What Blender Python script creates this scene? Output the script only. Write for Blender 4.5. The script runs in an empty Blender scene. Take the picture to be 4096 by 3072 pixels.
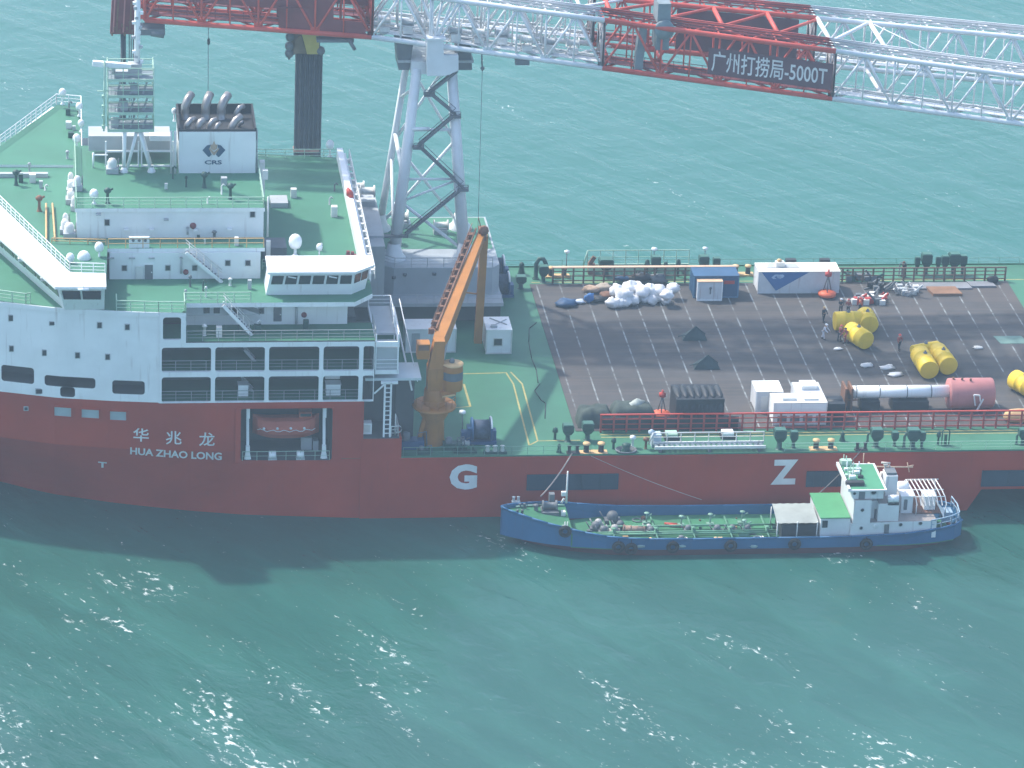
import bpy, math, random
from mathutils import Vector, Matrix, noise

# ------------------------------------------------------------------ scene, camera, light
S = bpy.context.scene
C = S.collection
R = math.radians
rnd = random.Random(7)

PITCH, YAW, ROLL, FPX = R(23.3), R(7.451), R(2.431), 15338.0      # camera solved from the deck's vanishing lines
fwd = Vector((math.sin(YAW)*math.cos(PITCH), math.cos(YAW)*math.cos(PITCH), -math.sin(PITCH)))
r0 = Vector((math.cos(YAW), -math.sin(YAW), 0)); u0 = r0.cross(fwd)
rgt = r0*math.cos(ROLL)+u0*math.sin(ROLL); upv = -r0*math.sin(ROLL)+u0*math.cos(ROLL)
CAM = Vector((-42.7, -324.36, 154.5))
cd = bpy.data.cameras.new("camera"); cam = bpy.data.objects.new("camera", cd); C.objects.link(cam)
cam.matrix_world = Matrix(((rgt.x, upv.x, -fwd.x, CAM.x), (rgt.y, upv.y, -fwd.y, CAM.y), (rgt.z, upv.z, -fwd.z, CAM.z), (0, 0, 0, 1)))
cd.sensor_width = 36; cd.lens = FPX/4096*36; cd.clip_start = 1; cd.clip_end = 20000
S.camera = cam

SUNV = Vector((-.60, .50, 1.0)).normalized()
w = bpy.data.worlds.new("World"); S.world = w; w.use_nodes = True
nt = w.node_tree; bg = nt.nodes["Background"]
sky = nt.nodes.new("ShaderNodeTexSky"); sky.sky_type = 'NISHITA'; sky.sun_disc = False
sky.sun_elevation = math.asin(SUNV.z); sky.sun_rotation = math.atan2(SUNV.x, SUNV.y) % (2*math.pi)
sky.air_density = 1.0; sky.dust_density = 2.2; sky.ozone_density = 1.2
nt.links.new(sky.outputs[0], bg.inputs[0]); bg.inputs[1].default_value = .15
sd = bpy.data.lights.new("sun", 'SUN'); sd.energy = 2.5; sd.angle = R(2.0); sd.color = (1, .95, .87)
sun = bpy.data.objects.new("sun", sd); C.objects.link(sun); sun.rotation_euler = SUNV.to_track_quat('Z', 'Y').to_euler()
sun.location = (-200, 200, 300)
S.view_settings.view_transform = 'Standard'; S.view_settings.look = 'None'; S.view_settings.gamma = 1
S.view_settings.exposure = 1.15
S.cycles.max_bounces = 5; S.cycles.diffuse_bounces = 2; S.cycles.glossy_bounces = 2; S.cycles.transmission_bounces = 2
S.cycles.volume_bounces = 0; S.cycles.caustics_reflective = False; S.cycles.caustics_refractive = False

# ------------------------------------------------------------------ survey helpers (photo point + known plane -> world)
K = 1024/2212
def px(c, r, u, v): return 1024*c+K*u, 768*r+K*v
def ray(x, y): return fwd+rgt*((x-2048)/FPX)-upv*((y-1536)/FPX)
def Zf(x, y, z): d = ray(x, y); return CAM+d*((z-CAM.z)/d.z)
def Yf(x, y, Y): d = ray(x, y); return CAM+d*((Y-CAM.y)/d.y)
def Zp(c, r, u, v, z): return Zf(*px(c, r, u, v), z)
def Yp(c, r, u, v, Y): return Yf(*px(c, r, u, v), Y)

# ------------------------------------------------------------------ materials
MATS = {}
def nd(nt, t, **kw):
    n = nt.nodes.new(t)
    for k, v in kw.items(): setattr(n, k, v)
    return n
def paint(name, col, rough=.55, var=.12, sc=.5, rust=0, rustcol=(.16, .06, .03), metal=0, grime=.0, spec=.35, bump=0):
    """weathered paint: two scales of tone variation, grime patches, vertical rust runs"""
    if name in MATS: return MATS[name]
    m = bpy.data.materials.new(name); m.use_nodes = True; MATS[name] = m
    t = m.node_tree; b = t.nodes["Principled BSDF"]; L = t.links.new
    b.inputs["Roughness"].default_value = rough; b.inputs["Metallic"].default_value = metal
    b.inputs["Specular IOR Level"].default_value = spec
    tc = nd(t, "ShaderNodeTexCoord")
    n1 = nd(t, "ShaderNodeTexNoise"); n1.inputs["Scale"].default_value = sc; n1.inputs["Detail"].default_value = 6
    L(tc.outputs["Object"], n1.inputs["Vector"])
    r1 = nd(t, "ShaderNodeMapRange"); r1.inputs[1].default_value = .3; r1.inputs[2].default_value = .7
    r1.inputs[3].default_value = 1-var; r1.inputs[4].default_value = 1+var
    L(n1.outputs[0], r1.inputs[0])
    vm = nd(t, "ShaderNodeVectorMath", operation='SCALE'); vm.inputs[0].default_value = col[:3]
    L(r1.outputs[0], vm.inputs["Scale"])
    out = vm.outputs[0]
    def over(fac, c2, o):
        mx = nd(t, "ShaderNodeMix", data_type='RGBA'); L(fac, mx.inputs[0]); L(o, mx.inputs[6]); mx.inputs[7].default_value = (*c2, 1)
        return mx.outputs[2]
    if grime:
        n2 = nd(t, "ShaderNodeTexNoise"); n2.inputs["Scale"].default_value = sc*.35; n2.inputs["Detail"].default_value = 8; n2.inputs["Roughness"].default_value = .65
        L(tc.outputs["Object"], n2.inputs["Vector"])
        r2 = nd(t, "ShaderNodeMapRange"); r2.inputs[1].default_value = .5; r2.inputs[2].default_value = .75; r2.inputs[3].default_value = 0; r2.inputs[4].default_value = grime
        L(n2.outputs[0], r2.inputs[0]); out = over(r2.outputs[0], tuple(c*.45+.02 for c in col[:3]), out)
    if rust:
        mp = nd(t, "ShaderNodeMapping"); mp.inputs["Scale"].default_value = (2.6, 2.6, .22); L(tc.outputs["Object"], mp.inputs[0])
        n3 = nd(t, "ShaderNodeTexNoise"); n3.inputs["Scale"].default_value = 1.0; n3.inputs["Detail"].default_value = 5
        L(mp.outputs[0], n3.inputs["Vector"])
        r3 = nd(t, "ShaderNodeMapRange"); r3.inputs[1].default_value = .60; r3.inputs[2].default_value = .78; r3.inputs[3].default_value = 0; r3.inputs[4].default_value = rust
        L(n3.outputs[0], r3.inputs[0]); out = over(r3.outputs[0], rustcol, out)
    L(out, b.inputs["Base Color"])
    if bump:
        bp = nd(t, "ShaderNodeBump"); bp.inputs["Strength"].default_value = bump; bp.inputs["Distance"].default_value = .05
        L(n1.outputs[0], bp.inputs["Height"]); L(bp.outputs[0], b.inputs["Normal"])
    return m
WHITE = paint("white_paint", (.84, .87, .88), .5, .05, .4, rust=.3, grime=.2)
OFFW = paint("aged_white_paint", (.70, .71, .69), .6, .10, .8, rust=.4, grime=.35)
GREY = paint("grey_paint", (.42, .45, .47), .55, .10, .5, rust=.2, grime=.25)
DGREY = paint("dark_grey_paint", (.14, .155, .17), .6, .15, .6, grime=.3)
DARKIN = paint("recess_shade_paint", (.085, .095, .10), .7, .12, .6, grime=.3)  # dark interior paint whose tone also carries the shade inside the recesses
BLACK = paint("black_paint", (.028, .03, .034), .6, .25, .8, grime=.2)
GLASS = paint("window_glass", (.02, .025, .03), .12, .05, .5, spec=.6)
HULLRED = paint("hull_red_paint", (.40, .043, .016), .6, .14, .16, grime=.32, rust=.18, rustcol=(.18, .045, .035), spec=.15)
REDHOLE = paint("lifeboat_orange", (.55, .10, .045), .45, .08, .6, grime=.15)
DECKG = paint("deck_green_paint", (.047, .170, .102), .6, .11, .22, grime=.34, rust=0)
ROOFG = paint("roof_green_paint", (.054, .190, .118), .6, .10, .2, grime=.3)
PALEG = paint("pale_green_paint", (.40, .58, .46), .55, .1, .6, grime=.2)
VENTG = paint("dark_green_paint", (.022, .075, .062), .5, .15, .8, grime=.2)
YELLOW = paint("yellow_paint", (.80, .56, .03), .5, .06, .5, grime=.16, rust=.15)
YLINE = paint("yellow_marking", (.38, .33, .13), .7, .2, 1.2, grime=.4)
PINKROD = paint("tan_rail_paint", (.62, .43, .30), .6, .1, .6)
ORANGE = paint("orange_paint", (.43, .175, .035), .5, .12, .5, grime=.35, rust=.3)
RORANGE = paint("buoy_orange", (.68, .13, .05), .5, .1, .7, grime=.15)
RED = paint("red_paint", (.48, .055, .04), .5, .1, .5, grime=.25)
DRED = paint("dark_red_paint", (.20, .045, .05), .6, .16, .6, grime=.3)
BOOMR = paint("boom_red_paint", (.58, .085, .06), .5, .1, .5, grime=.22)
BOOMW = paint("boom_white_paint", (.74, .77, .79), .45, .05, .5, grime=.14, rust=.1)
PLUM = paint("banner_plum", (.13, .06, .075), .8, .12, .5, grime=.2)
BLUE = paint("container_blue", (.035, .10, .20), .55, .1, .5, grime=.3, rust=.2)
CBLUE = paint("emblem_blue", (.04, .14, .36), .55, .08, .5, grime=.15)
WBLUE = paint("winch_blue", (.025, .085, .20), .45, .12, .8, grime=.2)
BOATB = paint("boat_blue_paint", (.026, .125, .265), .5, .12, .35, grime=.3, rust=.25, rustcol=(.10, .07, .06))
NAVY = paint("navy_panel", (.018, .04, .065), .6, .15, .5, grime=.2)
BOOT = paint("boot_top_maroon", (.09, .03, .03), .7, .2, .4, grime=.3)
STEEL = paint("exhaust_steel", (.36, .35, .34), .42, .12, .8, metal=.75, grime=.3)
ROPE = paint("steel_rope", (.06, .075, .085), .7, .25, 1.5)
ROPEW = paint("fibre_rope", (.45, .36, .33), .8, .1, 2)
RUST = paint("rusty_steel", (.20, .10, .06), .75, .25, .8, grime=.4)
TAN = paint("tan_cap", (.64, .42, .20), .6, .12, 1, grime=.2)
TARP = paint("olive_tarpaulin", (.055, .075, .066), .85, .25, 1.0, grime=.3, bump=.5)
BTARP = paint("black_tarpaulin", (.022, .026, .033), .55, .25, 1.2, grime=.2, bump=.5)
BLTARP = paint("blue_tarpaulin", (.025, .075, .17), .6, .25, 1.2, bump=.5)
BAG = paint("white_sacking", (.80, .81, .83), .7, .06, 1.5, grime=.12, bump=.4)
BROWN = paint("brown_board", (.24, .13, .075), .75, .2, .8, grime=.3)
PINK = paint("faded_red_steel", (.50, .20, .19), .6, .12, .5, grime=.25, rust=.2)
RUBBER = paint("rubber", (.018, .018, .018), .8, .2, 1)
SKIN = paint("skin", (.42, .25, .17), .6, .05, 2)
PLATE = paint("steel_plate_grey", (.22, .23, .25), .6, .15, .6, grime=.3)
GRAT = paint("grating_grey", (.20, .25, .27), .7, .15, .9, grime=.2)
CANVAS = paint("awning_grey", (.33, .36, .33), .75, .12, .8, grime=.35)
LETTER = paint("lettering_white", (.72, .72, .72), .6, .08, .8, grime=.3)
GOLD = paint("emblem_tan", (.50, .36, .26), .6, .08, 1)
ENAVY = paint("emblem_navy", (.03, .09, .16), .6, .08, 1)

# ------------------------------------------------------------------ mesh builder
class MB:
    def __init__(s): s.v = []; s.f = []; s.m = []; s.s = []
    def add(s, vs, fs, m=0, sm=False):
        o = len(s.v); s.v += [Vector(p) for p in vs]
        for f in fs: s.f.append([i+o for i in f]); s.m.append(m); s.s.append(sm)
        return s
    def poly(s, pts, m=0): return s.add(pts, [range(len(pts))], m)
    def hexa(s, p, m=0, mt=None):
        s.add(p, [(3, 2, 1, 0), (4, 5, 6, 7), (0, 1, 5, 4), (1, 2, 6, 5), (2, 3, 7, 6), (3, 0, 4, 7)], m)
        if mt is not None: s.m[-5] = mt
        return s
    def box(s, x0, x1, y0, y1, z0, z1, m=0, mt=None):
        return s.hexa([(x0, y0, z0), (x1, y0, z0), (x1, y1, z0), (x0, y1, z0), (x0, y0, z1), (x1, y0, z1), (x1, y1, z1), (x0, y1, z1)], m, mt)
    def prism(s, pts, z0, z1, m=0, mt=None):
        n = len(pts); a = [(x, y, z0) for x, y in pts]; b = [(x, y, z1) for x, y in pts]
        s.add(a+b, [list(range(n))[::-1]], m); o = len(s.v)-2*n
        s.f.append([o+n+i for i in range(n)]); s.m.append(m if mt is None else mt); s.s.append(False)
        for i in range(n):
            j = (i+1) % n; s.f.append([o+i, o+j, o+n+j, o+n+i]); s.m.append(m); s.s.append(False)
        return s
    def extr(s, pts, d, m=0):
        """polygon pts (3D) extruded by vector d"""
        n = len(pts); d = Vector(d); P = [Vector(p) for p in pts]; Q = [p+d for p in P]
        fs = [list(range(n)), [n+i for i in range(n)][::-1]]+[[i, n+i, n+(i+1) % n, (i+1) % n] for i in range(n)]
        return s.add(P+Q, fs, m)
    def frame(s, d):
        d = Vector(d).normalized(); h = Vector((0, 0, 1)) if abs(d.z) < .95 else Vector((0, 1, 0))
        a = d.cross(h).normalized(); return a, a.cross(d).normalized(), d
    def tube(s, p, q, r, r2=None, n=8, m=0, cap=True, sm=True):
        p, q = Vector(p), Vector(q)
        if (q-p).length < 1e-6: return s
        a, b, d = s.frame(q-p); r2 = r if r2 is None else r2
        vs = [p+(a*math.cos(2*math.pi*i/n)+b*math.sin(2*math.pi*i/n))*r for i in range(n)]
        vs += [q+(a*math.cos(2*math.pi*i/n)+b*math.sin(2*math.pi*i/n))*r2 for i in range(n)]
        s.add(vs, [(i, (i+1) % n, n+(i+1) % n, n+i) for i in range(n)], m, sm)
        if cap:
            o = len(s.v)-2*n
            s.f.append([o+i for i in range(n)][::-1]); s.f.append([o+n+i for i in range(n)]); s.m += [m, m]; s.s += [False, False]
        return s
    def path(s, pts, r, n=6, m=0):
        for a, b in zip(pts[:-1], pts[1:]): s.tube(a, b, r, n=n, m=m)
        return s
    def bent(s, pts, rs, n=10, m=0, cap=True):
        """one smooth swept tube through pts with radii rs"""
        P = [Vector(p) for p in pts]; rs = [rs]*len(P) if isinstance(rs, (int, float)) else rs
        vs = []; a = None
        for i, p in enumerate(P):
            d = (P[min(i+1, len(P)-1)]-P[max(i-1, 0)]).normalized()
            if a is None: a, b, _ = s.frame(d)
            else: a = (a-d*a.dot(d)).normalized(); b = a.cross(d)
            vs += [p+(a*math.cos(2*math.pi*k/n)+b*math.sin(2*math.pi*k/n))*rs[i] for k in range(n)]
        fs = [(i*n+k, i*n+(k+1) % n, (i+1)*n+(k+1) % n, (i+1)*n+k) for i in range(len(P)-1) for k in range(n)]
        s.add(vs, fs, m, True)
        if cap:
            o = len(s.v)-len(vs); L = len(P)-1
            s.f.append([o+k for k in range(n)]); s.f.append([o+L*n+k for k in range(n)]); s.m += [m, m]; s.s += [False, False]
        return s
    def beam(s, p, q, w, h, m=0):
        p, q = Vector(p), Vector(q); a, b, d = s.frame(q-p); a *= w/2; b *= h/2
        return s.hexa([p-a-b, p+a-b, p+a+b, p-a+b, q-a-b, q+a-b, q+a+b, q-a+b], m)
    def lathe(s, c, prof, n=12, m=0, d=(0, 0, 1), sm=True):
        c = Vector(c); a, b, d = s.frame(d); vs = []
        for r, z in prof: vs += [c+d*z+(a*math.cos(2*math.pi*k/n)+b*math.sin(2*math.pi*k/n))*max(r, 1e-4) for k in range(n)]
        return s.add(vs, [(i*n+k, i*n+(k+1) % n, (i+1)*n+(k+1) % n, (i+1)*n+k) for i in range(len(prof)-1) for k in range(n)], m, sm)
    def ball(s, c, r, n=12, m=0, sx=1, sy=1, sz=1, rough=0, seed=0, flat=None):
        c = Vector(c); vs = []; nv = max(6, n//2)
        for i in range(nv+1):
            t = math.pi*i/nv
            for k in range(n):
                f = 2*math.pi*k/n; u = Vector((math.sin(t)*math.cos(f), math.sin(t)*math.sin(f), math.cos(t)))
                g = 1+(rough*noise.noise(u*1.7+Vector((seed*3.1, seed*1.7, seed))) + rough*.6*noise.noise(u*4+Vector((seed, seed*2.3, 0))) if rough else 0)
                z = u.z*sz*r*g
                if flat is not None: z = max(z, -flat)
                vs.append(c+Vector((u.x*sx*r*g, u.y*sy*r*g, z)))
        return s.add(vs, [(i*n+k, (i+1)*n+k, (i+1)*n+(k+1) % n, i*n+(k+1) % n) for i in range(nv) for k in range(n)], m, True)
    def rail(s, pts, h=1.05, r=.035, n=3, step=1.6, m=0):
        P = [Vector(p) for p in pts]
        for a, b in zip(P[:-1], P[1:]):
            L = (b-a).length; k = max(1, round(L/step))
            for i in range(n):
                z = Vector((0, 0, h*(i+1)/n)); s.tube(a+z, b+z, r*(1.25 if i == n-1 else .75), n=4, m=m, cap=False)
            for i in range(k+1):
                p = a.lerp(b, i/k); s.tube(p, p+Vector((0, 0, h)), r, n=4, m=m, cap=False)
        return s
    def holed(s, xs, zs, holes, fn, depth, m=0, mi=1, mb=None, skip=None):
        """plate over xs*zs mapped by fn(x,z); rectangular holes get a reveal of the given depth and (mb) a back plate"""
        X = sorted(set(xs) | {h[i] for h in holes for i in (0, 1)}); Z = sorted(set(zs) | {h[i] for h in holes for i in (2, 3)})
        for i in range(len(X)-1):
            for j in range(len(Z)-1):
                cx, cz = (X[i]+X[i+1])/2, (Z[j]+Z[j+1])/2
                if any(h[0] < cx < h[1] and h[2] < cz < h[3] for h in holes): continue
                s.poly([fn(X[i], Z[j]), fn(X[i+1], Z[j]), fn(X[i+1], Z[j+1]), fn(X[i], Z[j+1])], m)
        D = Vector((0, depth, 0))
        for h in holes:
            p = [fn(h[0], h[2]), fn(h[1], h[2]), fn(h[1], h[3]), fn(h[0], h[3])]
            for a, b in ((0, 1), (1, 2), (2, 3), (3, 0)): s.poly([p[a], p[b], p[b]+D, p[a]+D], mi)
            if mb is not None: s.poly([q+D for q in p], mb)
            rr = min(.28, (h[1]-h[0])*.2, (h[3]-h[2])*.3)              # rounded corners
            for sx, sz, x, z in ((1, 1, h[0], h[2]), (-1, 1, h[1], h[2]), (-1, -1, h[1], h[3]), (1, -1, h[0], h[3])):
                arc = [fn(x+sx*rr*(1-math.sin(t*math.pi/8)), z+sz*rr*(1-math.cos(t*math.pi/8))) for t in range(5)]
                s.poly([fn(x, z)]+arc, m)
        return s
    def text(s, body, h, fn, wid=None, bold=0, sx=1, m=0, depth=None):
        """flat lettering: fn(x,z) maps text space (metres from lower-left) to the world"""
        cu = bpy.data.curves.new("t", 'FONT'); cu.body = body; cu.size = 1; cu.offset = bold; cu.resolution_u = 3
        ob = bpy.data.objects.new("t", cu); C.objects.link(ob); bpy.context.view_layer.update()
        me = ob.evaluated_get(bpy.context.evaluated_depsgraph_get()).to_mesh()
        P = [v.co.copy() for v in me.vertices]; F = [list(p.vertices) for p in me.polygons]
        bpy.data.objects.remove(ob); bpy.data.curves.remove(cu)
        if not P: return s
        x0, x1 = min(p.x for p in P), max(p.x for p in P); y0, y1 = min(p.y for p in P), max(p.y for p in P)
        k = h/(y1-y0); kx = (wid/(x1-x0)) if wid else k*sx
        return s.add([fn((p.x-x0)*kx, (p.y-y0)*k) for p in P], F, m)
    def build(s, name, mats, parent=None, label=None):
        me = bpy.data.meshes.new(name); o = bpy.data.objects.new(name, me); C.objects.link(o)
        org = Vector((0, 0, 0)); p = parent
        while p is not None: org += p.location; p = p.parent
        me.from_pydata([v-org for v in s.v], [], s.f); me.update()
        mats = mats if isinstance(mats, (list, tuple)) else [mats]
        for m in mats: me.materials.append(m)
        me.polygons.foreach_set("material_index", s.m); me.polygons.foreach_set("use_smooth", s.s)
        if parent is not None: o.parent = parent
        if label: o["label"] = label
        return o
def thing(name, label, cat, loc, group=None):
    o = bpy.data.objects.new(name, None); C.objects.link(o); o.location = Vector(loc); o.empty_display_size = .5
    o["label"] = label; o["category"] = cat
    if group: o["group"] = group
    return o
def struct(o, kind='structure'): o["kind"] = kind; return o
VCAP = paint("vent_cap_green", (.055, .15, .12), .55, .1, .8, grime=.2)
def single(mb, name, mats, label, cat, group=None):
    """a thing that is one mesh, its origin at its own base"""
    xs = [v.x for v in mb.v]; ys = [v.y for v in mb.v]; zs = [v.z for v in mb.v]
    org = Vector(((min(xs)+max(xs))/2, (min(ys)+max(ys))/2, min(zs)))
    for i, v in enumerate(mb.v): mb.v[i] = v-org
    o = mb.build(name, mats); o.location = org; o["label"] = label; o["category"] = cat
    if group: o["group"] = group
    return o
def dup(o, parent=None):
    c = o.copy(); C.objects.link(c)
    if parent is not None: c.parent = parent
    for ch in [x for x in S.objects if x.parent == o]: dup(ch, c)
    return c
def lerp(tab, x):
    if x <= tab[0][0]: return tab[0][1]
    for (a, b), (c, d) in zip(tab[:-1], tab[1:]):
        if x <= c: return b+(d-b)*(x-a)/(c-a)
    return tab[-1][1]

# ------------------------------------------------------------------ sea
def sea_material():
    m = bpy.data.materials.new("sea_water"); m.use_nodes = True; t = m.node_tree; L = t.links.new
    b = t.nodes["Principled BSDF"]; b.inputs["Roughness"].default_value = .16; b.inputs["IOR"].default_value = 1.333
    tc = nd(t, "ShaderNodeTexCoord")
    def mapped(rot, sx, sy):
        mp = nd(t, "ShaderNodeMapping", vector_type='TEXTURE'); mp.inputs["Rotation"].default_value = (0, 0, R(-rot)); mp.inputs["Scale"].default_value = (1/sx, 1/sy, 1)
        L(tc.outputs["Object"], mp.inputs[0]); return mp.outputs[0]
    def nz(vec, sc, det=3, rough=.5, dist=0):
        n = nd(t, "ShaderNodeTexNoise"); n.inputs["Scale"].default_value = sc; n.inputs["Detail"].default_value = det
        n.inputs["Roughness"].default_value = rough; n.inputs["Distortion"].default_value = dist; L(vec, n.inputs["Vector"]); return n.outputs[0]
    def mr(v, a, b_, c=0, d=1):
        r = nd(t, "ShaderNodeMapRange"); r.interpolation_type = 'SMOOTHSTEP'
        for i, x in enumerate((a, b_, c, d)): r.inputs[i+1].default_value = x
        L(v, r.inputs[0]); return r.outputs[0]
    def ma(op, a, b_):
        n = nd(t, "ShaderNodeMath", operation=op)
        for i, x in enumerate((a, b_)):
            if isinstance(x, (int, float)): n.inputs[i].default_value = x
            else: L(x, n.inputs[i])
        return n.outputs[0]
    crest = mapped(57, .30, 1.0)                     # waves run with crests along (1,-1.5)
    swell = nz(crest, .085, 3, .5, .4); chop = nz(crest, .34, 4, .55, .5)
    cross = nz(mapped(-15, .45, 1), .22, 3, .5, .3); rip = nz(mapped(35, .6, 1), 1.3, 3, .6)
    h = ma('ADD', ma('ADD', ma('MULTIPLY', swell, 2.0), ma('MULTIPLY', cross, .55)), ma('ADD', ma('MULTIPLY', chop, .75), ma('MULTIPLY', rip, .16)))
    bp = nd(t, "ShaderNodeBump"); bp.inputs["Strength"].default_value = .32; bp.inputs["Distance"].default_value = 1.0
    L(h, bp.inputs["Height"]); L(bp.outputs[0], b.inputs["Normal"])
    # water body: turbid turquoise, broad patches, slightly darker in the troughs
    big = nz(tc.outputs["Object"], .012, 4, .55)
    mx = nd(t, "ShaderNodeMix", data_type='RGBA'); L(mr(big, .35, .68), mx.inputs[0])
    mx.inputs[6].default_value = (.018, .080, .064, 1); mx.inputs[7].default_value = (.022, .094, .076, 1)
    mx2 = nd(t, "ShaderNodeMix", data_type='RGBA'); L(mr(ma('ADD', ma('MULTIPLY', swell, .6), ma('MULTIPLY', chop, .4)), .40, .64, 0, .55), mx2.inputs[0]); mxf = nd(t, 'ShaderNodeMix', data_type='RGBA'); sp0 = nd(t, 'ShaderNodeSeparateXYZ'); L(tc.outputs['Object'], sp0.inputs[0]); L(mr(sp0.outputs[1], 20, 60), mxf.inputs[0]); L(mx.outputs[2], mxf.inputs[6]); mxf.inputs[7].default_value = (.026, .135, .105, 1); L(mxf.outputs[2], mx2.inputs[6])  # water beyond the ship painted paler, in place of stronger sky reflection
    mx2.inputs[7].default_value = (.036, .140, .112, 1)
    # whitecaps with sun glitter painted in: broken specks strung along the crests, thick to the west of the near side, rare beyond the ship
    sep = nd(t, "ShaderNodeSeparateXYZ"); L(tc.outputs["Object"], sep.inputs[0])
    near = mr(ma('ADD', sep.outputs[1], ma('MULTIPLY', sep.outputs[0], .55)), -100, 10, .125, 0)
    chains = nz(crest, .16, 3, .55, .8); patch = nz(tc.outputs["Object"], .05, 2)
    specks = nz(mapped(57, .7, 1.2), 1.5, 5, .62, .6)
    lim = ma('ADD', ma('ADD', ma('MULTIPLY', chains, .50), ma('MULTIPLY', patch, .16)), ma('ADD', ma('MULTIPLY', specks, .75), near))
    foam_glitter = mr(lim, .86, 1.0, 0, .85)
    mx3 = nd(t, "ShaderNodeMix", data_type='RGBA'); L(foam_glitter, mx3.inputs[0]); L(mx2.outputs[2], mx3.inputs[6]); mx3.inputs[7].default_value = (.82, .86, .84, 1)
    L(mx3.outputs[2], b.inputs["Base Color"])
    L(mr(foam_glitter, 0, 1, .16, .7), b.inputs["Roughness"])
    return m
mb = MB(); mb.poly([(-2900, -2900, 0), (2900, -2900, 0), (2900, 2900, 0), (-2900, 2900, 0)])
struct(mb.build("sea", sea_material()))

# ------------------------------------------------------------------ the heavy lift ship
MAIN, HTOP = 6.2, 12.0
ship = thing("crane_ship", "long red hulled crane ship with white superstructure and green decks", "ship", (-20, 24, 0))
y_wl = [(-82, 24), (-72, 19), (-60, 14), (-47.7, 9.3), (-43.5, 6.6), (-36.8, 4.1), (-30.4, 2.3), (-25, 1.2), (-15, .2), (-12, 0)]
y_top = [(-84, 24), (-75, 15.5), (-65, 9.6), (-55, 5.3), (-47.5, 3.1), (-42.2, 1.5), (-36.9, .6), (-32, .08), (-29, 0)]
def hy(x, z):
    a, b = lerp(y_wl, x), lerp(y_top, x); k = b+.14*(a-b)
    return (k+(b-k)*(z-7)/5) if z > 7 else (a+(k-a)*max(z, 0)/7)
def hull_near(x, z): return Vector((x, hy(x, z), z))
def hull_far(x, z): return Vector((x, 48-hy(x, z), z))
xsA = [-84, -80, -76, -72, -68, -64, -60, -56, -52, -50, -47.5, -45, -42.5, -40, -37.5, -35, -32.5, -30, -27, -24, -20, -15, -14.2]
zsA = [-.8, 0, 1.2, 2.4, 3.6, 4.8, 6, 7, 9, 10.5, 12]
LB = (-25.4, -16.9, 6.0, 11.35)                                   # lifeboat bay
def hole_px(c, r, u0, u1, v0, v1, Y):
    p, q = Yp(c, r, u0, v1, Y), Yp(c, r, u1, v0, Y); return (p.x, q.x, p.z, q.z)
moor = [hole_px(0, 2, 465, 620, 195, 290, 1.5), hole_px(0, 2, 700, 860, 212, 302, 1.1), hole_px(0, 2, 945, 1095, 228, 320, .7)]
mb = MB()
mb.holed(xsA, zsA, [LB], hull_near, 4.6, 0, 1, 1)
mb2 = MB()
for i in range(len(xsA)-1):
    for j in range(len(zsA)-1):
        mb.poly([hull_far(xsA[i+1], zsA[j]), hull_far(xsA[i], zsA[j]), hull_far(xsA[i], zsA[j+1]), hull_far(xsA[i+1], zsA[j+1])])
for xs, zt in (([-14.2, -10.6], 8.2), ([-10.6, 0, 10, 20, 30, 43.6], MAIN)):
    for a, b in zip(xs[:-1], xs[1:]):
        mb.poly([(a, 0, -.8), (b, 0, -.8), (b, 0, zt), (a, 0, zt)]); mb.poly([(b, 48, -.8), (a, 48, -.8), (a, 48, zt), (b, 48, zt)])
for Y in (0, 48): mb.poly([(43.6, Y, -.8), (45.3, Y, 2.2), (96, Y, 2.2), (96, Y, MAIN), (43.6, Y, MAIN)])
mb.poly([(45.3, 0, 2.2), (45.3, 48, 2.2), (96, 48, 2.2), (96, 0, 2.2)]); mb.poly([(43.6, 0, -.8), (43.6, 48, -.8), (45.3, 48, 2.2), (45.3, 0, 2.2)])
mb.poly([(96, 0, 2.2), (96, 48, 2.2), (96, 48, MAIN), (96, 0, MAIN)])
mb.box(-14.2, -14.0, .02, 6, 8.2, 12, 0); mb.box(-10.6, -10.4, .02, 6, 6.2, 8.2, 0)
mb.box(-25.9, -25.4, -.10, 0, 5.9, 11.45, 0); mb.box(-16.9, -16.7, -.10, 0, 5.9, 11.45, 0)      # bay frame
for Y in (-.06,): mb.box(-10.6, 43.6, Y, 0, 5.95, 6.12, 0)                                         # rubbing strake at deck edge
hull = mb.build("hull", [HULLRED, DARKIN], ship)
for h in moor:
    m_ = MB(); x0, x1, z0, z1 = h; n = 6
    f = lambda x, z: hull_near(x, z)+Vector((0, -.03, 0))
    m_.poly([f(x0, z0), f(x1, z0), f(x1, z1), f(x0, z1)], 0)
    for a, b in (((x0, z0), (x1, z0)), ((x1, z0), (x1, z1)), ((x1, z1), (x0, z1)), ((x0, z1), (x0, z0))): m_.beam(f(*a)+Vector((0, -.05, 0)), f(*b)+Vector((0, -.05, 0)), .12, .12, 1)
    m_.build("hatch_cover", [paint("hatch_grey", (.36, .44, .47), .5, .1, .6, grime=.25), HULLRED], hull)
for x0, x1 in ((1.5, 10.2), (28.2, 31.9), (45.2, 58.5)):
    m_ = MB(); m_.box(x0, x1, -.16, -.02, 2.75 if x0 < 40 else 2.55, 4.35 if x0 < 40 else 4.2)
    for k in range(1, 5): m_.box(x0+(x1-x0)*k/5-.05, x0+(x1-x0)*k/5+.05, -.24, -.17, 2.75, 4.2)
    m_.build("fender_panel", NAVY, hull)
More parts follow.
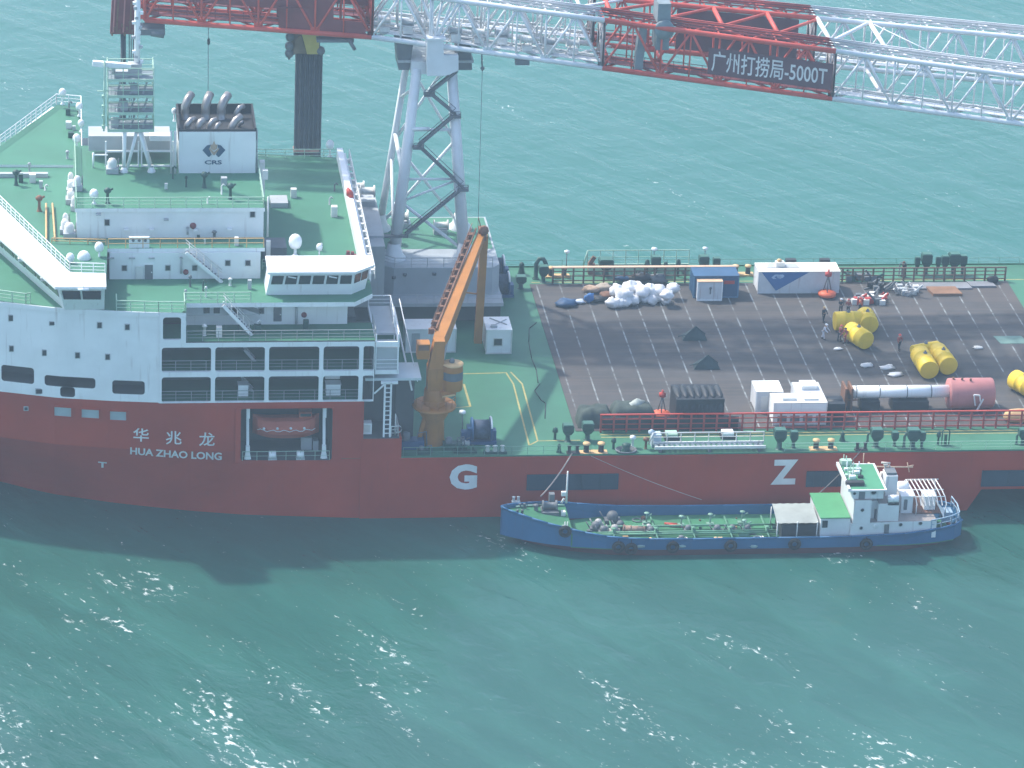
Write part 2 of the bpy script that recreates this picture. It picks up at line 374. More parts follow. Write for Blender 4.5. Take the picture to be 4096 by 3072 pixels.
# lettering on the side
m_ = MB()
def on_hull(x0, z0, slope=0): return lambda x, z: hull_near(x0+x, z0+z+slope*x)+Vector((0, -.05, 0))
for ch, u, v in (("\u534e", 1150, 505), ("\u5146", 1432, 518), ("\u9f99", 1718, 525)):
    p = Yp(0, 2, u, v, .5); m_.text(ch, 1.42, on_hull(p.x, p.z), wid=1.45, bold=.012)
m_.build("name_characters", LETTER, hull); m_ = MB()
p, q = Yp(0, 2, 1125, 628, .6), Yp(0, 2, 1915, 655, .5)
m_.text("HUA ZHAO LONG", .86, on_hull(p.x, p.z, (q.z-p.z)/(q.x-p.x)), wid=q.x-p.x, bold=.03); m_.build("name_lettering", LETTER, hull); m_ = MB()
p = Yp(0, 2, 850, 785, .9); m_.text("T", .75, on_hull(p.x, p.z), wid=.8, bold=.035)
m_.build("tug_mark", LETTER, hull)
m_ = MB()
p, q = Yp(1, 2, 1668, 912, 0), Yp(1, 2, 1915, 690, 0); m_.text("G", q.z-p.z, lambda x, z, p=p: Vector((p.x+x, -.06, p.z+z)), wid=q.x-p.x, bold=.055); m_.build("large_letter", LETTER, hull); m_ = MB()
p, q = Yp(3, 2, 20, 868, 0), Yp(3, 2, 262, 650, 0); m_.text("Z", q.z-p.z, lambda x, z, p=p: Vector((p.x+x, -.06, p.z+z)), wid=q.x-p.x, bold=.05)
m_.build("large_letter", LETTER, hull)

# main deck, green, with the planked work deck laid on it
mb = MB(); mb.poly([(-16, 0, MAIN), (96, 0, MAIN), (96, 48, MAIN), (-16, 48, MAIN)])
mb.box(-10.4, 96, .02, .12, MAIN+.004, MAIN+.14); mb.box(-10.4, 96, 47.88, 47.98, MAIN+.004, MAIN+.14)
deck = mb.build("main_deck", DECKG, ship)
def mat_material():
    m = paint("work_deck_planking", (.070, .066, .066), .8, .18, .25, grime=.3)
    t = m.node_tree; L = t.links.new; b = t.nodes["Principled BSDF"]; src = b.inputs["Base Color"].links[0].from_socket
    tc = nd(t, "ShaderNodeTexCoord"); sp = nd(t, "ShaderNodeSeparateXYZ"); L(tc.outputs["Object"], sp.inputs[0])
    def mt(op, a, b_=0, c=None):
        n = nd(t, "ShaderNodeMath", operation=op)
        for i, x in enumerate((a, b_)):
            if isinstance(x, (int, float)): n.inputs[i].default_value = x
            else: L(x, n.inputs[i])
        return n.outputs[0]
    def rng(v, a, b_, c, d):
        r = nd(t, "ShaderNodeMapRange")
        for i, x in enumerate((a, b_, c, d)): r.inputs[i+1].default_value = x
        L(v, r.inputs[0]); return r.outputs[0]
    def mix(f, c2, o):
        x = nd(t, "ShaderNodeMix", data_type='RGBA'); L(f, x.inputs[0]); L(o, x.inputs[6]); x.inputs[7].default_value = (*c2, 1); return x.outputs[2]
    # plank tone: each board along the ship differs a little; brown and oily patches
    mp = nd(t, "ShaderNodeMapping"); mp.inputs["Scale"].default_value = (.05, 2.2, 1); L(tc.outputs["Object"], mp.inputs[0])
    n = nd(t, "ShaderNodeTexNoise"); n.inputs["Scale"].default_value = 1; n.inputs["Detail"].default_value = 3; L(mp.outputs[0], n.inputs["Vector"])
    o = mix(rng(n.outputs[0], .48, .72, 0, .55), (.115, .095, .085), src)
    n2 = nd(t, "ShaderNodeTexNoise"); n2.inputs["Scale"].default_value = .11; n2.inputs["Detail"].default_value = 5; L(tc.outputs["Object"], n2.inputs["Vector"])
    o = mix(rng(n2.outputs[0], .52, .72, 0, .6), (.115, .092, .082), o)
    n4 = nd(t, "ShaderNodeTexNoise"); n4.inputs["Scale"].default_value = .35; n4.inputs["Detail"].default_value = 6; n4.inputs["Roughness"].default_value = .7; L(tc.outputs["Object"], n4.inputs["Vector"])
    o = mix(rng(n4.outputs[0], .56, .74, 0, .7), (.045, .05, .052), o)
    # pale weld seams across the deck every 2.45 m, worn away in places
    fr = mt('FRACT', mt('DIVIDE', mt('ADD', sp.outputs[0], 20.35), 2.45))
    ln = mt('LESS_THAN', mt('ABSOLUTE', mt('SUBTRACT', fr, .5)), .030)
    n3 = nd(t, "ShaderNodeTexNoise"); n3.inputs["Scale"].default_value = .9; n3.inputs["Detail"].default_value = 5; L(tc.outputs["Object"], n3.inputs["Vector"])
    o = mix(mt('MULTIPLY', ln, rng(n3.outputs[0], .40, .66, .06, .95)), (.30, .33, .335), o)
    L(o, b.inputs["Base Color"]); return m
mb = MB(); mb.prism([(6.75, 5.6), (57.6, 5.6), (57.6, 43.0), (6.75, 43.0)], MAIN+.004, MAIN+.06)
mb.build("work_deck", mat_material(), ship)
mb = MB()
def stripe(a, b, wd=.16):
    a, b = Vector(a), Vector(b); d = (b-a).normalized(); n = Vector((-d.y, d.x, 0))*wd/2; z = Vector((0, 0, MAIN+.008))
    mb.poly([a-n+z, b-n+z, b+n+z, a+n+z])
def dk(c, r, u, v): p = Zp(c, r, u, v, MAIN); return (p.x, p.y, 0)
stripe(dk(2, 2, 12, 0), dk(2, 2, 148, 530)); stripe(dk(2, 2, 88, 0), dk(2, 2, 222, 492)); stripe(dk(1, 1, 2160, 1560), dk(2, 2, 12, 0)); stripe(dk(1, 1, 2200, 1555), dk(2, 2, 88, 0))
stripe(dk(2, 2, 148, 530), dk(2, 2, 222, 492)); stripe(dk(2, 2, 222, 492), dk(2, 2, 590, 486), .14)
stripe(dk(1, 1, 1765, 1572), dk(1, 1, 2160, 1562)); stripe(dk(1, 2, 1795, 0), dk(1, 2, 1852, 195), .22); stripe(dk(1, 2, 1720, 205), dk(1, 2, 1852, 195), .12)
stripe((9, 4.75, 0), (96, 4.75, 0), .2); stripe((9, 4.15, 0), (96, 4.15, 0), .14)
stripe((7.0, 43.6, 0), (60, 43.6, 0), .14)
mb.build("deck_marking", YLINE, deck)
mb = MB(); mb.path([dk_ for dk_ in [Vector(dk(2, 1, u, v))+Vector((0, 0, MAIN+.04)) for u, v in ((210, 1130), (150, 1180), (145, 1300), (170, 1440), (210, 1540), (225, 1650))]], .045, 5)
mb.path([Vector(dk(2, 2, u, v))+Vector((0, 0, MAIN+.04)) for u, v in ((240, 0), (195, 60), (250, 140), (290, 170), (285, 300))], .045, 5)
mb.build("deck_cable", BLACK, deck)
RAILG = paint("rail_green", (.16, .30, .24), .6, .15, .8, grime=.3)
for a_, b_, m_r, r_, st_ in (((-10.2, .35, MAIN), (0, .35, MAIN), RAILG, .022, 1.3), ((0, .35, MAIN), (7.5, .35, MAIN), RAILG, .022, 1.5), ((26, .35, MAIN), (60, .35, MAIN), PALEG, .022, 2.4), ((4, 47.6, MAIN), (60, 47.6, MAIN), RAILG, .022, 2.2)):
    mb = MB(); mb.rail([a_, b_], .9, r_, 2 if m_r is RAILG else 3, st_); mb.build("railing", m_r, deck)

# ---------------------------------------------------------------- superstructure
def wy(x, z=21): return lerp(y_top, x)
def side(x, z): return Vector((x, wy(x)+.0, z))
mb = MB()
xsW = [x for x in xsA if x < -33]+[-33.0]
def sp(c, r, u, v): return Yp(c, r, u, v, 1.6 if u < 700 else .6)
mh = []
for (c, r, u0, v0), (c1, r1, u1, v1) in (((0, 1, 10, 1545), (0, 2, 295, 22)), ((0, 1, 385, 1588), (0, 2, 825, 52)), ((0, 1, 970, 1628), (0, 2, 1250, 82))):
    p, q = sp(c, r, u0, v0), sp(c1, r1, u1, v1); mh.append((p.x, q.x, q.z, p.z))
a, b = sp(0, 2, 520, 60), sp(0, 2, 648, 120); mh.append((a.x, b.x, 12.15, mh[1][2]))
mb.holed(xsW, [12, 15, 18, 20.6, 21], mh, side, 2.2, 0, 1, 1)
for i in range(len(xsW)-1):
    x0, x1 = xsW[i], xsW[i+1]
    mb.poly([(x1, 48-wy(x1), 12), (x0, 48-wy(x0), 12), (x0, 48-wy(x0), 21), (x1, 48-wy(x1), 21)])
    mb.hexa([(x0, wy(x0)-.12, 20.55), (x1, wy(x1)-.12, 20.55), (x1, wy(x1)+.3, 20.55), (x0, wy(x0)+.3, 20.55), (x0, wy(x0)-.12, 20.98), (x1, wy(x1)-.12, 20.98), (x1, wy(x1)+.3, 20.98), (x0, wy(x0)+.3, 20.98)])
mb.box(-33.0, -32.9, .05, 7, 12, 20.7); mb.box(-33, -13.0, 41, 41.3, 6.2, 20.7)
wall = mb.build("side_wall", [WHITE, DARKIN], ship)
def porthole(parent, c, r, u, v, Y, wd=.62, ht=.62, glass=GLASS, fn=None, name="porthole"):
    p = Yp(c, r, u, v, Y); y = Y if fn is None else fn(p.x)
    if fn is not None: p = Yp(c, r, u, v, y)
    m_ = MB(); m_.box(p.x-wd/2-.07, p.x+wd/2+.07, y-.05, y+.02, p.z-ht/2-.07, p.z+ht/2+.07, 0); m_.box(p.x-wd/2, p.x+wd/2, y-.08, y-.04, p.z-ht/2, p.z+ht/2, 1)
    return m_.build(name, [GREY, glass], parent)
for u, v in ((95, 1088), (860, 1150), (1100, 1166), (100, 1352), (385, 1388), (670, 1410), (930, 1424)): porthole(wall, 0, 1, u, v, 1, .36, .5, fn=wy)
porthole(wall, 0, 1, 450, 1135, 1, .42, .28, BLACK, wy, "vent_opening"); porthole(wall, 0, 2, 340, 62, 1, .6, .42, BLACK, wy, "fairlead"); porthole(hull, 0, 2, 225, 212, 2, .3, .3, BLACK, lambda x: hy(x, 11), "fairlead")
# open gallery framing amidships: columns, beams, three decks and a back wall
cols = [Yp(0, 1, 1842, 1450, 0).x, Yp(1, 1, 95, 1450, 0).x, Yp(1, 1, 565, 1450, 0).x, Yp(1, 1, 910, 1450, 0).x]
xe = -13.2; hs = []
xb = [-32.7]+[c for x in cols for c in (x-.19, x+.19)]+[xe]
for i in range(0, len(xb), 2):
    if xb[i+1]-xb[i] > .3: hs += [(xb[i], xb[i+1], 12.06, 14.6), (xb[i], xb[i+1], 15.1, 17.55)]
mb = MB(); mb.holed([-32.9, xe+.05], [12.0, 18.02], hs, lambda x, z: Vector((x, 0, z)), .35, 0, 0)
mb.holed([-32.9, -30.5], [18.02, 21.0], [(-32.6, -30.95, 18.3, 20.55)], lambda x, z: Vector((x, 0, z)), .35, 0, 0)
mb.box(-30.8, -30.5, .01, .35, 18.05, 21.0)
mb.build("gallery_frame", WHITE, ship)
mb = MB(); YB = 5.4
mb.box(-32.9, -13.2, YB, YB+.2, 12, 17.7); mb.box(-32.88, -14.0, .36, YB, 11.7, 12.0, 0, 1); mb.box(-32.88, -13.2, .36, YB, 14.62, 15.05, 0, 1)
mb.box(-33.0, -13.1, .36, 4.6, 17.6, 18.0, 0, 1); mb.box(-13.3, -13.1, 1.5, 6, 12, 17.6)
mb.build("gallery_deck", [DARKIN, DECKG], ship)
mb = MB()
for z, x1 in ((12.0, -14.3), (15.05, -13.3), (18.0, -13.1)):
    mb.rail([(-32.8 if z < 18 else -30.4, .45, z), (x1, .45, z)], 1.0, .03, 3, 1.4, 0)
mb.rail([(-13.05, .5, 18), (-13.05, 4.2, 18)], 1.0, .04, 3, 1.2, 0)
mb.build("gallery_railing", paint("gallery_rail_grey", (.30, .33, .34), .6, .1, .6), ship)
mb = MB()
for u0, v0, u1, v1, c, r in ((2110, 1350, 2170, 1420, 0, 1), (2090, 1610, 2160, 1650, 0, 1)):   # stair flights inside the gallery
    p = Yp(c, r, u0, v0, 3.0); 
    for s_ in (0, .8): mb.beam((p.x, 2.6+s_, p.z), (p.x+2.2, 2.6+s_, p.z-2.6), .08, .25)
    for k in range(9): mb.box(p.x+2.2*k/9, p.x+2.2*k/9+.25, 2.6, 3.4, p.z-2.6*k/9-.2, p.z-2.6*k/9-.15)
mb.build("gallery_stair", GREY, ship)
for c, r, u, v, wd, z in ((1, 2, 665, 50, 1.35, 12), (0, 2, 2100, 90, .9, 12)):
    p = Yp(c, r, u, v, 1.6); mb = MB(); mb.box(p.x-wd/2, p.x+wd/2, 1.2, 2.2, z+.1, z+1.15); mb.box(p.x-wd/2+.1, p.x+wd/2-.1, 1.16, 1.2, z+.3, z+.95); mb.box(p.x-wd/2-.05, p.x+wd/2+.05, 1.15, 2.25, z+1.15, z+1.22)
    if wd > 1: mb.box(p.x-wd/2, p.x+wd/2, 2.3, 3.2, z+1.3, z+2.3)
    mb.build("deck_locker", WHITE, ship)
# ---- deck at z=21 (green with white edge)
D5 = [(-80, 20)]+[(x, wy(x)) for x in (-75, -65, -55, -47.5, -42.2, -36.9, -33)]+[(-30.5, -.05), (-30.4, 2.3), (-14.9, 2.3), (-13.1, 4.4), (-13.1, 41), (-47, 46), (-75, 33), (-80, 28)]
mb = MB(); mb.prism(D5, 20.56, 21.0, 0, 1); mb.build("upper_deck", [WHITE, ROOFG], ship)
# near house below the control room (z 18-21)
mb = MB(); mb.box(-30.6, -15.4, 4.3, 40.6, 18.0, 20.56); house1 = mb.build("deckhouse_lower", WHITE, ship)
mb = MB(); mb.box(-30.7, -25.6, 2.9, 4.28, 19.55, 20.56); mb.extr([(-26.4, 2.9, 19.55), (-23.6, 2.9, 19.55), (-26.2, 2.9, 20.56)], (0, 1.38, 0)); mb.build("stair_casing", GREY, ship)
for c, u, v in ((0, 1785, 1025), (0, 1872, 1025)):
    p = Yp(c, 1, u, v, 2.9); m_ = MB(); m_.box(p.x-.28, p.x+.28, 2.83, 2.89, 19.75, 20.35); m_.build("porthole", GLASS, house1)
porthole(house1, 1, 1, 45, 1025, 4.3, .45, .5)
def door(parent, c, r, u0, u1, v0, v1, Y, mat=DGREY):
    p, q = Yp(c, r, u0, v1, Y), Yp(c, r, u1, v0, Y); m_ = MB(); m_.box(p.x-.08, q.x+.08, Y-.05, Y+.01, p.z-.05, q.z+.08, 0); m_.box(p.x, q.x, Y-.09, Y-.04, p.z, q.z, 1)
    m_.box(q.x-.16, q.x-.06, Y-.14, Y-.09, (p.z+q.z)/2-.05, (p.z+q.z)/2+.05, 0)
    return m_.build("door", [WHITE, mat], parent)
door(house1, 1, 1, 150, 222, 995, 1115, 4.3); 
def firebox(parent, c, r, u, v, Y, rad=.26):
    p = Yp(c, r, u, v, Y); m_ = MB(); m_.lathe((p.x, Y, p.z), [(0, .22), (rad*.5, .22), (rad, .12), (rad, 0)], 12, 0, (0, -1, 0)); return m_.build("hose_reel", DRED, parent)
firebox(house1, 1, 1, 415, 1060, 4.3)
def downpipe(parent, c, r, u, v0, v1, Y, rad=.09):
    p, q = Yp(c, r, u, v0, Y), Yp(c, r, u, v1, Y); m_ = MB(); m_.tube((p.x, Y-rad, p.z), (p.x, Y-rad, q.z), rad, n=6); m_.box(p.x-rad*1.6, p.x+rad*1.6, Y-rad*2.2, Y, p.z-.12, p.z); return m_.build("downpipe", GREY, parent)
downpipe(house1, 1, 1, 350, 975, 1135, 4.3, .12)
# stairs down the face of the houses
def stair(p, q, wd, n, name="stairway"):
    m_ = MB(); p, q = Vector(p), Vector(q)
    for dy in (0, wd):
        o = Vector((0, dy, 0)); m_.beam(p+o, q+o, .10, .30, 0)
        m_.tube(p+o+Vector((0, 0, 1)), q+o+Vector((0, 0, 1)), .035, n=5, m=1)
        for k in range(5): c_ = p.lerp(q, (k+.5)/5)+o; m_.tube(c_, c_+Vector((0, 0, 1)), .03, n=4, m=1)
    for k in range(n): c_ = p.lerp(q, (k+.5)/n); m_.box(c_.x-.14, c_.x+.14, c_.y, c_.y+wd, c_.z-.02, c_.z+.03, 2)
    return m_.build(name, [WHITE, OFFW, DGREY], ship)
a, b = Yp(0, 1, 1605, 470, 8.1), Yp(0, 1, 1920, 800, 7.2); stair((a.x, 7.3, 24.0), (b.x, 7.3, 21.0), .8, 12)
a, b = Yp(0, 1, 1925, 880, 2.4), Yp(0, 1, 2175, 1180, 2.4); stair((a.x, 1.7, 21.0), (b.x, 1.7, 18.0), .8, 12)
# house on deck 21 (to 24)
mb = MB(); mb.box(-37.3, -23.3, 8.3, 30, 21, 23.62); house2 = mb.build("deckhouse_middle", WHITE, ship)
for c, u, v in ((0, 1075, 656), (0, 1450, 654), (0, 1682, 655), (0, 1968, 612), (0, 2142, 612)): porthole(house2, c, 1, u, v, 8.3, .40, .46)
door(house2, 0, 1, 1250, 1320, 628, 752, 8.3)
m_ = MB(); p, q = Yp(0, 1, 1172, 752, 8.2), Yp(0, 1, 1235, 640, 8.2); m_.box(p.x, q.x, 8.15, 8.24, p.z, q.z); m_.build("door", OFFW, house2, "open pale door leaf folded back on the wall")
firebox(house2, 0, 1, 1605, 690, 8.3); downpipe(house2, 0, 1, 1565, 560, 700, 8.3, .1)
for u in (960, 1140, 1310):
    p = Yp(0, 1, u, 568, 8.3); m_ = MB(); m_.box(p.x-.28, p.x+.28, 8.1, 8.28, p.z-.07, p.z+.07); m_.build("wall_lamp", GREY, house2)
# deck at z=24: the roof of the V-shaped bridge and the house
A = lambda X: 0
D6 = [(-53, 23.6), (-49.2, 23.4), (-41.0, 2.35), (-37.7, 2.0), (-37.5, 8.45), (-22.9, 8.45), (-22.9, 30), (-39.6, 30), (-39.4, 47.6), (-42, 48.2), (-53, 24.4)]
mb = MB(); mb.prism(D6, 23.64, 24.0, 0, 1); mb.prism([(-51.9, 30.2), (-39.7, 30.2), (-39.6, 47.4), (-41.9, 48.0), (-50.2, 30.4)][1:], 24.004, 24.26, 0, 1)
mb.build("bridge_deck", [WHITE, ROOFG], ship)
mb = MB(); mb.prism([(-52, 24.5), (-48.5, 24.5), (-40.5, 46.8), (-41.8, 47.6)], 21.0, 23.6); mb.prism([(-51.5, 22), (-37.4, 12), (-37.4, 30), (-48, 30)], 21, 23.6); mb.build("bridge_house", WHITE, ship)
# near bridge wing: leaning white wall with a window band, white roof, square cab at the end
def wing():
    b0, b1, b2, b3 = Vector((-52.0, 26, 21)), Vector((-41.5, 1.0, 21)), Vector((-37.9, .9, 21)), Vector((-37.9, 2.6, 21))
    t0, t1, t2, t3 = Vector((-52.9, 24.6, 23.9)), Vector((-42.0, -.95, 23.9)), Vector((-37.9, -1.05, 23.9)), Vector((-37.8, 2.6, 23.9))
    m_ = MB()
    for a, b, c, d in ((b0, b1, t1, t0), (b1, b2, t2, t1), (b2, b3, t3, t2)): m_.poly([a, b, c, d])
    m_.poly([b3, Vector((-49, 26, 21)), Vector((-49, 26, 23.9)), t3])
    o = m_.build("bridge_wing", WHITE, ship)
    m_ = MB()
    roof = [(-53.4, 25.4), (-42.35, -1.35), (-37.75, -1.4), (-37.75, 2.0), (-41.0, 2.3), (-49.6, 25.4)]
    m_.prism(roof, 23.92, 24.16); m_.build("wing_roof", WHITE, o)
    def band(a, b, c, d, ks, z0=.52, z1=.86):
        n = (b-a).cross(d-a).normalized()
        if n.y > 0: n = -n
        for k0, k1 in ks:
            P = lambda s, t: a.lerp(b, s).lerp(d.lerp(c, s), t)+n*.03
            w_ = MB(); w_.extr([P(k0, z0), P(k1, z0), P(k1, z1), P(k0, z1)], n*.04); w_.build("window", GLASS, o)
    band(b0, b1, t1, t0, [(.04+k*.095, .04+k*.095+.085) for k in range(10)])
    band(b1, b2, t2, t1, [(.05, .45), (.5, .92)], .5, .88)
    w_ = MB()
    for s in [.12+.19*k for k in range(5)]:
        p = t0.lerp(t1, s); w_.box(p.x-.35, p.x+.15, p.y-.55, p.y-.1, 23.55, 23.85)
    w_.build("window_wiper_box", OFFW, o)
    w_ = MB(); p = Yp(0, 1, 720, 850, -1.4); w_.tube((p.x-.5, -1.5, 23.95), (p.x+.5, -1.5, 23.95), .12, n=8); w_.tube((p.x, -1.5, 23.9), (p.x, -1.5, 24.4), .05); w_.build("searchlight", WHITE, o)
    w_ = MB(); w_.rail([(-49.3, 24.8, 24.0), (-41.0, 2.5, 24.0), (-37.8, 2.2, 24)], 1.0, .04, 3, 1.2); w_.build("railing", WHITE, o)
wing()
mb = MB(); mb.rail([(-52.6, 24.6, 24.2), (-42, 48.1, 24.26), (-39.5, 47.5, 24.26), (-39.6, 30.2, 24.2)], 1.1, .05, 3, 1.2, 0)
P0, P1 = Vector((-52.8, 24.8, 23.6)), Vector((-42.2, 48.4, 23.7))
mb.beam(P0, P1, .5, .35); 
for k in range(12):
    p = P0.lerp(P1, (k+.5)/12); mb.box(p.x-.1, p.x+.35, p.y-.25, p.y+.1, 23.2, 23.6)
mb.build("bridge_far_railing", WHITE, ship)
mb = MB(); mb.box(-48.8, -42.9, 27.4, 27.9, 24.0, 24.4); mb.build("deck_coaming", GREY, ship)
# house on deck 24 (to 27)
mb = MB(); mb.box(-40.3, -22.9, 11.2, 28, 24.004, 26.62); house3 = mb.build("deckhouse_top", WHITE, ship)
mb = MB(); mb.box(-40.45, -22.8, 11.05, 28.2, 26.62, 27.0, 0, 1); mb.build("monkey_deck", [WHITE, ROOFG], ship)
for c, u, v in ((0, 925, 262), (0, 2182, 190)): porthole(house3, c, 1, u, v, 11.2, .4, .55)
firebox(house3, 0, 1, 1668, 290, 11.2, .3); downpipe(house3, 0, 1, 1620, 300, 365, 11.2, .09)
for c, u, v in ((0, 850, 190), (0, 1435, 235), (0, 1090, 320), (0, 1310, 320), (0, 1690, 325), (0, 1985, 318)):
    p = Yp(c, 1, u, v, 11.1); m_ = MB(); m_.box(p.x-.22, p.x+.22, 10.75, 11.15, p.z-.05, p.z+.06); m_.tube((p.x, 11.2, p.z), (p.x, 10.8, p.z+.12), .05); m_.build("wall_lamp", WHITE if v > 250 else GREY, house3)
def rails(name, mat, lst, par=ship):
    for a in lst: m_ = MB(); m_.rail(*a); m_.build(name, mat, par)
rails("monkey_deck_railing", PALEG, [([(-40.3, 28, 27), (-40.3, 11.2, 27), (-22.9, 11.2, 27), (-22.9, 28, 27)], 1.0, .04, 3, 1.5)])
rails("house_railing", TAN, [([(-37.4, 8.6, 24), (-23, 8.6, 24)], .9, .045, 2, 1.6), ([(-42.6, 9.9, 24), (-37.6, 9.5, 24)], .5, .05, 2, 2), ([(-42.5, 19.4, 24), (-42.3, 10.4, 24)], .35, .08, 2, 3), ([(-43.1, 19.4, 24), (-43.1, 10.0, 24)], .35, .08, 2, 3)])
rails("deck_edge_railing", PALEG, [([(-36.8, .6, 21), (-33, .25, 21), (-30.6, .2, 21), (-30.6, 2.4, 21), (-24.5, 2.4, 21)], 1.0, .045, 3, 1.5),
    ([(-36.8, .6, 21), (-36.8, 2.2, 21)], 1.0, .05, 3, 1.0), ([(-50, 4.3, 21), (-45, 2.4, 21), (-44.6, 2.6, 21)], 1.0, .045, 3, 1.5), ([(-23, 10.6, 21), (-13.4, 10.2, 21)], 1.0, .04, 3, 1.6), ([(-23, 40.8, 21), (-13.2, 40.8, 21)], 1.0, .04, 3, 1.8)])
for u0, u1, v, z, Y in ((1115, 1290, 470, 24.0, 8.9),):
    a, b = Yp(0, 1, u0, v, Y), Yp(0, 1, u1, v, Y); m_ = MB(); m_.box(a.x, b.x, Y-.3, Y, 24, 25.05, 0)
    for k in range(3): c_ = a.x+(b.x-a.x)*(.2+.3*k); m_.lathe((c_, Y-.31, 24.75), [(0, .05), (.14, .05), (.14, 0)], 10, 1, (0, -1, 0))
    m_.build("equipment_cabinet", [WHITE, DGREY], ship)
for u, v, Y, z in ((1150, 800, 8.2, 21), (1210, 900, 8, 21)):
    pass
# control room on deck 21 at the after end
def control_room():
    base = [(-23.0, 4.2), (-15.1, 4.2), (-13.7, 5.6), (-13.7, 7.6), (-23.0, 7.6)]
    top = [(-22.6, 3.85), (-14.9, 3.85), (-13.3, 5.4), (-13.3, 7.4), (-22.6, 7.4)]
    m_ = MB(); z0, z1 = 21.004, 23.3; n = len(base)
    m_.add([(*p, z0) for p in base]+[(*p, z1) for p in top], [(i, (i+1) % n, n+(i+1) % n, n+i) for i in range(n)])
    o = m_.build("control_room", WHITE, ship)
    m_ = MB(); m_.prism([(-22.9, 3.55), (-14.8, 3.55), (-12.9, 5.3), (-12.9, 7.7), (-22.9, 7.7)], 23.3, 23.5); m_.build("roof", WHITE, o)
    def pane(a, b, s0, s1, t0=.50, t1=.88):
        A0, B0 = Vector((*base[a], z0)), Vector((*base[b], z0)); A1, B1 = Vector((*top[a], z1)), Vector((*top[b], z1)); nn = (B0-A0).cross(A1-A0).normalized()
        P = lambda s, t: A0.lerp(B0, s).lerp(A1.lerp(B1, s), t)+nn*.02
        w_ = MB(); w_.extr([P(s0, t0), P(s1, t0), P(s1, t1), P(s0, t1)], nn*.04); w_.build("window", GLASS, o)
    for k in range(6): pane(0, 1, .03+k*.163, .03+k*.163+.135)
    pane(1, 2, .08, .46); pane(1, 2, .54, .92); pane(2, 3, .1, .9)
    for k in (1, 4):
        w_ = MB(); x = -22.6+7.7*(.03+k*.163+.065); w_.beam((x-.4, 3.7, 23.0), (x+.35, 3.7, 22.85), .06, .1); w_.build("wiper", WHITE, o)
control_room()
def radome(c, r, u, v, Y, rad, post=.8, name="radome", mat=WHITE):
    p = Yp(c, r, u, v, Y); m_ = MB(); m_.lathe((p.x, Y, p.z-rad*1.15), [(0, 0), (rad*.72, .02), (rad*.95, rad*.5), (rad, rad*1.1), (rad*.9, rad*1.6), (rad*.6, rad*2.0), (rad*.25, rad*2.17), (0, rad*2.2)], 14, 0)
    o = m_.build(name, mat, ship); w_ = MB(); w_.tube((p.x, Y, p.z-rad*1.15-post), (p.x, Y, p.z-rad*1.1), max(.07, rad*.22), n=8); w_.lathe((p.x, Y, p.z-rad*1.15-post), [(rad*.6, 0), (rad*.6, .06), (rad*.2, .3)], 8); w_.build("pedestal", WHITE, o); return o
radome(0, 1, 725, 565, 6, .62, .5); radome(0, 1, 607, 562, 5, .38, .9); radome(1, 1, 340, 420, 9, .62, .9); radome(0, 1, 857, 470, 6.5, .42, 1.2); radome(1, 1, 548, 472, 9, .3, .8)
radome(0, 0, 685, 915, 44, .36, .7); radome(0, 0, 540, 795, 47, .38, .9); radome(0, 0, 700, 1060, 38, .32, .6); radome(0, 0, 662, 1190, 35, .40, .7); radome(0, 0, 1505, 955, 27, .26, .8); radome(0, 1, 812, 12, 12.2, .42, .6); radome(1, 0, 640, 1245, 42, .42, .9, "radome")
# equipment crowd on the left edge of the top deck
for i, (c, r, u, v, Y) in enumerate(((0, 0, 610, 1370, 25), (0, 0, 615, 1470, 23), (0, 0, 620, 1560, 20.5), (0, 1, 565, 60, 14), (0, 1, 560, 130, 12.5), (0, 1, 600, 200, 11.5), (0, 0, 640, 1640, 18.5), (0, 1, 670, 40, 16), (0, 0, 970, 1430, 20.8))):
    p = Yp(c, r, u, v, Y); z0 = 27.0 if p.x > -40.4 else 24.02; m_ = MB(); k = .35+.12*(i % 3); x = max(p.x, -41.6)
    m_.box(x-k, x+k, Y-k, Y+k, z0, z0+.5, 1); m_.lathe((x, Y, z0+.5), [(k*.8, 0), (k*.8, .55), (k*.5, .85), (0, .95)], 9, 0); m_.tube((x+k, Y, z0), (x+k, Y, z0+1.4), .05, n=5, m=2)
    m_.build("deck_equipment", [OFFW, GREY, DGREY], ship)
